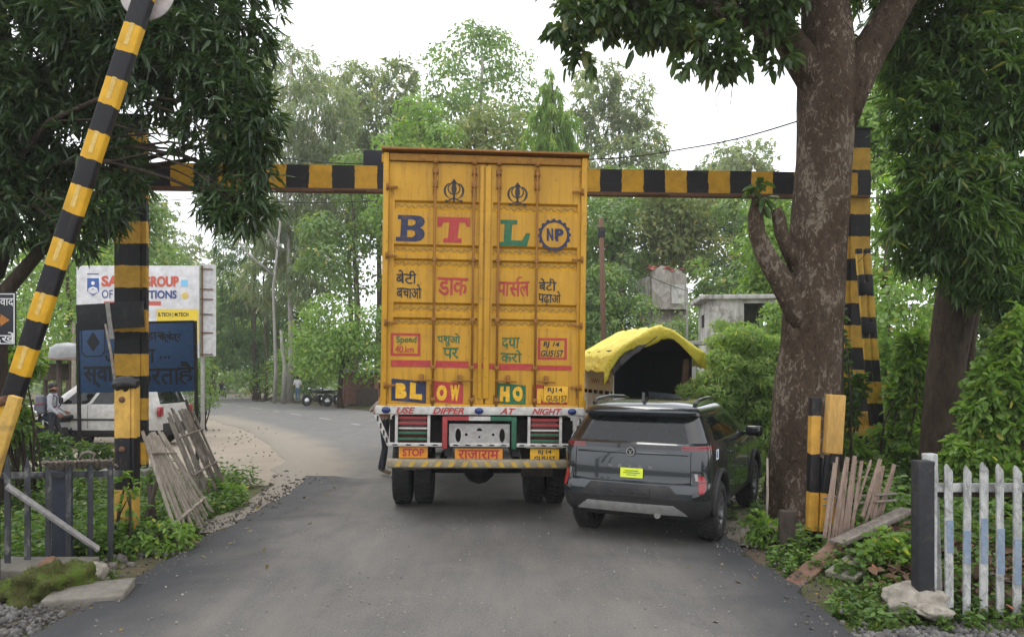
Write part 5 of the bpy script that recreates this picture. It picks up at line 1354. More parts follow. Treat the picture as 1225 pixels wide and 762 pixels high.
M_GLOSS = surf('gloss_black', (0.01, 0.01, 0.011), 0.15, dirt=0.05, bmp=0, coat=0.5)

SUV = [(0.20, .78, .18, 3.78, .05, .18, .5), (0.25, .84, .09, 3.88, .05, .2, .5), (0.30, .865, .055, 3.93, .05, .2, .5), (0.36, .88, .02, 3.96, .06, .22, .5), (0.42, .888, .004, 3.97, .06, .22, .5), (0.47, .89, -.005, 3.98, .06, .22, .5), (0.53, .892, -.008, 3.99, .06, .22, .5), (0.60, .893, -.004, 3.99, .06, .22, .5), (0.645, .893, .02, 3.98, .06, .22, .5), (0.665, .892, .055, 3.97, .06, .22, .5), (0.70, .892, .06, 3.97, .06, .22, .5), (0.76, .892, .062, 3.95, .06, .22, .5), (0.82, .892, .065, 3.93, .06, .22, .5), (0.90, .89, .072, 3.87, .06, .22, .5), (0.965, .888, .082, 3.78, .06, .22, .5), (1.005, .884, .09, 3.55, .06, .22, .48), (1.03, .878, .10, 3.3, .06, .22, .45), (1.085, .868, .115, 3.02, .06, .22, .4), (1.11, .85, .155, 2.95, .06, .2, .4), (1.18, .825, .20, 2.82, .06, .2, .38), (1.27, .795, .255, 2.65, .06, .2, .36), (1.36, .76, .31, 2.46, .06, .2, .34), (1.43, .732, .35, 2.29, .05, .2, .32), (1.462, .72, .37, 2.2, .05, .2, .3), (1.475, .715, .28, 2.17, .05, .2, .3), (1.50, .705, .26, 2.1, .05, .2, .3), (1.53, .685, .29, 2.02, .05, .2, .3), (1.56, .63, .38, 1.9, .05, .22, .3), (1.582, .53, .5, 1.75, .05, .24, .3), (1.595, .38, .7, 1.55, .05, .2, .25), (1.60, .2, .95, 1.35, .05, .15, .15)]
def suv_classify(x, y, z, reg, t):
    ax = abs(x)
    if reg in ('r', 'c') and y < 0.8:
        if z < 0.47: return 1
        if 1.03 < z < 1.086: return 5
        if 1.11 < z < 1.465 and reg == 'r': return 2
        if 1.11 < z < 1.465 and reg == 'c': return 8
        return 0
    if reg == 's':
        if z < 0.36 : return 1
        if 1.03 < z < 1.086 and t < 0.045: return 5
        if 1.11 < z < 1.435:
            if t < 0.10: return 8
            if 0.36 < t < 0.41 or t > 0.86: return 8
            return 3
        return 0
    if reg in ('d', 'f'):
        if z < 0.42: return 1
        if 1.085 < z < 1.46: return 4 if reg == 'f' or t > 0.45 else 8
        if 0.6 < z < 0.9 and reg == 'f' and t > 0.3: return 1
    return 0

suv = thing('suv_car', 'dark grey compact SUV with yellow sticker stopped beside the yellow truck', 'car', (1.275, 8.10, 0.0), (0, 0, R(-27)))
suv.scale = (0.95, 0.95, 0.97)
WX, WR = 0.775, 0.345
WY = (0.80, 3.28)
out = car_shell(SUV, suv_classify, [(s * WX, y, WR) for s in (-1, 1) for y in WY], 0.385, [M_CARPAINT, M_CLAD, M_GLASS, M_GLASS, M_GLASS, M_TAIL, M_SILVER, M_TAILB, M_GLOSS])
part_from(out, 0, 'body', M_CARPAINT, suv, 28)
clad = part_from(out, 1, 'lower_cladding', M_CLAD, suv)
part_from(out, 2, 'rear_window', M_GLASS, suv)
for s in (-1, 1):
    part_from(out, 3, 'side_window', M_GLASS, suv, test=lambda c, s=s: c.x * s > 0 and c.y < 1.45)
    part_from(out, 3, 'side_window', M_GLASS, suv, test=lambda c, s=s: c.x * s > 0 and c.y >= 1.45)
    part_from(out, 8, 'window_pillar', M_GLOSS, suv, test=lambda c, s=s: c.x * s > 0)
part_from(out, 4, 'windscreen', M_GLASS, suv)
lb = part_from(out, 5, 'light_bar', M_GLOSS, suv, test=lambda c: abs(c.x) < 0.6)
for s in (-1, 1): part_from(out, 5, 'tail_light', M_TAIL, suv, test=lambda c, s=s: c.x * s >= 0.6)
sx = lambda z: interp_slices(SUV, z, 1)
def ry(x, z):
    hw, rr, bow = sx(z), interp_slices(SUV, z, 5), interp_slices(SUV, z, 4); ax = abs(x); fl = hw - rr
    y = interp_slices(SUV, z, 2) + bow * (min(ax, fl) / hw) ** 2
    if ax > fl: y += rr - math.sqrt(max(0, rr * rr - (ax - fl) ** 2))
    return y
def rear_patch(name, mat, outline, parent, off=0.006, n=14):
    """panel lying on the tail: outline = [(height, left x, right x)...]"""
    vs, fs = [], []
    for z, xa, xb in outline:
        for i in range(n + 1):
            x = xa + (xb - xa) * i / n; vs.append((x, ry(x, z) - off, z))
    r = len(outline)
    for j in range(r - 1):
        for i in range(n): fs.append([j * (n + 1) + i, j * (n + 1) + i + 1, (j + 1) * (n + 1) + i + 1, (j + 1) * (n + 1) + i])
    rim = [i for i in range(n + 1)] + [(j + 1) * (n + 1) - 1 for j in range(1, r)] + [(r - 1) * (n + 1) + i for i in range(n - 1, -1, -1)] + [j * (n + 1) for j in range(r - 2, 0, -1)]
    b = len(vs)
    vs += [(vs[i][0], vs[i][1] + off + 0.02, vs[i][2]) for i in rim]
    for k in range(len(rim)): fs.append([rim[(k + 1) % len(rim)], rim[k], b + k, b + (k + 1) % len(rim)])
    mb = MB(); mb.add(vs, fs, True); o = mb.build(name, mat, parent); o.data.set_sharp_from_angle(angle=R(40)); return o
rear_patch('skid_plate', M_SILVER, [(0.275, -0.66, 0.66), (0.30, -0.64, 0.64), (0.35, -0.58, 0.58), (0.385, -0.53, 0.53), (0.40, -0.515, 0.515)], suv, 0.012)
rear_patch('bumper_insert', M_CLAD, [(0.47, -0.66, 0.66), (0.53, -0.56, 0.56), (0.60, -0.50, 0.50), (0.635, -0.47, 0.47)], suv, 0.004)
rear_patch('upper_spoiler_edge', M_GLOSS, [(1.445, -0.6, 0.6), (1.47, -0.62, 0.62)], suv, 0.02)
for s in (-1, 1):
    xs_ = lambda a, b: (min(s * a, s * b), max(s * a, s * b))
    rear_patch('bumper_fin', M_GLOSS, [(0.49,) + xs_(0.72, 0.80), (0.56,) + xs_(0.735, 0.868), (0.70,) + xs_(0.725, 0.868), (0.79,) + xs_(0.70, 0.845), (0.81,) + xs_(0.70, 0.80)], suv, 0.006)
    rear_patch('bumper_lamp', M_TAILB, [(0.555,) + xs_(0.80, 0.835), (0.59,) + xs_(0.79, 0.855), (0.68,) + xs_(0.78, 0.855), (0.755,) + xs_(0.765, 0.825)], suv, 0.012)
    rear_patch('reversing_lamp', M_CHROME, [(0.70,) + xs_(0.75, 0.775), (0.78,) + xs_(0.735, 0.77)], suv, 0.015, 3)
for s in (-1, 1):
    mb = MB()
    for z in (1.046, 1.068): mb.tube([(s * 0.6, 0.139, z), (s * 0.66, 0.150, z), (s * 0.79, 0.19, z), (s * 0.858, 0.27, z - 0.002)], 0.007, 6)
    mb.build('light_line', M_TAILB, lb)
for s in (-1, 1):
    for y in WY:
        mb = MB(); mb.tube([(s * (sx(0.36 + 0.3 * math.sin(R(max(0, min(180, a))))) + 0.004), y + 0.40 * math.cos(R(a)), WR + 0.40 * math.sin(R(a))) for a in range(-14, 195, 8)], 0.032, 8)
        mb.build('wheel_arch_trim', M_CLAD, suv)
        wheel_set(suv, 'wheel', (s * WX, y, WR), WR, 0.25, (M_TYRE, M_ALLOY), spokes=10).rotation_euler = (0, 0, 0)
    mb = MB(); mb.tube([(s * 0.63, 0.55, 1.565), (s * 0.645, 0.72, 1.60), (s * 0.64, 1.2, 1.615), (s * 0.62, 1.7, 1.60), (s * 0.61, 1.85, 1.575)], 0.018, 8)
    mb.build('roof_rail', M_GLOSS, suv)
    mb = MB(); mb.box((s * 1.0, 2.52, 1.10), (0.22, 0.1, 0.15), Euler((0, 0, s * R(-12))), bev=0.04); mb.beam((s * 0.85, 2.56, 1.06), (s * 0.95, 2.53, 1.07), 0.06, 0.04, bev=0.01)
    mb.build('wing_mirror', M_GLOSS, suv)
    for y in (1.32, 2.28):
        mb = MB(); mb.tube([(s * (sx(0.93) + 0.012), y - 0.1, 0.93), (s * (sx(0.93) + 0.03), y - 0.06, 0.93), (s * (sx(0.93) + 0.03), y + 0.06, 0.93), (s * (sx(0.93) + 0.012), y + 0.1, 0.93)], 0.013, 6); mb.build('door_handle', M_CARPAINT, suv)
    mb = MB()
    for y, yt in ((0.98, 0.9), (1.72, 1.62), (2.72, 2.66)):
        zs = [0.40, 0.6, 0.8, 0.95, 1.03, 1.10]; mb.tube([(s * (sx(z) + 0.0005), y + (yt - y) * (z - 0.4) / 0.7 + (0.22 * max(0, 0.75 - z) if y < 1.2 else 0), z) for z in zs], 0.0045, 5)
    mb.build('door_seam', M_CLAD, suv)
for x in (-0.36, 0.36):
    for y in (0.95, 2.0):
        mb = MB(); mb.box((x, y + 0.1, 0.85), (0.5, 0.16, 0.62), Euler((R(-14), 0, 0)), bev=0.06); mb.box((x, y + 0.0, 1.24), (0.28, 0.12, 0.2), Euler((R(-10), 0, 0)), bev=0.05)
        mb.box((x, y + 0.4, 0.55), (0.5, 0.5, 0.16), bev=0.05)
        mb.build('seat', M_SEAT, suv)
mb = MB(); mb.tube([(s, 0.04 + 0.14 * 0, 0) for s in ()] or [(0, 0.62, 1.59), (0, 0.6, 1.6)], 0.01, 4)
mb.prism([(0.58, 1.588), (0.75, 1.596), (0.62, 1.665), (0.585, 1.67)], -0.016, 0.016); mb.build('shark_fin_antenna', M_GLOSS, suv)
mb = MB(); mb.tube([(-0.70, ry(0.70, 0.67) - 0.001, 0.67)] + [(x, ry(x, 0.655) - 0.001, 0.655) for x in (-0.5, -0.25, 0, 0.25, 0.5)] + [(0.70, ry(0.70, 0.67) - 0.001, 0.67)], 0.006, 5)
for s in (-1, 1): mb.tube([(s * 0.69, ry(0.69, z) - 0.001, z) for z in (0.67, 0.75, 0.85, 0.95, 1.02)], 0.005, 5)
mb.build('tailgate_seam', M_CLAD, suv)
mb = MB(); mb.tube([(x, ry(x, 0.985) - 0.004, 0.985) for x in (-0.66, -0.4, 0, 0.4, 0.66)], 0.012, 6); mb.build('tailgate_crease', M_CARPAINT, suv)
# emblem, letters, sticker, plate area
def on_gate(mb, sh, x, z, off):
    nn = ry(x, z); mb.ring2d(sh, (x, nn, z), (1, 0, 0), (0, 0.12, 1), off)
mb = MB(); mb.lathe([(0.043, -0.012), (0.055, -0.016), (0.06, -0.008), (0.06, 0.01)], 24, 'y', (0, ry(0, 1.0) - 0.005, 1.0)); mb.lathe([(0, -0.012), (0.043, -0.012)], 24, 'y', (0, ry(0, 1.0) - 0.005, 1.0))
em = mb.build('emblem', M_GLOSS, suv)
mb = MB(); o = (0, ry(0, 1.0) - 0.0185, 1.0)
mb.ring2d(stroke2d([(0.046 * math.cos(R(a)), 0.046 * math.sin(R(a))) for a in range(0, 361, 15)], 0.010), o, (1, 0, 0), (0, 0, 1), 0.004)
mb.ring2d(stroke2d([(-0.034, 0.016), (-0.012, 0.018), (-0.003, -0.03)], [0.006, 0.008, 0.01]), o, (1, 0, 0), (0, 0, 1), 0.003); mb.ring2d(stroke2d([(0.034, 0.016), (0.012, 0.018), (0.003, -0.03)], [0.006, 0.008, 0.01]), o, (1, 0, 0), (0, 0, 1), 0.002)
mb.build('emblem_mark', M_CHROME, em)
mb = MB()
for ch, x in zip('NEXON', (-0.24, -0.12, 0.0, 0.12, 0.24)): on_gate(mb, text2d(ch, 0.032, 0.01, 0, 0.04), x, 0.83, 0.008)
mb.build('tailgate_letters', plain('dim_letter_metal', (0.2, 0.2, 0.2), 0.4, 0.5), suv)
mb = MB(); on_gate(mb, poly2d([rect2d(-0.135, -0.055, 0.135, 0.055)]), 0.02, 0.755, 0.012)
st = mb.build('sticker', plain('lime_yellow_sticker', (0.62, 0.72, 0.03), 0.5), suv)
mb = MB()
for k, w in enumerate((0.16, 0.2, 0.12)): on_gate(mb, poly2d([rect2d(-w / 2, -0.005, w / 2, 0.005)]), 0.02, 0.778 - k * 0.024, 0.0145)
mb.build('printed_lines', surf('green_print', (0.12, 0.22, 0.02), 0.6, dirt=0, bmp=0), st)
mb = MB(); mb.box((0.0, -0.005, 0.535), (0.5, 0.02, 0.12), bev=0.008)
for x in (-0.2, 0.05, 0.2): mb.lathe([(0, -0.025), (0.014, -0.022), (0.016, 0)], 10, 'y', (x, -0.005, 0.535))
mb.build('plate_holder', M_CLAD, suv)
mb = MB(); mb.tube([(0.32, 0.3, 0.27), (0.32, 0.06, 0.26)], [0.035, 0.035], 14); mb.build('exhaust_pipe', M_CHROME, suv)
mb = MB(); mb.cyl((-0.7, 0.8, WR), (0.7, 0.8, WR), 0.05, 10); mb.box((0, 2.0, 0.26), (1.2, 3.2, 0.1)); mb.build('underbody', M_CLAD, suv)
mb = MB(); z = 0.97; x = sx(z) + 0.003
mb.add([(x, 0.52, 0.90), (x, 0.66, 0.90), (x, 0.66, 1.02), (x, 0.52, 1.02)], [[0, 1, 2, 3]])
fs_ = mb.build('side_sticker', plain('white_sticker', (0.7, 0.72, 0.75), 0.5), suv)
mb = MB(); mb.add([(x + 0.002, 0.545, 0.92), (x + 0.002, 0.62, 0.92), (x + 0.002, 0.60, 1.005), (x + 0.002, 0.56, 1.005)], [[0, 1, 2, 3]]); mb.build('sticker_mark', plain('blue_mark', (0.02, 0.1, 0.42), 0.5), fs_)

# the waist of the car sits high: lift the levels above the bumper together
def lift(z): return float(np.interp(z, [0, .645, 1.03, 1.085, 1.11, 1.462, 1.7], [.12, .715, 1.09, 1.145, 1.17, 1.45, 1.755]))
for o_ in list(suv.children_recursive):
    if o_.type == 'MESH' and not o_.name.startswith(('tyre', 'rim', 'wheel')) or o_.name.startswith('wheel_arch'):
        for v_ in o_.data.vertices: v_.co.z = lift(v_.co.z)
        o_.data.update()

# white pickup-like car behind the blue sign, seen from its left side
WHT = [(0.28, .72, .16, 3.85, .05, .16, .4), (0.36, .80, .04, 3.95, .05, .2, .4), (0.46, .82, 0, 4.0, .05, .2, .4), (0.62, .83, 0, 4.0, .05, .2, .4), (0.80, .835, .02, 4.0, .05, .2, .4), (0.95, .83, .04, 3.95, .05, .2, .4), (1.03, .82, .06, 3.85, .05, .2, .4), (1.10, .81, .08, 3.0, .05, .2, .3), (1.14, .80, .10, 2.88, .05, .2, .3), (1.3, .77, .16, 2.68, .05, .2, .3), (1.48, .73, .22, 2.45, .05, .2, .3), (1.62, .69, .28, 2.28, .05, .2, .3), (1.70, .66, .30, 2.15, .05, .2, .3), (1.76, .58, .4, 2.0, .05, .2, .3), (1.79, .4, .6, 1.8, .05, .2, .2)]
def wht_classify(x, y, z, reg, t):
    if z < 0.45: return 1
    if 1.12 < z < 1.64:
        if reg == 'r': return 2
        if reg == 's' and not (t < 0.05 or 0.32 < t < 0.36 or 0.62 < t < 0.66 or t > 0.93): return 2
        if reg == 'f' or (reg == 'd' and t > 0.5): return 2
    if reg in ('r',) and 0.5 < z < 0.6: return 1
    return 0
M_WCAR = surf('white_car_paint', (0.46, 0.455, 0.43), 0.4, dirt=0.65, dirt_col=(0.3, 0.26, 0.2), scale=3, bmp=0, coat=0.4)
def simple_car(name, label, loc, rot, paint, cat='car', scale=1.0):
    t = thing(name, label, cat, loc, (0, 0, rot)); t.scale = (scale,) * 3
    out = car_shell(WHT, wht_classify, [(s * 0.74, y, 0.33) for s in (-1, 1) for y in (0.75, 3.15)], 0.39, [paint, M_CLAD, M_GLASS], nS=24, nR=6, nC=4)
    part_from(out, 0, 'body', paint, t); part_from(out, 1, 'lower_trim', M_CLAD, t); part_from(out, 2, 'window', M_GLASS, t)
    for s in (-1, 1):
        for y in (0.75, 3.15): wheel_set(t, 'wheel', (s * 0.74, y, 0.33), 0.33, 0.2, (M_TYRE, M_SILVER), spokes=6)
        mb = MB(); mb.box((s * 0.6, 3.93, 0.85), (0.3, 0.14, 0.16), bev=0.04); mb.build('headlight', M_CHROME, t)
        mb = MB(); mb.box((s * 0.72, 0.04, 0.92), (0.16, 0.1, 0.24), bev=0.03); mb.build('tail_light', M_TAILB, t)
        mb = MB(); mb.box((s * 0.95, 2.5, 1.2), (0.2, 0.1, 0.15), bev=0.03); mb.build('wing_mirror', M_CLAD, t)
        mb = MB()
        for y in (1.05, 1.85, 2.75): mb.tube([(s * 0.8355, y, 0.5), (s * 0.8365, y, 0.8), (s * 0.831, y, 0.95), (s * 0.812, y, 1.09)], 0.005, 5)
        mb.box((s * 0.838, 2.0, 0.72), (0.012, 2.2, 0.05), bev=0.004)
        mb.build('door_trim', M_CLAD, t)
    return t
pw = gp(212, 19.0)
simple_car('parked_car', 'white car parked behind the blue sign', (pw.x, pw.y, -0.05), R(86), M_WCAR)
pv = at(672, 440, 24.0)
simple_car('parked_car', 'white car with luggage on its roof beyond the tarp covered pickup', (2.9, 25.0, slope(25)), R(-20), M_WCAR, scale=1.15)
mb = MB(); mb.box((0, 0, 0.16), (0.75, 1.0, 0.3), bev=0.06)
lug = mb.build('luggage', surf('grey_cloth_bundle', (0.25, 0.24, 0.22), 0.9, dirt=0.4), None)
tag(lug, 'grey bundle of luggage on the white car roof behind the pickup', 'luggage'); lug.location = (3.35, 26.2, slope(25) + 2.06); lug.rotation_euler = (0, 0, R(-20))

# ------------------------------------------------------------------ the pickup with the yellow tarpaulin
pk = thing('pickup', 'white pickup with an open dark cargo box standing under a yellow tarpaulin', 'pickup', ((781 - CU) / F * 14.4, 14.4, 0), (0, 0, R(9)))
M_PK = surf('scratched_white_panel', (0.72, 0.81, 0.92), 0.6, dirt=0.25, dirt_col=(0.22, 0.17, 0.13), scale=5)
M_DKIN = surf('painted_box_shade', (0.004, 0.005, 0.011), 0.9, dirt=0.1)  # near-black colour that paints the shade inside the cargo box
mb = MB()
mb.box((0, 1.2, 0.82), (1.56, 2.4, 0.1)); mb.box((0, -0.0, 1.08), (1.56, 0.05, 0.5), bev=0.01)
for s in (-1, 1): mb.box((s * 0.765, 1.22, 1.12), (0.03, 2.36, 0.58))
mb.build('cargo_bed', M_PK, pk)
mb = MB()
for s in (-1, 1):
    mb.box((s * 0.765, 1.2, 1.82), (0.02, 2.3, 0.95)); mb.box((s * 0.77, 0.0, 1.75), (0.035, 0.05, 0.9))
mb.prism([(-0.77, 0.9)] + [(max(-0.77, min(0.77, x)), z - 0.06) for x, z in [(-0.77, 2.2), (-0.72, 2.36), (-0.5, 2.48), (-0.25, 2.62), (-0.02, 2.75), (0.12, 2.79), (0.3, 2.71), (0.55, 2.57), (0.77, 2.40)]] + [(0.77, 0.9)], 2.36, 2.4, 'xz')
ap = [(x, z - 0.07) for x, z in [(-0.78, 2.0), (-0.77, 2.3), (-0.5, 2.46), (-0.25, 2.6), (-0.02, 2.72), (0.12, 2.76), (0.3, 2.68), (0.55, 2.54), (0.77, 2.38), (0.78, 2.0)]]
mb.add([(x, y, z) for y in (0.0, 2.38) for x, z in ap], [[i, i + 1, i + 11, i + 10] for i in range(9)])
mb.build('box_shade_sheets', M_DKIN, pk)  # added dark walls and ceiling stand in for shade under the tarpaulin
for s in (-1, 1):
    mb = MB(); mb.box((s * 0.782, 0.02, 1.72), (0.04, 0.06, 0.8), bev=0.008); mb.build('box_post', M_PK, pk)
mb = MB(); mb.box((0, 0.0, 1.345), (1.6, 0.07, 0.045), bev=0.008); mb.build('tail_ledge', M_PK, pk)
mb = MB()
for k in range(6): mb.box((-0.79, 0.25 + k * 0.42, 1.2), (0.02, 0.05, 0.7))
mb.box((-0.79, 1.2, 1.52), (0.025, 2.3, 0.06)); mb.box((-0.785, 1.2, 1.75), (0.012, 2.25, 0.42))
sd = mb.build('side_board', M_PK, pk)
mb = MB()
for k, (y, w) in enumerate(((0.5, 0.5), (1.3, 0.6))):
    mb.ring2d(stroke2d([(-w / 2 + w * q / 12, 0.05 * math.sin(q * 2.1 + k)) for q in range(13)], 0.03), (-0.795, y, 1.68), (0, -1, 0), (0, 0, 1), 0.003)
mb.ring2d(poly2d([rect2d(-0.35, -0.06, 0.35, 0.06)]), (-0.803, 0.9, 1.0), (0, -1, 0), (0, 0, 1), 0.003)
mb.build('faded_lettering', surf('faded_red_lettering', (0.36, 0.12, 0.1), 0.7, dirt=0.4, dirt_col=(0.4, 0.36, 0.32), scale=8, bmp=0), sd)
mb = MB(); mb.prism([(2.5, 0.45), (4.0, 0.45), (4.05, 1.0), (3.7, 1.2), (3.25, 1.85), (2.5, 1.88)], -0.75, 0.75); cb = mb.build('cab', M_PK, pk)
mb = MB(); mb.add([(-0.65, 3.72, 1.22), (0.65, 3.72, 1.22), (0.6, 3.3, 1.8), (-0.6, 3.3, 1.8)], [[0, 1, 2, 3]])
mb.build('windscreen', M_GLASS, cb)
for s in (-1, 1):
    for y in (0.6, 3.3): wheel_set(pk, 'wheel', (s * 0.66, y, 0.28), 0.28, 0.17, (M_TYRE, M_SILVER), spokes=5)
mb = MB(); mb.box((0, 2.0, 0.55), (0.8, 3.9, 0.14)); mb.cyl((-0.65, 0.6, 0.28), (0.65, 0.6, 0.28), 0.05, 8); mb.build('chassis', M_BLACK, pk)
mb = MB(); mb.box((0.70, 0.1, 1.75), (0.14, 0.1, 0.75), Euler((0, R(6), 0)), bev=0.03); 
tag(mb.build('sack', surf('brown_sack', (0.12, 0.075, 0.045), 0.9, dirt=0.4)), 'brown rolled sack tied inside the pickup box opening', 'sack')
bpy.data.objects['sack'].parent = None; bpy.data.objects['sack'].location = pk.location; bpy.data.objects['sack'].rotation_euler = pk.rotation_euler

def cloth(name, mat, rows, thick=0.01):
    V, Q = [], []; k = len(rows[0])
    for r in rows: V.extend(r)
    for j in range(len(rows) - 1):
        for i in range(k - 1): Q.append((j * k + i, j * k + i + 1, (j + 1) * k + i + 1, (j + 1) * k + i))
    o = np_mesh(name, V, Q, mat, smooth=True)
    md = o.modifiers.new('thickness', 'SOLIDIFY'); md.thickness = thick
    return o
def tarp_mat(name, lo, hi):
    m, n, l, p = nodes(name); v = coord(n, l)
    a = noise_n(n, l, v, 3, 8, 0.65, 1.0)
    l.new(mixc(n, l, ramp(n, l, a, [(0.3, 0.0), (0.7, 1.0)]), lo, hi), p.inputs['Base Color']); p.inputs['Roughness'].default_value = 0.42
    bump(n, l, p, noise_n(n, l, v, 5, 6, 0.6, 1.8), 0.8, 0.06)
    return m
M_TARP = tarp_mat('yellow_tarpaulin', (0.7, 0.56, 0.025), (0.84, 0.74, 0.10))
M_BTARP = tarp_mat('black_tarpaulin', (0.02, 0.02, 0.022), (0.05, 0.05, 0.052))
prof = [(-1.02, 1.92), (-0.98, 2.05), (-0.9, 2.2), (-0.72, 2.36), (-0.5, 2.48), (-0.25, 2.62), (-0.02, 2.75), (0.12, 2.79), (0.3, 2.71), (0.55, 2.57), (0.8, 2.40), (1.05, 2.24), (1.2, 2.1), (1.26, 1.96)]
def prof_at(t):
    q = t * (len(prof) - 1); i = min(int(q), len(prof) - 2); f = q - i
    return prof[i][0] * (1 - f) + prof[i + 1][0] * f, prof[i][1] * (1 - f) + prof[i + 1][1] * f
rows = []
for j in range(30):
    y = -0.16 + (0 if j < 4 else (j - 4) * 0.1)
    r = []
    for i in range(53):
        t = i / 52; x, z = prof_at(t)
        if j < 4: z -= (4 - j) * 0.065 * (1 + 0.3 * math.sin(t * 17)); y_ = y + 0.02 * math.sin(t * 23) - 0.012 * j
        else: y_ = y
        sag = 0.06 * math.sin(max(0, y) * 4.2) ** 2 * math.sin(t * math.pi)
        w = 0.03 * noise.noise((x * 1.6, y * 1.6, 1)) + 0.05 * abs(noise.noise((x * 2.6 + y * 1.3, y * 2.1 - x, 2))) - 0.02 + 0.015 * abs(noise.noise((x * 7, y * 6, 5)))
        low = (0.10 * (0.5 + noise.noise((y * 2, 3, t))) if t < 0.12 else 0)
        r.append((x + w * 0.8, y_, z - sag + w - low))
    rows.append(r)
tp = cloth('tarpaulin', M_TARP, rows); tp.location = pk.location; tp.rotation_euler = pk.rotation_euler
tag(tp, 'crumpled yellow tarpaulin draped over the pickup box', 'tarpaulin')
rows = []
for j in range(7):
    r = []
    for i in range(22):
        t = 0.16 + 0.36 * i / 21; x, z = prof_at(t)
        d = j / 6 * (0.24 * (1 - i / 21) + 0.05)
        r.append((x + 0.02, -0.1 + 0.02 * math.sin(i) - 0.015 * j, z - 0.13 - d + 0.02 * noise.noise((i * 0.5, j * 0.5, 0))))
    rows.append(r)
tp = cloth('tarpaulin', M_BTARP, rows); tp.location = pk.location; tp.rotation_euler = pk.rotation_euler
tag(tp, 'black tarpaulin flap hanging under the yellow one at the box opening', 'tarpaulin')

# ------------------------------------------------------------------ motorcycles
def motorcycle(label, loc, rot, col, group=None, lean=0):
    t = thing('motorcycle', label, 'motorcycle', loc, (0, R(lean), rot), group)
    mt = surf('motorcycle_paint', col, 0.35, dirt=0.3, bmp=0)
    for y in (0, 1.27): wheel_set(t, 'wheel', (0, y, 0.3), 0.3, 0.1, (M_TYRE, M_CHROME), spokes=9)
    mb = MB()
    mb.tube([(0, 1.27, 0.3), (0, 1.08, 0.85), (0, 1.04, 0.98)], 0.03, 7); mb.tube([(0, 1.05, 0.85), (0, 0.6, 0.72), (0, 0.0, 0.72)], 0.03, 7); mb.tube([(0, 1.05, 0.8), (0, 0.75, 0.35), (0, 0.4, 0.33), (0, 0.0, 0.3)], 0.028, 7)
    mb.box((0, 0.62, 0.42), (0.24, 0.36, 0.3), bev=0.05); mb.tube([(0.1, 0.6, 0.3), (0.14, 0.2, 0.3), (0.15, -0.2, 0.36)], 0.035, 8)
    for s in (-1, 1): mb.tube([(s * 0.09, 0.0, 0.3), (s * 0.09, 0.12, 0.68)], 0.022, 6)
    mb.build('frame', M_BLACK, t)
    mb = MB(); mb.blob((0, 0.75, 0.84), (0.15, 0.27, 0.13), 2, 3, 0.05); mb.build('tank', mt, t)
    mb = MB(); mb.box((0, 0.22, 0.82), (0.22, 0.72, 0.1), Euler((R(-4), 0, 0)), bev=0.04); mb.build('seat', M_SEAT, t)
    mb = MB(); mb.tube([(-0.36, 0.92, 1.06), (-0.2, 0.98, 1.08), (0, 1.02, 1.02), (0.2, 0.98, 1.08), (0.36, 0.92, 1.06)], 0.015, 6)
    for s in (-1, 1): mb.tube([(s * 0.25, 0.98, 1.08), (s * 0.33, 0.98, 1.25)], 0.007, 5); mb.box((s * 0.35, 0.99, 1.27), (0.12, 0.02, 0.07), bev=0.01)
    mb.build('handlebar', M_BLACK, t)
    mb = MB(); mb.lathe([(0, 0.06), (0.07, 0.05), (0.09, 0), (0.06, -0.08), (0, -0.1)], 14, 'y', (0, 1.16, 0.95)); mb.build('headlight', M_CHROME, t)
    mb = MB()
    for y, r in ((1.27, 0.35), (0.0, 0.36)): mb.tube([(0, y + r * math.cos(R(a)), 0.3 + r * math.sin(R(a))) for a in range(40, 165, 12)] if y > 0 else [(0, y + r * math.cos(R(a)), 0.3 + r * math.sin(R(a))) for a in range(30, 175, 12)], 0.035, 6)
    mb.box((0, -0.3, 0.72), (0.1, 0.04, 0.12), bev=0.01)
    mb.build('mudguard', mt, t)
    return t
MG = 'motorcycles around the crossing'
g = gp(391, 41); motorcycle('dark motorcycle parked under the low shade tree, nearer to the man in white', (g.x, g.y, g.z), R(75), (0.03, 0.03, 0.035), MG, 8)
g = gp(404, 42); motorcycle('silver motorcycle parked against the roadside stall', (g.x, g.y, g.z), R(58), (0.3, 0.3, 0.3), MG, -8)
g = gp(268, 66); motorcycle('dark motorcycle ridden towards the gate on the far bend', (g.x, g.y, g.z), R(205), (0.04, 0.03, 0.03), MG)
g = gp(100, 18.6); motorcycle('blue grey motorcycle standing just ahead of the schoolboy', (g.x, g.y, ground_z(g.x, g.y)), R(158), (0.03, 0.05, 0.09), MG, 6)
g = gp(34, 17.6); motorcycle('white motorcycle in the weeds behind the schoolboy', (g.x, g.y, ground_z(g.x, g.y)), R(120), (0.6, 0.6, 0.6), MG, -6)
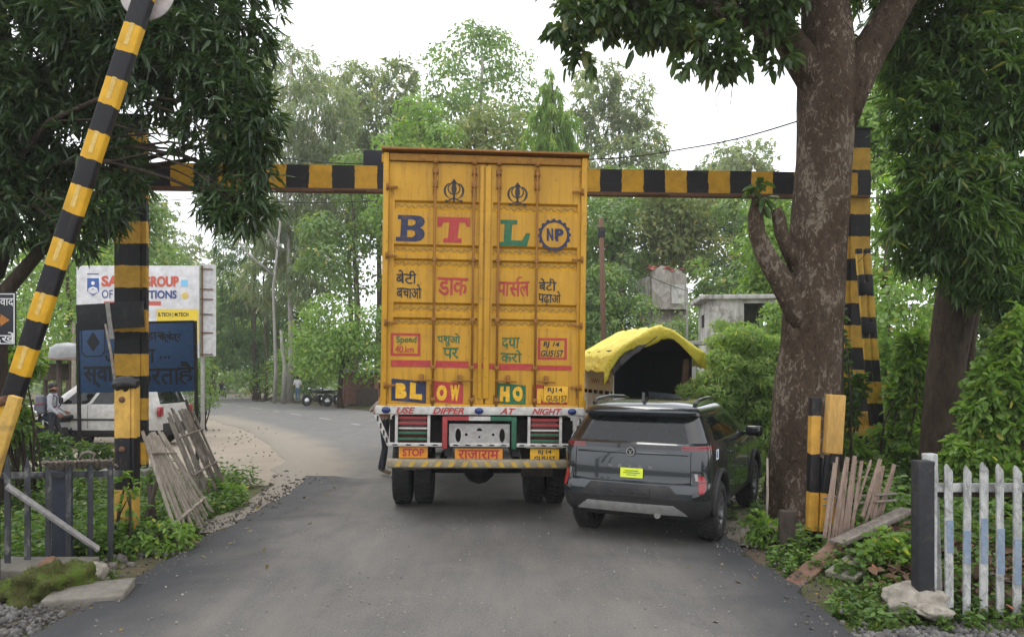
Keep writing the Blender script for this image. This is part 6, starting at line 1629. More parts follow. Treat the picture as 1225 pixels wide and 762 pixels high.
# ------------------------------------------------------------------ people
BASE_J = dict(pelvis=((0, 0, .93), .125), spine=((0, .0, 1.1), .115), chest=((0, 0, 1.3), .135), neck=((0, 0, 1.46), .055), head=((0, .015, 1.56), .085), crown=((0, .0, 1.66), .075),
    shl=((-.17, 0, 1.4), .062), ell=((-.23, -.02, 1.13), .045), wrl=((-.25, .06, .9), .03), hal=((-.25, .09, .83), .028),
    shr=((.17, 0, 1.4), .062), elr=((.23, -.02, 1.13), .045), wrr=((.25, .06, .9), .03), har=((.25, .09, .83), .028),
    hil=((-.09, 0, .88), .085), knl=((-.1, .02, .49), .06), anl=((-.1, -.02, .09), .042), tol=((-.1, .13, .04), .04),
    hir=((.09, 0, .88), .085), knr=((.1, .02, .49), .06), anr=((.1, -.02, .09), .042), tor=((.1, .13, .04), .04))
BONES = [('pelvis', 'spine', 's'), ('spine', 'chest', 's'), ('chest', 'neck', 's'), ('neck', 'head', 'k'), ('head', 'crown', 'k'), ('chest', 'shl', 's'), ('shl', 'ell', 's'), ('ell', 'wrl', 'k'), ('wrl', 'hal', 'k'), ('chest', 'shr', 's'), ('shr', 'elr', 's'), ('elr', 'wrr', 'k'), ('wrr', 'har', 'k'),
    ('pelvis', 'hil', 't'), ('hil', 'knl', 't'), ('knl', 'anl', 't'), ('anl', 'tol', 'b'), ('pelvis', 'hir', 't'), ('hir', 'knr', 't'), ('knr', 'anr', 't'), ('anr', 'tor', 'b')]
M_SKIN = surf('brown_skin', (0.23, 0.11, 0.065), 0.55, dirt=0, bmp=0, var=0.1)
M_HAIR = surf('black_hair', (0.012, 0.01, 0.009), 0.6, dirt=0)
def person(label, loc, rot, J, shirt, trousers, shoe=(0.04, 0.03, 0.025), k=1.0, long_sleeve=False, group=None, helmet=False):
    t = thing('person', label, 'person', loc, (0, 0, rot), group); t.scale = (k, k, k)
    j = dict(BASE_J)
    for a, b in J.items(): j[a] = (b, j[a][1])
    names = list(j); idx = {a: i for i, a in enumerate(names)}
    me = bpy.data.meshes.new('skel'); me.from_pydata([j[a][0] for a in names], [(idx[a], idx[b]) for a, b, _ in BONES], []); me.update()
    ob = bpy.data.objects.new('skel', me); COL.objects.link(ob)
    ob.modifiers.new('skin', 'SKIN'); sb = ob.modifiers.new('sub', 'SUBSURF'); sb.levels = 2; sb.render_levels = 2
    for i, a in enumerate(names):
        d = me.skin_vertices[0].data[i]; r = j[a][1]; d.radius = (r * (1.25 if a in ('chest', 'spine', 'pelvis') else 1), r); d.use_root = a == 'pelvis'
    bpy.context.view_layer.update()
    dg = bpy.context.evaluated_depsgraph_get()
    r = bpy.data.meshes.new_from_object(ob.evaluated_get(dg))
    mb = MB()
    mats = [M_SKIN, shirt, trousers, surf('shoe', shoe, 0.7)]
    seg = [(Vector(j[a][0]), Vector(j[b][0]), {'k': 0, 's': 1, 't': 2, 'b': 3}[c]) for a, b, c in BONES]
    if long_sleeve: seg = [(a, b, 1 if (i in (7, 11)) else c) for i, (a, b, c) in enumerate(seg)]
    mb.v = [v.co.copy() for v in r.vertices]
    for p in r.polygons:
        c = p.center; best, bm_ = 1e9, 0
        for a, b, m_ in seg:
            ab = b - a; q = max(0, min(1, (c - a).dot(ab) / ab.length_squared)); d = (a + ab * q - c).length
            if d < best: best, bm_ = d, m_
        mb.f.append(list(p.vertices)); mb.sm.append(True); mb.mi.append(bm_)
    bpy.data.objects.remove(ob)
    # fingers, thumb, face
    for s in ('l', 'r'):
        w, h = Vector(j['wr' + s][0]), Vector(j['ha' + s][0]); d = (h - w).normalized()
        side = d.cross(Vector((1, 0, 0))).normalized(); nn = d.cross(side)
        for q, L in enumerate((0.065, 0.078, 0.072, 0.055)):
            b = h + side * (q - 1.5) * 0.018; mb.tube([b - d * 0.015, b + d * L * 0.55, b + d * L + nn * 0.02], [0.0095, 0.009, 0.006], 6, mi=0)
        b = w + d * 0.04 + side * 0.028; mb.tube([b, b + side * 0.025 + d * 0.03, b + side * 0.02 + d * 0.065], [0.011, 0.01, 0.007], 6, mi=0)
    hd = Vector(j['head'][0]); cr = Vector(j['crown'][0])
    f = Vector((0, 1, 0)); f = Vector(J.get('_face', (0, 1, 0))) if '_face' in J else f
    sdv = f.cross(Vector((0, 0, 1))).normalized()
    mb.tube([hd + f * 0.07 + Vector((0, 0, 0.03)), hd + f * 0.105, hd + f * 0.085 - Vector((0, 0, 0.01))], [0.01, 0.016, 0.01], 6, mi=0)
    for s in (-1, 1): mb.blob(hd + sdv * s * 0.088 + Vector((0, 0, 0.01)), (0.012, 0.02, 0.03), 1, 1, 0, mi=0)
    mb.build('body', mats, t)
    e = MB()
    for s in (-1, 1): e.blob(hd + f * 0.076 + sdv * s * 0.033 + Vector((0, 0, 0.03)), (0.011, 0.009, 0.007), 1, 1, 0)
    e.build('eyes', M_HAIR, t)
    m_ = MB(); m_.tube([hd + f * 0.082 + sdv * x - Vector((0, 0, 0.04)) for x in (-0.022, 0, 0.022)], [0.003, 0.006, 0.003], 5); m_.build('mouth', surf('lips', (0.16, 0.06, 0.045), 0.5, dirt=0, bmp=0), t)
    h = MB(); c = (hd + cr) / 2 - f * 0.018 + Vector((0, 0, 0.022)); h.blob(c, (0.094, 0.1, 0.095), 4, 3, 0.08, 4)
    lim = hd.z + 0.035
    for v in h.v:
        q = (v - c).dot(f)
        if q > 0.02 and v.z < lim + 0.03: v -= f * (q - 0.02)
    h.build('helmet' if helmet else 'hair', surf('helmet_shell', (0.03, 0.03, 0.032), 0.25, dirt=0.1) if helmet else M_HAIR, t)
    return t
def cloth_m(name, c): return surf(name, c, 0.85, dirt=0.2, dirt_col=(0.15, 0.14, 0.13), scale=6, bmp=0.3)
M_GSHIRT, M_WSHIRT, M_NAVYT, M_JEANS = cloth_m('light_grey_shirt', (0.36, 0.37, 0.4)), cloth_m('white_shirt', (0.62, 0.63, 0.64)), cloth_m('dark_trousers', (0.02, 0.022, 0.03)), cloth_m('blue_jeans', (0.09, 0.17, 0.28))

g = gp(63, 17.7); zb_ = ground_z(g.x, g.y)
boy = person('schoolboy in grey shirt with a backpack walking beside the motorcycle', (g.x, g.y, zb_), R(-78), dict(knl=(-.1, .13, .5), anl=(-.1, .1, .1), tol=(-.1, .25, .05), knr=(.1, .02, .49), anr=(.1, -.16, .13), tor=(.1, -.04, .04), ell=(-.22, .02, 1.13), wrl=(-.22, .2, 1.0), hal=(-.21, .26, .97), elr=(.23, .03, 1.13), wrr=(.24, .2, .96), har=(.23, .26, .92)), M_GSHIRT, M_NAVYT, long_sleeve=True, k=0.97)
zm = zb_
mb = MB(); mb.box((0, -0.23, 1.18), (0.34, 0.2, 0.46), Euler((R(4), 0, 0)), bev=0.07); mb.box((0, -0.34, 1.08), (0.26, 0.07, 0.22), bev=0.03)
bp = tag(mb.build('backpack', surf('grey_backpack_cloth', (0.12, 0.13, 0.16), 0.85, dirt=0.3), None), 'grey backpack with a dull red band worn by the schoolboy', 'backpack')
bp.location = boy.location; bp.rotation_euler = boy.rotation_euler; bp.scale = boy.scale
mb = MB()
for s in (-1, 1): mb.tube([(s * 0.11, -0.14, 1.4), (s * 0.12, -0.02, 1.48), (s * 0.12, 0.14, 1.36), (s * 0.12, 0.13, 1.15), (s * 0.13, -0.1, 1.0)], 0.018, 6)
mb.build('strap', surf('strap_cloth', (0.05, 0.05, 0.06), 0.9), bp)
mb = MB(); mb.box((0, -0.24, 1.2), (0.352, 0.205, 0.05), Euler((R(4), 0, 0)), bev=0.02); mb.build('band', surf('dull_red_cloth', (0.2, 0.05, 0.06), 0.9), bp)

g = gp(356, 47.5)
person('man in white shirt and blue jeans standing at the far roadside', (g.x, g.y, g.z), R(20), dict(knl=(-.1, .06, .49), tol=(-.13, .12, .04)), M_WSHIRT, M_JEANS, k=1.0)
g = gp(460, 13.5)
person('man beside the left flank of the truck with one bent elbow showing', (g.x, g.y, 0), R(-86), dict(ell=(-.24, -.30, 1.14), wrl=(-.2, -.04, 1.26), hal=(-.19, .04, 1.29), elr=(.26, -.16, 1.13), wrr=(.24, .1, 1.25), har=(.23, .16, 1.28), anl=(-.1, -.1, .09), tol=(-.1, .04, .04), knl=(-.1, 0, .5)), cloth_m('tan_shirt', (0.3, 0.24, 0.2)), M_NAVYT, shoe=(0.2, 0.14, 0.09))
g = gp(268, 66)
person('rider in dark clothes on the far motorcycle', (g.x - 0.1, g.y - 0.3, g.z - 0.12), R(205), dict(pelvis=(0, 0, .93), spine=(0, .05, 1.1), chest=(0, .1, 1.28), neck=(0, .14, 1.43), head=(0, .16, 1.53), crown=(0, .15, 1.63), shl=(-.17, .1, 1.38), shr=(.17, .1, 1.38), ell=(-.26, .28, 1.2), elr=(.26, .28, 1.2), wrl=(-.33, .5, 1.14), wrr=(.33, .5, 1.14), hal=(-.34, .57, 1.13), har=(.34, .57, 1.13), hil=(-.1, .02, .9), hir=(.1, .02, .9), knl=(-.2, .42, .76), knr=(.2, .42, .76), anl=(-.19, .3, .4), anr=(.19, .3, .4), tol=(-.19, .42, .34), tor=(.19, .42, .34)), cloth_m('dark_jacket', (0.05, 0.05, 0.06)), M_NAVYT, long_sleeve=True, helmet=True)
# ------------------------------------------------------------------ the height gauge
P0, P1 = Vector(((152.5 - CU) / F * 12.5, 12.5, 0)), Vector(((1029 - CU) / F * 13.2, 13.2, 0))
GL = (P1 - P0).length
gauge = thing('height_gauge', 'black and yellow striped height gauge portal spanning the road', 'height gauge', P0, (0, 0, math.atan2(P1.y - P0.y, P1.x - P0.x)))
M_SL = stripes('left_post_bands', 0.747, 2, 0.542, ca=(0.52, 0.29, 0.03))
M_SR = stripes('right_post_bands', 0.79, 2, 0.04, ca=(0.5, 0.29, 0.03))
M_SB = stripes('beam_bands', 0.77, 0, 0.026, ca=(0.47, 0.255, 0.016), wear=0.45)
def ibeam(mb, a, b, w, h, tf=0.03, tw=0.03, up=(0, 0, 1)):
    a, b = Vector(a), Vector(b); z = (b - a).normalized(); up = Vector(up); x = up.cross(z).normalized(); y = z.cross(x)
    mb.beam(a + y * (h / 2 - tf / 2), b + y * (h / 2 - tf / 2), w, tf, up, 0.004); mb.beam(a - y * (h / 2 - tf / 2), b - y * (h / 2 - tf / 2), w, tf, up, 0.004); mb.beam(a, b, tw, h - 2 * tf - 0.002, up)
for x, m_, w in ((0, M_SL, 0.42), (GL, M_SR, 0.36)):
    mb = MB()
    mb.box((x, 0, 3.1), (w, 0.03, 6.2)); mb.box((x, 0.32, 3.1), (w, 0.03, 6.2)); mb.box((x + (0.13 if x == 0 else -0.1), 0.16, 3.1), (0.03, 0.287, 6.2))
    mb.box((x + w / 2 + 0.05 if x == 0 else x - w / 2 - 0.05, 0.05, 3.1), (0.09, 0.08, 6.19), bev=0.005)
    mb.box((x, 0.16, 6.215), (w + 0.04, 0.4, 0.03))
    mb.build('post', m_, gauge)
    mb = MB(); mb.box((x, 0.16, 0.1), (0.8, 0.8, 0.3), bev=0.03); mb.build('footing', surf('old_concrete', (0.25, 0.24, 0.22), 0.9, dirt=0.6), gauge)
mb = MB()
mb.box((GL / 2 - 0.0, -0.03, 5.2), (GL + 0.35, 0.025, 0.37)); mb.box((GL / 2, 0.06, 5.4), (GL + 0.35, 0.2, 0.028))
beam = mb.build('beam', M_SB, gauge)
mb = MB(); mb.box((GL / 2, 0.05, 4.995), (GL + 0.3, 0.24, 0.035)); 
for k in range(7): mb.box((1.1 + k * 1.75, 0.0, 4.965), (1.2, 0.14, 0.02))
mb.build('lower_flange', M_RUSTY, beam)
mb = MB(); mb.box(((490 - CU) / F * 12.75 - P0.x + 0.02, 0.05, 5.56), (1.62, 0.04, 0.27), Euler((0, R(0.6), 0)), bev=0.006)
mb.build('board', surf('dark_board_back', (0.016, 0.018, 0.028), 0.7), gauge)
ms = stripes('strut_bands', 0.74, 2, 0.15, ca=(0.5, 0.3, 0.03))
inv = world_of(gauge).inverted()
for ua, ub in ((1027, 1048), (1037, 1057)):
    mb = MB(); a, b = inv @ at(ua, 298, 12.9), inv @ at(ub, 556, 12.5)
    mb.beam(a, b, 0.1, 0.07, (0, 1, 0), bev=0.006)
    mb.build('strut', ms, gauge)
for v in (345, 392, 470):
    t = (v - 298) / 258; mb = MB(); c = inv @ at(1032 + 20.5 * t, v, 12.83 - 0.4 * t); mb.box(c, (0.24, 0.02, 0.2), bev=0.004); mb.build('tie_plate', ms, gauge)
mb = MB(); c = inv @ at(1028, 500, 12.9); mb.box(c, (0.34, 0.12, 0.22), bev=0.01); mb.build('clamp_box', surf('yellow_steel', (0.5, 0.27, 0.02), 0.6, dirt=0.5), gauge)

# ------------------------------------------------------------------ the raised boom
M_BOOM = stripes('boom_bands', 0.374, 2, 0.0, ca=(0.7, 0.40, 0.02), wear=0.3)
DB_ = 4.9; kb = DB_ / F
pa, pb = at(-24, 594, DB_), at(194, -68, DB_)
d = (pb - pa); LB = d.length
boom = thing('barrier_boom', 'raised striped boom arm crossing the upper left corner', 'boom barrier', pa)
boom.rotation_mode = 'QUATERNION'; boom.rotation_quaternion = d.to_track_quat('Z', 'Y')
# phase: a yellow band starts 122 px above the frame's top fifth
a0 = (at(147, 57, DB_) - pa).length
M_BOOM2 = stripes('boom_arm_bands', 0.374, 2, -(a0 / 0.374) % 1.0, ca=(0.58, 0.32, 0.015), wear=0.45)
Mi = boom.rotation_quaternion.to_matrix().inverted()
vx = (Mi @ Vector((1, 0, 0))); vx.z = 0; vx.normalize(); vy = Vector((0, 0, 1)).cross(vx)
rotq = Matrix((vx, vy, Vector((0, 0, 1)))).transposed().to_euler()
mb = MB(); mb.box((0, 0, LB / 2), (0.126, 0.06, LB), rotq, bev=0.012); mb.build('arm', M_BOOM2, boom)
mb = MB(); mb.box(-vy * 0.0345, (0.03, 0.012, 0.0001), rotq)
mb = MB()
k = 0
s0 = a0 % 0.374
while s0 + k * 0.374 + 0.19 < LB:
    z = s0 + k * 0.374 + 0.09
    mb2 = MB(); mb2.box(Vector((0, 0, z)) - vy * 0.0305, (0.03, 0.004, 0.15), rotq)
    mb2.build('reflector_strip', surf('faded_reflector', (0.58, 0.4, 0.11), 0.5, dirt=0.6, dirt_col=(0.42, 0.24, 0.04), scale=14), boom); k += 1
c = at(176, -8, DB_ + 0.09); cl_ = Mi @ (c - pa)
mb = MB(); mb.M = Matrix.Translation(cl_) @ Mi.to_4x4(); mb.lathe([(0, -0.006), (0.178, -0.006), (0.186, 0), (0.178, 0.006), (0, 0.006)], 40, 'y')
disc = mb.build('disc', surf('weathered_disc_back', (0.5, 0.46, 0.46), 0.55, dirt=0.35, dirt_col=(0.3, 0.2, 0.18), scale=8), boom)
pa2, pb2 = at(-20, 606, 4.7), at(19, 474, 4.7)
mb = MB(); mb.beam(Mi @ (pa2 - pa), Mi @ (pb2 - pa), 0.07, 0.05, vy, bev=0.006); mb.build('counter_rail', surf('dull_yellow_rail', (0.5, 0.31, 0.06), 0.6, dirt=0.6, scale=7), boom)
pa3, pb3 = at(-60, 500, 4.95), at(8, 478, 4.85)
mb = MB(); mb.cyl(Mi @ (pa3 - pa), Mi @ (pb3 - pa), 0.03, 10); mb.build('pivot_bracket', M_RUSTY, boom)
# the stand that carries the boom, just outside the frame
bs = at(-64, 560, 4.95)
stand = thing('barrier_stand', 'barrier stand carrying the raised boom at the lower left', 'barrier stand', (bs.x, bs.y, -0.2))
mb = MB(); mb.box((0, 0, 0.75), (0.14, 0.1, 1.9), bev=0.01); mb.box((0.0, 0.0, 0.0), (0.5, 0.5, 0.2), bev=0.03); mb.build('column', surf('grey_stand_paint', (0.2, 0.2, 0.2), 0.6), stand)

# ------------------------------------------------------------------ stub posts at the gate
g = gp(147.5, 8.2)
tp_ = thing('stub_post', 'yellow and black stub post with a dark cap left of the lane', 'post', g)
mb = MB(); m_ = stripes('stub_bands', 1.14, 2, 0.947, ca=(0.52, 0.31, 0.06), wear=0.7, dirt_col=(0.16, 0.11, 0.06))
mb.box((0, 0, 0.87), (0.17, 0.05, 1.8), bev=0.006); mb.box((0.105, 0.06, 0.87), (0.035, 0.14, 1.8), bev=0.006); mb.box((-0.09, 0.06, 0.87), (0.02, 0.12, 1.8), bev=0.004)
mb.build('channel', m_, tp_)
mb = MB(); mb.blob((0.01, 0.03, 1.77), (0.135, 0.12, 0.085), 5, 3, 0.3, 2.5); mb.build('cap', surf('tar_black_cap', (0.02, 0.02, 0.02), 0.6, dirt=0.4, dirt_col=(0.14, 0.13, 0.12)), tp_)
for z in (0.75, 1.05, 1.6): 
    mb = MB(); mb.lathe([(0, -0.02), (0.03, -0.018), (0.035, 0)], 10, 'y', (0, -0.026, z)); mb.build('bolt', M_RUSTY, tp_)
g = gp(980, 7.85)
tp_ = thing('stub_post', 'twin yellow and black stub post in front of the thick tree trunk', 'post', g, (0, R(1.5), 0))
m_ = stripes('twin_stub_bands', 0.81, 2, 0.691, ca=(0.5, 0.27, 0.04), wear=0.5)
mb = MB(); mb.box((-0.075, 0.03, 0.8), (0.10, 0.1, 1.66), bev=0.006); mb.build('rear_channel', m_, tp_)
mb = MB(); mb.box((0.065, -0.03, 0.52), (0.14, 0.05, 1.08), Euler((0, R(3), 0)), bev=0.006); mb.box((0.0, 0.03, 0.5), (0.02, 0.1, 1.0)); mb.build('front_channel', m_, tp_)
mb = MB(); mb.box((0.1, -0.05, 1.36), (0.18, 0.1, 0.62), Euler((0, R(2), 0)), bev=0.012); mb.build('head_board', surf('ochre_board', (0.46, 0.27, 0.07), 0.7, dirt=0.55, dirt_col=(0.2, 0.13, 0.06), scale=6, stretch=(3, 3, 0.6)), tp_)
mb = MB(); mb.box((0.11, -0.06, 0.98), (0.08, 0.03, 0.16), bev=0.01); mb.lathe([(0, -0.03), (0.022, -0.025), (0.03, 0)], 10, 'y', (0.09, -0.07, 0.95)); mb.build('clamp', M_BLACK, tp_)

M_WOOD = bark('weathered_wood', (0.12, 0.10, 0.085), (0.3, 0.27, 0.23), scale=6)
M_WOODP = bark('pale_dry_wood', (0.2, 0.17, 0.14), (0.42, 0.37, 0.31), scale=7)
M_WOODD = bark('dark_old_wood', (0.04, 0.032, 0.026), (0.1, 0.08, 0.065), scale=6)
M_PINKW = bark('pinkish_dry_wood', (0.2, 0.14, 0.11), (0.4, 0.3, 0.24), scale=7)

# ------------------------------------------------------------------ white picket fence, right
M_PICK = bark('flaking_white_wood', (0.3, 0.31, 0.31), (0.66, 0.66, 0.63), (0.2, 0.2, 0.19), 8, 0.6)
M_PICKB = surf('blue_grey_band_paint', (0.20, 0.26, 0.34), 0.7, dirt=0.5, dirt_col=(0.4, 0.4, 0.4), scale=8)
f0 = at(1096, 700, 6.1)
fence = thing('picket_fence', 'white wooden picket fence with blue banded pickets at the right', 'fence', (f0.x, f0.y, 0))
def picket(mb, x, y, z0, z1, w=0.055, th=0.018, lean=0.0, skew=0.03, mi=0):
    h = z1 - z0
    p = [(x - w / 2, z0), (x + w / 2, z0), (x + w / 2 + lean * h, z1 - skew), (x - w / 2 + lean * h + w * 0.25, z1 + skew), (x - w / 2 + lean * h, z1)]
    mb.prism(p, y - th / 2, y + th / 2, 'xz', mi)
for i, u in enumerate((1116, 1135.5, 1156, 1176.5, 1196.5, 1216.5, 1237, 1257, 1277, 1297)):
    D_ = 5.95 - i * 0.012; x = (u - CU) / F * D_ - f0.x; y = D_ - f0.y
    zb_ = (0.18, 0.03, -0.02, -0.04, -0.02, 0.0, 0, 0, 0, 0)[i]; zt_ = 1.95 + (440 - (557 + (i % 3) * 2)) * D_ / F
    mb = MB(); picket(mb, x, y, zb_, zt_, 0.056 + 0.006 * (i % 2), lean=(0.004, -0.006, 0.008, 0.004, -0.004)[i % 5])
    pk_ = mb.build('picket', M_PICK, fence)
    if i >= 1:
        a = 0.86 - 0.06 * (i % 3) - 0.02 * i; mb = MB(); mb.box((x + 0.002, y - 0.0105, a - 0.18 - 0.05 * (i > 2)), (0.054, 0.004, 0.26 + 0.1 * (i > 2))); mb.build('blue_band', M_PICKB, pk_)
mb = MB(); xa, xb = 0.02, (1310 - CU) / F * 5.85 - f0.x; mb.box(((xa + xb) / 2, -0.13 , 0.985), (xb - xa, 0.03, 0.07), bev=0.004); mb.build('rail', M_PICK, fence)
mb = MB(); mb.box(((xa + xb) / 2, -0.09, 0.93), (xb - xa, 0.03, 0.05), bev=0.004); mb.build('back_rail', M_WOODD, fence)
mb = MB(); mb.box((0.0, -0.1, 0.58), (0.135, 0.12, 1.24), bev=0.01); mb.build('dark_post', surf('tarred_post', (0.02, 0.021, 0.025), 0.7, dirt=0.5, dirt_col=(0.1, 0.08, 0.06), scale=6), fence)
mb = MB(); mb.box((0.16, 0.05, 0.62), (0.09, 0.09, 1.24), Euler((0, R(-2), 0)), bev=0.01); mb.build('white_post', M_PICK, fence)

# ------------------------------------------------------------------ dark iron fence, left
M_IRON = surf('peeling_dark_iron', (0.035, 0.037, 0.042), 0.7, dirt=0.75, dirt_col=(0.3, 0.29, 0.27), scale=7, stretch=(1, 1, 0.6))
f1 = gp(70, 7.3)
ifn = thing('iron_fence', 'rusty dark iron picket fence with a slanting brace at the left', 'fence', (f1.x, f1.y, 0))
for u in (-40, -16, 9, 33, 57.5, 82, 108, 132):
    D_ = 7.0 + (u - 9) / 123 * 0.6; x = (u - CU) / F * D_ - f1.x; y = D_ - f1.y
    zt_ = 1.95 + (440 - 549) * D_ / F
    mb = MB(); mb.box((x, y, zt_ - 0.1 - (zt_ + 0.12) / 2), (0.055, 0.016, zt_ + 0.12), bev=0.003)
    mb.add([(x - 0.055 * 0.55, y - 0.008, zt_ - 0.1), (x + 0.055 * 0.55, y - 0.008, zt_ - 0.1), (x, y - 0.004, zt_ + 0.05), (x - 0.055 * 0.55, y + 0.008, zt_ - 0.1), (x + 0.055 * 0.55, y + 0.008, zt_ - 0.1)], [[0, 1, 2], [4, 3, 2], [3, 0, 2], [1, 4, 2]])
    mb.build('picket', M_IRON, ifn)
i0 = Vector((f1.x, f1.y, 0))
mb = MB(); mb.beam(at(-50, 570, 6.8) - i0, at(146, 566, 7.75) - i0, 0.05, 0.06, bev=0.004); mb.build('rail', M_IRON, ifn)
mb = MB(); mb.beam(at(8, 581, 6.95) - i0, at(118, 657, 7.45) - i0, 0.03, 0.07, (0, 1, 0), bev=0.004); mb.build('brace', surf('peeling_white_brace', (0.28, 0.27, 0.26), 0.8, dirt=0.8, dirt_col=(0.05, 0.05, 0.05), scale=7), ifn)
mb = MB(); mb.box(at(71, 613, 7.38) - i0 + Vector((0, 0.05, -0.05)), (0.16, 0.1, 0.98), bev=0.01); mb.build('post', surf('slate_post_paint', (0.03, 0.036, 0.055), 0.7, dirt=0.4), ifn)
mb = MB()
for q in range(5):
    pts = []
    for k in range(40):
        t = k / 39; u = 54 + 82 * t; D_ = 7.2 + 0.45 * t
        p = at(u, 551 + 5 * math.sin(t * 3.0 + 0.4) * 0.6 + q * 2.2 - 3 * math.sin(t * 3.14), D_); p.y -= 0.05 - 0.03 * q + 0.012 * math.sin(k * 1.9 + q * 2); p.z += 0.007 * math.cos(k * 1.9 + q * 2)
        pts.append(p)
    mb.tube(pts, 0.016, 6)
mb.tube([at(u, v, 7.5) for u, v in [(95, 550), (98, 543), (106, 540), (114, 543), (110, 549), (118, 551)]], 0.016, 6)
tag(mb.build('rope', bark('frayed_rope', (0.14, 0.115, 0.09), (0.36, 0.31, 0.26), scale=30)), 'frayed rope laid along the top rail of the iron fence', 'rope')

# ------------------------------------------------------------------ leaning lattice panels and sticks, left
def lattice(label, tops, bots, n, mat, w=0.04, rails=(0.25, 0.7), seed=0, th=0.014):
    rr = random.Random(seed)
    b = bots[0].copy(); t = thing('lattice_panel', label, 'lattice panel', (b.x, b.y, b.z), group='old fence panels leaning by the gate')
    o = Vector(t.location)
    slats = []
    for i in range(n):
        q = i / (n - 1); a = tops[0].lerp(tops[1], q) + Vector((rr.uniform(-.02, .02), rr.uniform(-.02, .02), rr.uniform(-.06, .05))); c = bots[0].lerp(bots[1], q) + Vector((rr.uniform(-.04, .04), rr.uniform(-.03, .03), rr.uniform(-.02, .03)))
        mb = MB(); mb.beam(c - o, a - o, w * rr.uniform(0.75, 1.2), th, Vector((0, 1, 0)), bev=0.003); mb.build('slat', mat, t); slats.append((c, a))
    for f in rails:
        nn = (slats[0][1] - slats[0][0]).cross(bots[1] - bots[0]).normalized() * 0.022
        if nn.y < 0: nn = -nn
        mb = MB(); mb.beam(slats[0][0].lerp(slats[0][1], f) - o + nn, slats[-1][0].lerp(slats[-1][1], f) - o + nn, 0.04, 0.02, bev=0.003); mb.build('rail', mat, t)
    return t
z_ = lambda p: Vector((p.x, p.y, p.z))
lattice('pale slatted panel leaning beside the lane, its longest slat lowest', [at(171, 518, 8.35), at(196, 520, 9.5)], [at(219, 655, 8.1), at(252, 612, 9.7)], 15, M_WOODP, 0.036, (0.2, 0.8), 1)
lattice('darker slatted panel leaning behind the pale one', [at(199, 494, 9.9), at(229, 492, 11.0)], [at(243, 600, 10.2), at(268, 578, 11.4)], 11, M_WOOD, 0.036, (0.3, 0.75), 2)
for a, b, r, lab in [((222, 478, 11.0), (262, 596, 11.2), 0.03, 'dark stick leaning right of the slatted panels'), ((205, 488, 10.6), (250, 600, 10.6), 0.022, 'thin dark stick leaning against the slatted panels'), ((192, 560, 8.9), (168, 640, 8.6), 0.03, 'short dark stick propped under the pale slatted panel'), ((126, 388, 11.6), (138, 462, 11.2), 0.022, 'thin pale stick leaning on the left gauge post'), ((179, 580, 9.0), (184, 645, 8.9), 0.05, 'dark stump like stake under the pale slatted panel')]:
    a, b = at(*a), at(*b); mb = MB(); o = b.copy(); mb.tube([b - o, (a + b) / 2 - o + Vector((0.01, 0.01, 0)), a - o], [r, r * 0.9, r * 0.7], 7)
    s = mb.build('stick', M_WOODP if 'pale stick' in lab else M_WOODD); s.location = o; tag(s, lab, 'stick')

# ------------------------------------------------------------------ stake fence, planks and stump, right
t = thing('stake_fence', 'crooked fence of dry wooden stakes between the stub post and the white fence', 'fence', at(1000, 650, 7.4))
o = Vector(t.location); rr = random.Random(8)
for i in range(15):
    u = 988 + i * 4.4 + (6 if i > 8 else 0); lean = 14 + rr.uniform(-6, 6)
    a, b = at(u + lean, 548 + rr.uniform(-4, 6) + (6 if i > 9 else 0), 7.6 + i * 0.01), at(u - 2, (648 if i < 8 else 622) + rr.uniform(-6, 4), 7.5 + i * 0.02)
    mb = MB(); mb.beam(b - o, a - o, rr.uniform(0.02, 0.042), 0.014, Vector((0, 1, 0)), bev=0.003); mb.build('stake', M_PINKW, t)
for v in (592, 600):
    mb = MB(); mb.beam(at(985, v + 4, 7.64) - o, at(1072, v - 2, 7.75) - o, 0.035, 0.02, bev=0.003); mb.build('rail', M_WOOD, t)
for a, b, w, h, mt, lab, cat in [((948, 700, 6.9), (1010, 645, 7.5), 0.2, 0.03, surf('rusty_sheet', (0.14, 0.075, 0.05), 0.8, dirt=0.6, dirt_col=(0.2, 0.18, 0.16), scale=5), 'rust brown plank tilted up from the road edge', 'plank'), ((1000, 650, 7.3), (1085, 610, 7.7), 0.16, 0.05, M_WOOD, 'grey weathered plank lying across the verge below the stakes', 'plank'), ((1005, 690, 6.8), (1050, 655, 7.2), 0.3, 0.05, bark('mossy_plank', (0.15, 0.14, 0.11), (0.36, 0.33, 0.28), (0.1, 0.12, 0.05), 5, 0.7), 'broad pale plank sunk in the weeds of the verge', 'plank')]:
    a, b = at(*a), at(*b); mb = MB(); c = (a + b) / 2; mb.beam(a - c, b - c, w, h, bev=0.008); s = mb.build('plank', mt); s.location = c; tag(s, lab, cat)
g = gp(941, 7.9); mb = MB(); mb.box((0, 0, 0.2), (0.15, 0.12, 0.46), Euler((0, R(3), 0)), bev=0.015); s = mb.build('stump_post', M_WOODD); s.location = g; tag(s, 'short dark stump post at the foot of the thick trunk', 'post')
mb = MB(); a, b = at(918, 548, 8.6), at(916, 638, 8.4); mb.tube([b - b, (a - b) / 2 + Vector((0.012, 0, 0)), a - b], [0.016, 0.015, 0.012], 7); s = mb.build('stake', M_WOODP); s.location = b; tag(s, 'thin upright stake between the dark car and the thick trunk', 'stake')

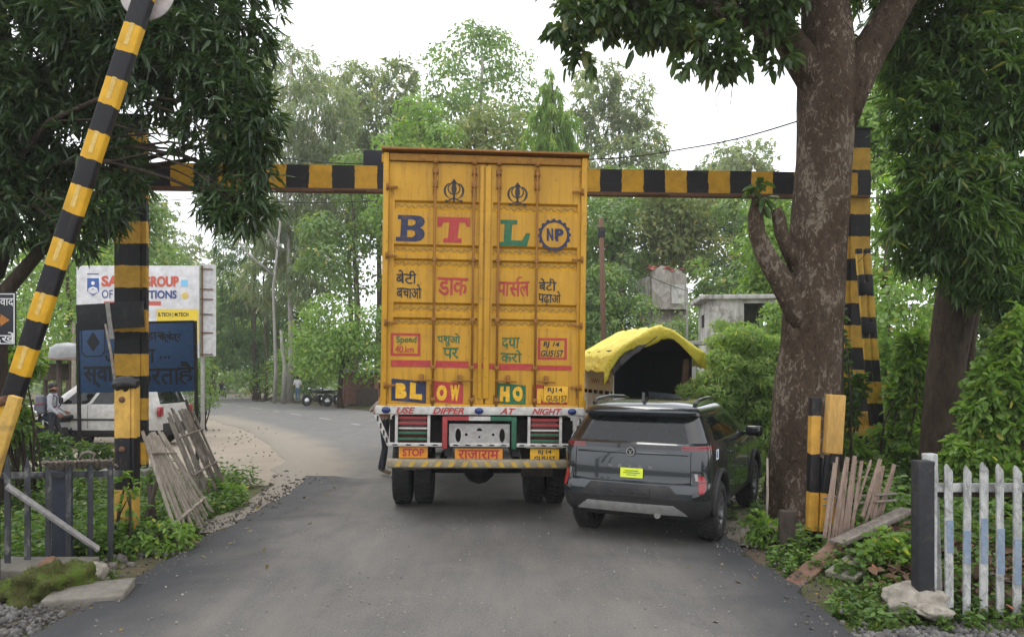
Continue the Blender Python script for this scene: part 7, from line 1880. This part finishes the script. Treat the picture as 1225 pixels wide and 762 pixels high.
# ------------------------------------------------------------------ stones
M_STONE = bark('pale_field_stone', (0.2, 0.18, 0.15), (0.42, 0.38, 0.32), scale=4)
M_MOSS = bark('mossy_rock', (0.035, 0.045, 0.012), (0.09, 0.085, 0.03), (0.07, 0.11, 0.015), 5, 0.9)
def stone(lab, u, v, d, r, seed, mat, amp=0.35, name='boulder', cat='boulder', flat=None):
    p = at(u, v, d); mb = MB(); mb.blob((0, 0, 0), r, seed, 4, amp, 1.3, flat); s = mb.build(name, mat); s.location = p; return tag(s, lab, cat)
stone('pale boulder under the end of the white picket fence', 1093, 718, 6.05, (0.24, 0.19, 0.13), 3, M_STONE)
stone('small flat stone right of the pale boulder', 1117, 730, 5.85, (0.15, 0.12, 0.06), 4, M_STONE)
stone('mossy green mound at the left road edge', 66, 703, 6.5, (0.3, 0.3, 0.22), 6, M_MOSS, 0.75, 'mossy_rock', 'rock')
stone('round grey stone behind the concrete slab', 112, 685, 7.0, (0.12, 0.12, 0.11), 7, M_STONE)
stone('reddish stone on top of the mossy mound', 60, 676, 6.8, (0.09, 0.08, 0.07), 8, bark('red_stone', (0.14, 0.07, 0.05), (0.28, 0.16, 0.11), scale=4))
mo = bpy.data.objects['mossy_rock']; rng = np.random.default_rng(5)
vv = np.array([v.co[:] for v in mo.data.vertices]); nn_ = np.array([v.normal[:] for v in mo.data.vertices]); sel = rng.choice(len(vv), 2600); sel = sel[nn_[sel, 2] > -0.1]
Pm = vv[sel] + rng.normal(0, 0.008, (len(sel), 3)); Vm, Qm = leaves(Pm, nn_[sel] + rng.normal(0, 0.6, Pm.shape), 0.022, 0.009, rng, 0.1, 0.2)
np_mesh('moss', Vm, Qm, leaf_mat('moss_tuft', (0.05, 0.075, 0.008), (0.15, 0.2, 0.03), 0.3, 0.8, 6), mo)
mb = MB(); mb.box((0, 0, 0), (0.62, 0.42, 0.16), Euler((R(2), R(-3), R(14))), bev=0.018)
for v in mb.v: v += Vector((0, 0, 0.03 * noise.noise(v * 4)))
s = mb.build('concrete_slab', surf('rough_concrete', (0.17, 0.155, 0.13), 0.95, dirt=0.6, dirt_col=(0.08, 0.075, 0.06), scale=5, bmp=0.5)); s.location = at(108, 713, 6.35) + Vector((0, 0, -0.02)); tag(s, 'broken concrete slab at the left road edge', 'slab')
mb = MB(); mb.box((0, 0.3, 0.0), (0.9, 0.5, 0.1), bev=0.02); mb.box((-0.5, 0.3, -0.2), (0.2, 0.5, 0.4), bev=0.02); mb.box((0.42, 0.3, -0.2), (0.14, 0.5, 0.4), bev=0.02)
s = mb.build('drain_cover', surf('damp_concrete', (0.13, 0.12, 0.1), 0.95, dirt=0.7, dirt_col=(0.05, 0.05, 0.04), scale=5)); s.location = at(20, 690, 6.7); tag(s, 'damp concrete drain mouth below the iron fence', 'drain')

# ------------------------------------------------------------------ signs
M_BLUE = surf('blue_sign_face', (0.012, 0.052, 0.14), 0.55, dirt=0.35, dirt_col=(0.007, 0.024, 0.06), scale=4, bmp=0)
M_DARKTXT = surf('dark_sign_text', (0.002, 0.004, 0.010), 0.6, dirt=0.1, bmp=0)
DS = 13.9
p = gp(166, DS)
sg = thing('welcome_sign', 'blue welcome sign with dark Hindi lettering behind the left gauge post', 'sign', (p.x, p.y, p.z - 0.1), (0, R(-1.0), R(-3)))
ks = DS / F
sl_ = lambda u, v: ((u - 166) * ks, (537 + 26 - v) * ks * 1.0 + (0))
def sv(v): return EYE + (CV - v) * ks - (p.z - 0.1)
cx_, cz_ = 0.0, (sv(388) + sv(468)) / 2
w_, h_ = 142 * ks, 82 * ks
mb = MB(); mb.box((0, 0, cz_), (w_, 0.02, h_), bev=0.003); fc = mb.build('face', M_BLUE, sg)
mb = MB()
for s in (-1, 1):
    mb.box((s * (w_ / 2 + 0.02), 0, (cz_ + h_ / 2) / 2), (0.05, 0.05, cz_ + h_ / 2 + 0.05))
mb.box((0, 0, cz_ + h_ / 2 + 0.018), (w_ - 0.02, 0.04, 0.035))
mb.build('frame', M_BLACK, sg)
def on_sign(mb, sh, u, v, off=0.013): mb.ring2d(sh, ((u - 166) * ks, 0, sv(v)), (1, 0, 0), (0, 0, 1), off)
mb = MB(); on_sign(mb, text2d('कल्हान', 12 * ks, 0.02, 0, 46 * ks), 178, 404); on_sign(mb, text2d('क्षेत्र', 13 * ks, 0.02, 0, 26 * ks), 208, 404)
on_sign(mb, text2d('आपका', 16 * ks, 0.022, 0, 62 * ks), 158, 426)
for q in range(3): on_sign(mb, poly2d([circ(0, 0, 1.6 * ks, n=12)]), 196 + q * 5, 428)
on_sign(mb, text2d('स्वागत', 24 * ks, 0.028, 0, 62 * ks), 132, 450); on_sign(mb, text2d('करता', 19 * ks, 0.022, 0, 56 * ks), 191, 451); on_sign(mb, text2d('है', 27 * ks, 0.016, 0, 20 * ks), 226, 447)
mb.build('lettering', M_DARKTXT, fc)
mb = MB(); on_sign(mb, poly2d([[(0, 12 * ks), (8 * ks, 0), (0, -12 * ks), (-8 * ks, 0)]]), 113, 408)
ring = [(x * ks, y * ks) for x, y in [(-15, 17), (15, 17), (15, -12), (10, -18), (-10, -18), (-15, -12)]]; rin = [(x * 0.92, y * 0.92) for x, y in ring]
on_sign(mb, poly2d([ring, rin]), 113, 408); mb.build('emblem', M_DARKTXT, fc)

p = at(132, 378, 12.15)
sb_ = thing('blank_board', 'blank dark board fixed slantwise across the left gauge post', 'board', p, (0, R(-3.2), 0))
kk_ = 12.15 / F
mb = MB(); mb.box((0, 0, 0), (80 * kk_, 0.03, 31 * kk_), bev=0.004); mb.build('panel', surf('dark_grey_sheet', (0.022, 0.022, 0.026), 0.75, dirt=0.6, dirt_col=(0.06, 0.058, 0.055), scale=6), sb_)
mb = MB(); mb.box((0, -0.025, -0.08), (0.07, 0.02, 0.6), Euler((0, R(-4), 0))); mb.build('batten', M_GREYMETAL, sb_)

p = gp(6, 6.6); kq = 6.6 / F
bk = thing('notice_board', 'small black notice board with white Hindi lettering at the left edge', 'sign', (p.x, p.y, -0.1))
zc = lambda v: EYE + (CV - v) * kq + 0.1
mb = MB(); mb.box((-0.06, 0, (zc(350) + zc(413)) / 2), (42 * kq, 0.02, 63 * kq), bev=0.004); bf = mb.build('face', surf('black_board_face', (0.012, 0.013, 0.018), 0.6, dirt=0.3), bk)
mb = MB(); xx = 16 * kq - 0.004
for a in (-1, 1): mb.box((-0.06 + a * 20.2 * kq, -0.014, (zc(350) + zc(413)) / 2), (0.008, 0.004, 60 * kq))
for v in (352, 411): mb.box((-0.06, -0.014, zc(v)), (40 * kq, 0.005, 0.008))
mb.ring2d(text2d('धन्यवाद', 12 * kq, 0.008, 0, 36 * kq), (-0.05, -0.0125, zc(363)), (1, 0, 0), (0, 0, 1)); mb.ring2d(text2d('देखें', 13 * kq, 0.01, 0, 26 * kq), (0.0, -0.0125, zc(404)), (1, 0, 0), (0, 0, 1))
mb.build('lettering', plain('white_lettering', (0.6, 0.6, 0.6), 0.6), bf)
mb = MB(); mb.ring2d(poly2d([[(-0.11, 0), (0.03, 0.03), (0.03, 0.055), (0.11, 0), (0.03, -0.055), (0.03, -0.03)]]), (-0.06, -0.0125, zc(383)), (1, 0, 0), (0, 0, 1)); mb.build('arrow', surf('dull_orange_arrow', (0.35, 0.13, 0.015), 0.6), bf)
mb = MB(); mb.box((-0.1, 0.03, zc(380) / 2), (0.05, 0.04, zc(380))); mb.build('pole', M_BLACK, bk)

# billboard
DBB = 22.5; kb_ = DBB / F
p = gp(165, DBB); bz = p.z
bb = thing('billboard', 'white college billboard with red and blue lettering behind the blue sign', 'billboard', (p.x, p.y, bz))
bx = lambda u: (u - 165) * kb_
bzz = lambda v: EYE + (CV - v) * kb_ - bz
M_BBW = surf('white_vinyl', (0.58, 0.58, 0.59), 0.55, dirt=0.25, dirt_col=(0.45, 0.43, 0.4), scale=1.5, bmp=0)
mb = MB(); mb.box(((bx(92) + bx(239)) / 2, 0, (bzz(318) + bzz(428)) / 2), (bx(239) - bx(92), 0.05, bzz(318) - bzz(428)), bev=0.006); bf = mb.build('face', M_BBW, bb)
def on_bb(name, mat, items):
    mb = MB()
    for q, (sh, u, v) in enumerate(items): mb.ring2d(sh, (bx(u), -0.026, bzz(v)), (1, 0, 0), (0, 0, 1), 0.006 + 0.002 * (q % 2))
    return mb.build(name, mat, bf)
k_ = kb_
on_bb('lettering', plain('red_print', (0.5, 0.09, 0.05), 0.6), [(text2d('SAGE', 13 * k_, 0.05, 0, 42 * k_), 143, 336.5), (text2d('GROUP', 13 * k_, 0.05, 0, 43 * k_), 193, 337)])
on_bb('lettering', plain('navy_print', (0.035, 0.06, 0.2), 0.6), [(text2d('OF', 10 * k_, 0.01, 0, 13 * k_), 129, 352), (text2d('INSTITUTIONS', 10 * k_, 0.035, 0, 74 * k_), 175, 352.5)])
on_bb('slogan_strip', plain('red_strip', (0.5, 0.1, 0.07), 0.6), [(poly2d([rect2d(-34 * k_, -2.5 * k_, 34 * k_, 2.5 * k_)]), 159, 363)])
on_bb('yellow_panel', plain('yellow_print', (0.7, 0.52, 0.03), 0.6), [(poly2d([rect2d(-25 * k_, -20 * k_, 25 * k_, 20 * k_)]), 213, 390)])
mb = MB()
for q, (s, u, v, h, w) in enumerate((('B.TECH | M.TECH', 208, 377, 6, 36), ('B.PHARM | M.PHARM', 208, 387, 6, 38), ('BBA | MBA', 204, 396, 6, 26))): mb.ring2d(text2d(s, h * k_, 0.03, 0, w * k_), (bx(u), -0.036, bzz(v)), (1, 0, 0), (0, 0, 1))
mb.build('course_lettering', plain('black_print', (0.02, 0.02, 0.02), 0.6), bf)
on_bb('crest', plain('blue_print', (0.03, 0.09, 0.3), 0.6), [(poly2d([[(-7 * k_, 8 * k_), (7 * k_, 8 * k_), (7 * k_, -8 * k_), (0, -13 * k_), (-7 * k_, -8 * k_)], [(-6 * k_, -5 * k_), (6 * k_, -5 * k_), (6 * k_, -8.5 * k_), (0, -11 * k_), (-6 * k_, -8.5 * k_)]]), 112, 341), (poly2d([rect2d(-7 * k_, -0.6 * k_, 7 * k_, 0.6 * k_)]), 112, 328)])
on_bb('crest_mark', plain('white_print', (0.75, 0.75, 0.75), 0.6), [(poly2d([[(-5 * k_, -2 * k_), (0, 0), (5 * k_, -2 * k_), (5 * k_, -4 * k_), (0, -2.2 * k_), (-5 * k_, -4 * k_)]]), 112, 343.0), (poly2d([circ(0, 2 * k_, 2.2 * k_, n=14)]), 112, 341)])
for o_ in [c for c in bf.children if c.name.startswith('crest_mark')]: o_.location.y = -0.004
on_bb('badge', plain('light_blue_print', (0.2, 0.5, 0.75), 0.6), [(poly2d([rect2d(-4 * k_, -4 * k_, 4 * k_, 4 * k_)]), 221, 339)])
on_bb('badge', plain('gold_print', (0.6, 0.45, 0.12), 0.6), [(poly2d([circ(0, 0, 4.2 * k_, n=16)]), 222, 354)])
on_bb('portrait_print', plain('portrait_suit', (0.03, 0.03, 0.04), 0.6), [(poly2d([[(-7 * k_, -12 * k_), (7 * k_, -12 * k_), (6 * k_, -4 * k_), (2 * k_, -2 * k_), (-2 * k_, -2 * k_), (-6 * k_, -4 * k_)]]), 176, 385), (poly2d([[(3.4 * k_ * math.cos(R(a)), 8 * k_ + 3.6 * k_ * math.sin(R(a))) for a in range(-10, 191, 20)]]), 176, 369)])
on_bb('portrait_print', plain('portrait_skin', (0.34, 0.18, 0.11), 0.6), [(poly2d([circ(0, 0, 3.2 * k_, 4 * k_, n=16)]), 176, 376.5)])
mb = MB(); mb.M = Matrix.Translation((bx(239) + 0.03, 0.0, 0)) @ Matrix.Rotation(R(20), 4, 'Z'); mb.box((8.5 * k_, 0.0, (bzz(316) + bzz(426)) / 2), (17 * k_, 0.03, bzz(316) - bzz(426)))
sp_ = mb.build('side_panel', surf('grey_vinyl_back', (0.5, 0.5, 0.5), 0.6, dirt=0.2, bmp=0), bb)
mb = MB(); mb.M = Matrix.Translation((bx(239) + 0.03, -0.03, 0)) @ Matrix.Rotation(R(20), 4, 'Z')
for v in (322, 346, 358, 376, 398, 424): mb.box((7 * k_, -0.02, bzz(v)), (14 * k_, 0.02, 0.035))
mb.box((2 * k_, -0.03, bzz(372)), (0.05, 0.03, bzz(318) - bzz(426)))
mb.build('side_frame', M_RUSTY, sp_)
for u in (100, 170, 241):
    mb = MB(); mb.box((bx(u), 0.09, bzz(340) / 2), (0.09, 0.09, bzz(340))); mb.build('leg', M_GREYMETAL, bb)

# ------------------------------------------------------------------ poles, wires, buildings
def pole(name, lab, u, d, v, r0, r1, mat, cat='pole', lean=0):
    b = gp(u, d); b.z = ground_z(b.x, b.y) - 0.1; a = at(u + lean, v, d); t = thing(name, lab, cat, b)
    mb = MB(); mb.tube([Vector((0, 0, 0)), (a - b) * 0.5, a - b], [r0, (r0 + r1) / 2, r1], 12); mb.build('shaft', mat, t); return t, a - b
t, a = pole('utility_pole', 'rust red iron pole right of the truck box', 724, 30, 262, 0.11, 0.1, M_RUSTY, 'utility pole', -5)
mb = MB(); mb.box(a + Vector((0.02, 0, -0.55)), (0.26, 0.24, 0.4), bev=0.03); mb.build('clamp', M_BLACK, t)
mb = MB(); mb.box(a + Vector((0.0, -0.0, -1.1)), (0.5, 0.06, 0.06)); mb.build('crossarm', M_RUSTY, t)
pole('utility_pole', 'grey wooden pole just right of the thick tree trunk', 1003, 11.6, 150, 0.085, 0.07, M_WOODD, 'utility pole')
t, a = pole('utility_pole', 'slim concrete pole beside the ruined house', 822, 33, 345, 0.06, 0.045, surf('grey_concrete_pole', (0.2, 0.19, 0.175), 0.9), 'utility pole')
t, a = pole('utility_pole', 'thin pole left of the blue sign', 88, 26, 385, 0.07, 0.06, M_WOODP, 'utility pole')
def wire(lab, pts, r=0.012):
    mb = MB(); P = [at(*q) for q in pts]; out = []
    for i in range(len(P) - 1):
        for k in range(8):
            t = k / 8; q = P[i].lerp(P[i + 1], t); q.z -= 0.02 * (P[i + 1] - P[i]).length * math.sin(math.pi * t); out.append(q)
    out.append(P[-1]); mb.tube(out, r, 5); tag(mb.build('overhead_wire', M_BLACK), lab, 'wire')
wire('black wire rising from behind the truck roof to the thick trunk', [(330, 188, 19), (450, 196, 18), (700, 191, 16.5), (820, 178, 15), (955, 145, 12.8), (1060, 112, 12.4)], 0.014)
wire('thin wire from the rusty pole to the right', [(722, 290, 30), (752, 318, 30.3), (822, 348, 33), (900, 336, 30)], 0.014)
wire('thin wire crossing under the beam at the left', [(170, 240, 16), (245, 236, 17), (452, 240, 20)], 0.009)
wire('faint wire hanging in the sky left of the trunk', [(955, 76, 30), (860, 92, 36), (800, 88, 40)], 0.012)

# white concrete hut
DH = 24.0; p = gp(882, DH); z0 = ground_z(p.x, p.y) - 0.2
hut = thing('concrete_hut', 'weathered white concrete hut with a dark doorway above the feathery bush', 'hut', (p.x, p.y, z0), (0, 0, R(-6)))
M_HUT = bark('stained_limewash', (0.30, 0.29, 0.27), (0.6, 0.59, 0.55), (0.17, 0.16, 0.14), 1.6, 0.7)
hz = lambda v: EYE + (CV - v) * DH / F - z0
H1 = hz(362)
mb = MB()
mb.box((-1.0, 0.0, H1 / 2), (0.14, 2.2, H1)); mb.box((0.0, 1.1, H1 / 2), (2.1, 0.14, H1)); mb.box((1.25, 0, H1 / 2), (0.14, 2.2, H1))
mb.box((-0.55, -1.1, H1 / 2), (1.05, 0.14, H1)); mb.box((1.05, -1.1, H1 / 2), (0.3, 0.14, H1)); mb.box((0.45, -1.1, (hz(402)) / 2), (0.93, 0.14, hz(402))); mb.box((0.45, -1.1, H1 - 0.06), (0.93, 0.14, 0.12))
mb.build('wall', M_HUT, hut)
mb = MB(); mb.box((0.12, 0, H1 + 0.07), (2.9, 2.6, 0.14), bev=0.02); mb.build('roof', M_HUT, hut)
mb = MB(); mb.box((-0.6, -1.4, hz(412)), (2.6, 0.7, 0.12), bev=0.02); mb.box((-2.0, -1.5, hz(412) / 2 - 0.1), (0.9, 0.6, hz(412) - 0.1), bev=0.02); mb.build('ledge', surf('grey_ledge', (0.28, 0.27, 0.25), 0.9, dirt=0.6), hut)
mb = MB(); mb.box((-1.0755, 0.1, H1 - 0.6), (0.02, 0.5, 0.4)); mb.build('vent', M_BLACK, hut)

# ruined house with red tiles, and the house left of the rusty pole
DR = 39.0; p = gp(800, DR); z0 = ground_z(p.x, p.y) - 0.2
ru = thing('ruined_house', 'ruined grey house with remains of red tiles between the trees', 'house', (p.x, p.y, z0), (0, 0, R(8)))
hz = lambda v: EYE + (CV - v) * DR / F - z0
M_RUIN = bark('ruined_plaster', (0.14, 0.125, 0.105), (0.34, 0.31, 0.27), (0.4, 0.38, 0.35), 1.2, 0.7)
mb = MB()
mb.prism([(-0.95, 0), (0.95, 0), (0.95, hz(330)), (0.5, hz(322)), (0.1, hz(326)), (-0.4, hz(318)), (-0.95, hz(325))], -0.1, 0.1, 'xz')
mb.box((-0.9, 1.3, hz(330) / 2), (0.2, 2.4, hz(330))); mb.box((0.9, 1.3, hz(334) / 2), (0.2, 2.4, hz(334)))
mb.build('wall', M_RUIN, ru)
mb = MB(); rr = random.Random(5)
for k in range(26): mb.box((rr.uniform(-0.95, 0.9), rr.uniform(-0.15, 0.9), hz(324) + rr.uniform(0.0, 0.35)), (0.22, 0.3, 0.03), Euler((rr.uniform(-.4, .4), rr.uniform(-.3, .3), rr.uniform(-.4, .4))))
mb.build('roof', surf('broken_red_tile', (0.26, 0.085, 0.06), 0.85, dirt=0.5, scale=4), ru)
mb = MB(); mb.box((0.45, -0.13, hz(352)), (0.7, 0.06, 1.0)); mb.build('white_patch', M_HUT, ru)
mb = MB(); mb.box((0.0, -0.35, hz(370)), (1.9, 0.6, 0.1)); mb.build('ledge', M_RUIN, ru)
DR = 40.0; p = gp(703, DR); z0 = ground_z(p.x, p.y) - 0.2
hs = thing('house', 'low plastered house partly hidden behind the right edge of the truck', 'house', (p.x - 0.6, p.y, z0))
hz = lambda v: EYE + (CV - v) * DR / F - z0
mb = MB(); mb.box((0, 1.5, hz(336) / 2), (2.4, 3.0, hz(336))); mb.build('wall', M_RUIN, hs)
mb = MB(); mb.box((0, 1.5, hz(334)), (2.7, 3.3, 0.14)); mb.box((0.1, -0.3, hz(362)), (2.5, 0.7, 0.1)); mb.build('roof', M_HUT, hs)
mb = MB(); mb.box((0.6, -0.01, hz(350)), (0.5, 0.06, 0.7)); mb.build('window', M_BLACK, hs)

# roadside stall under the shade tree
DK = 42.5; p = gp(436, DK)
stl = thing('roadside_stall', 'roadside stall with brick pillars under the low shade tree', 'stall', (p.x, p.y, p.z))
M_BRICK = surf('dull_brick', (0.26, 0.13, 0.09), 0.9, dirt=0.5, dirt_col=(0.3, 0.27, 0.23), scale=4)
for x in (-1.3, 0.75, 1.3):
    mb = MB(); mb.box((x, 0, 0.9), (0.32, 0.32, 1.9), bev=0.02); mb.build('pillar', M_BRICK, stl)
mb = MB(); mb.box((0, 1.1, 0.95), (3.0, 0.15, 1.9)); mb.build('back_wall', M_BRICK, stl)
mb = MB(); mb.box((0, 0.5, 1.95), (3.3, 1.7, 0.08), Euler((R(6), 0, 0))); mb.build('roof', surf('dark_tin_roof', (0.06, 0.055, 0.05), 0.8, dirt=0.5), stl)
mb = MB(); mb.box((0.2, -0.1, 0.5), (1.2, 0.4, 0.9), bev=0.02); mb.build('counter', M_WOODD, stl)
# small shelter on the left with a plank roof
DT = 19.6; p = gp(66, DT); z0 = ground_z(p.x, p.y)
sh_ = thing('roadside_shelter', 'small shelter with a thin plank roof behind the schoolboy', 'shelter', (p.x, p.y, z0))
hz = lambda v: EYE + (CV - v) * DT / F - z0
mb = MB(); mb.cyl((0.12, 0, 0), (0.1, 0, hz(431)), 0.07, 9); mb.build('post', M_WOODD, sh_)
mb = MB(); mb.cyl((-0.7, 0.7, 0), (-0.7, 0.7, hz(431)), 0.06, 9); mb.build('post', M_WOODD, sh_)
mb = MB(); mb.box((0.1, 0.4, hz(429)), (1.5, 1.3, 0.05), Euler((0, R(2), 0)), bev=0.01); mb.build('roof', bark('red_plank', (0.14, 0.09, 0.075), (0.32, 0.24, 0.2), scale=3), sh_)
mb = MB(); mb.box((-0.32, 0.5, hz(445)), (0.5, 0.5, 0.45), bev=0.03); mb.build('box', M_WOODD, sh_)
mb = MB(); mb.lathe([(0.0, 0.32), (0.28, 0.28), (0.42, 0.16), (0.45, 0.0), (0.45, -0.1)], 20, 'z', (0, 0, 0)); q = mb.build('water_tank', surf('grey_tank', (0.24, 0.25, 0.25), 0.5, dirt=0.3)); q.location = (p.x + 0.1, p.y + 0.4, z0 + hz(429) + 0.125); tag(q, 'grey dome shaped tank on the plank roof of the shelter', 'tank')

# ------------------------------------------------------------------ the hazy monsoon air
hm = bpy.data.materials.new('humid_air'); hm.use_nodes = True
hn = hm.node_tree.nodes; hn.remove(hn['Principled BSDF'])
pv_ = hn.new('ShaderNodeVolumePrincipled'); pv_.inputs['Color'].default_value = (0.93, 0.96, 0.93, 1); pv_.inputs['Density'].default_value = 0.0009
hm.node_tree.links.new(pv_.outputs[0], hn['Material Output'].inputs['Volume'])
hb = MB(); hb.box((0, 290, 15), (900, 700, 40)); tag(hb.build('haze', hm), 'thin humid haze over the whole scene', None, kind='stuff')
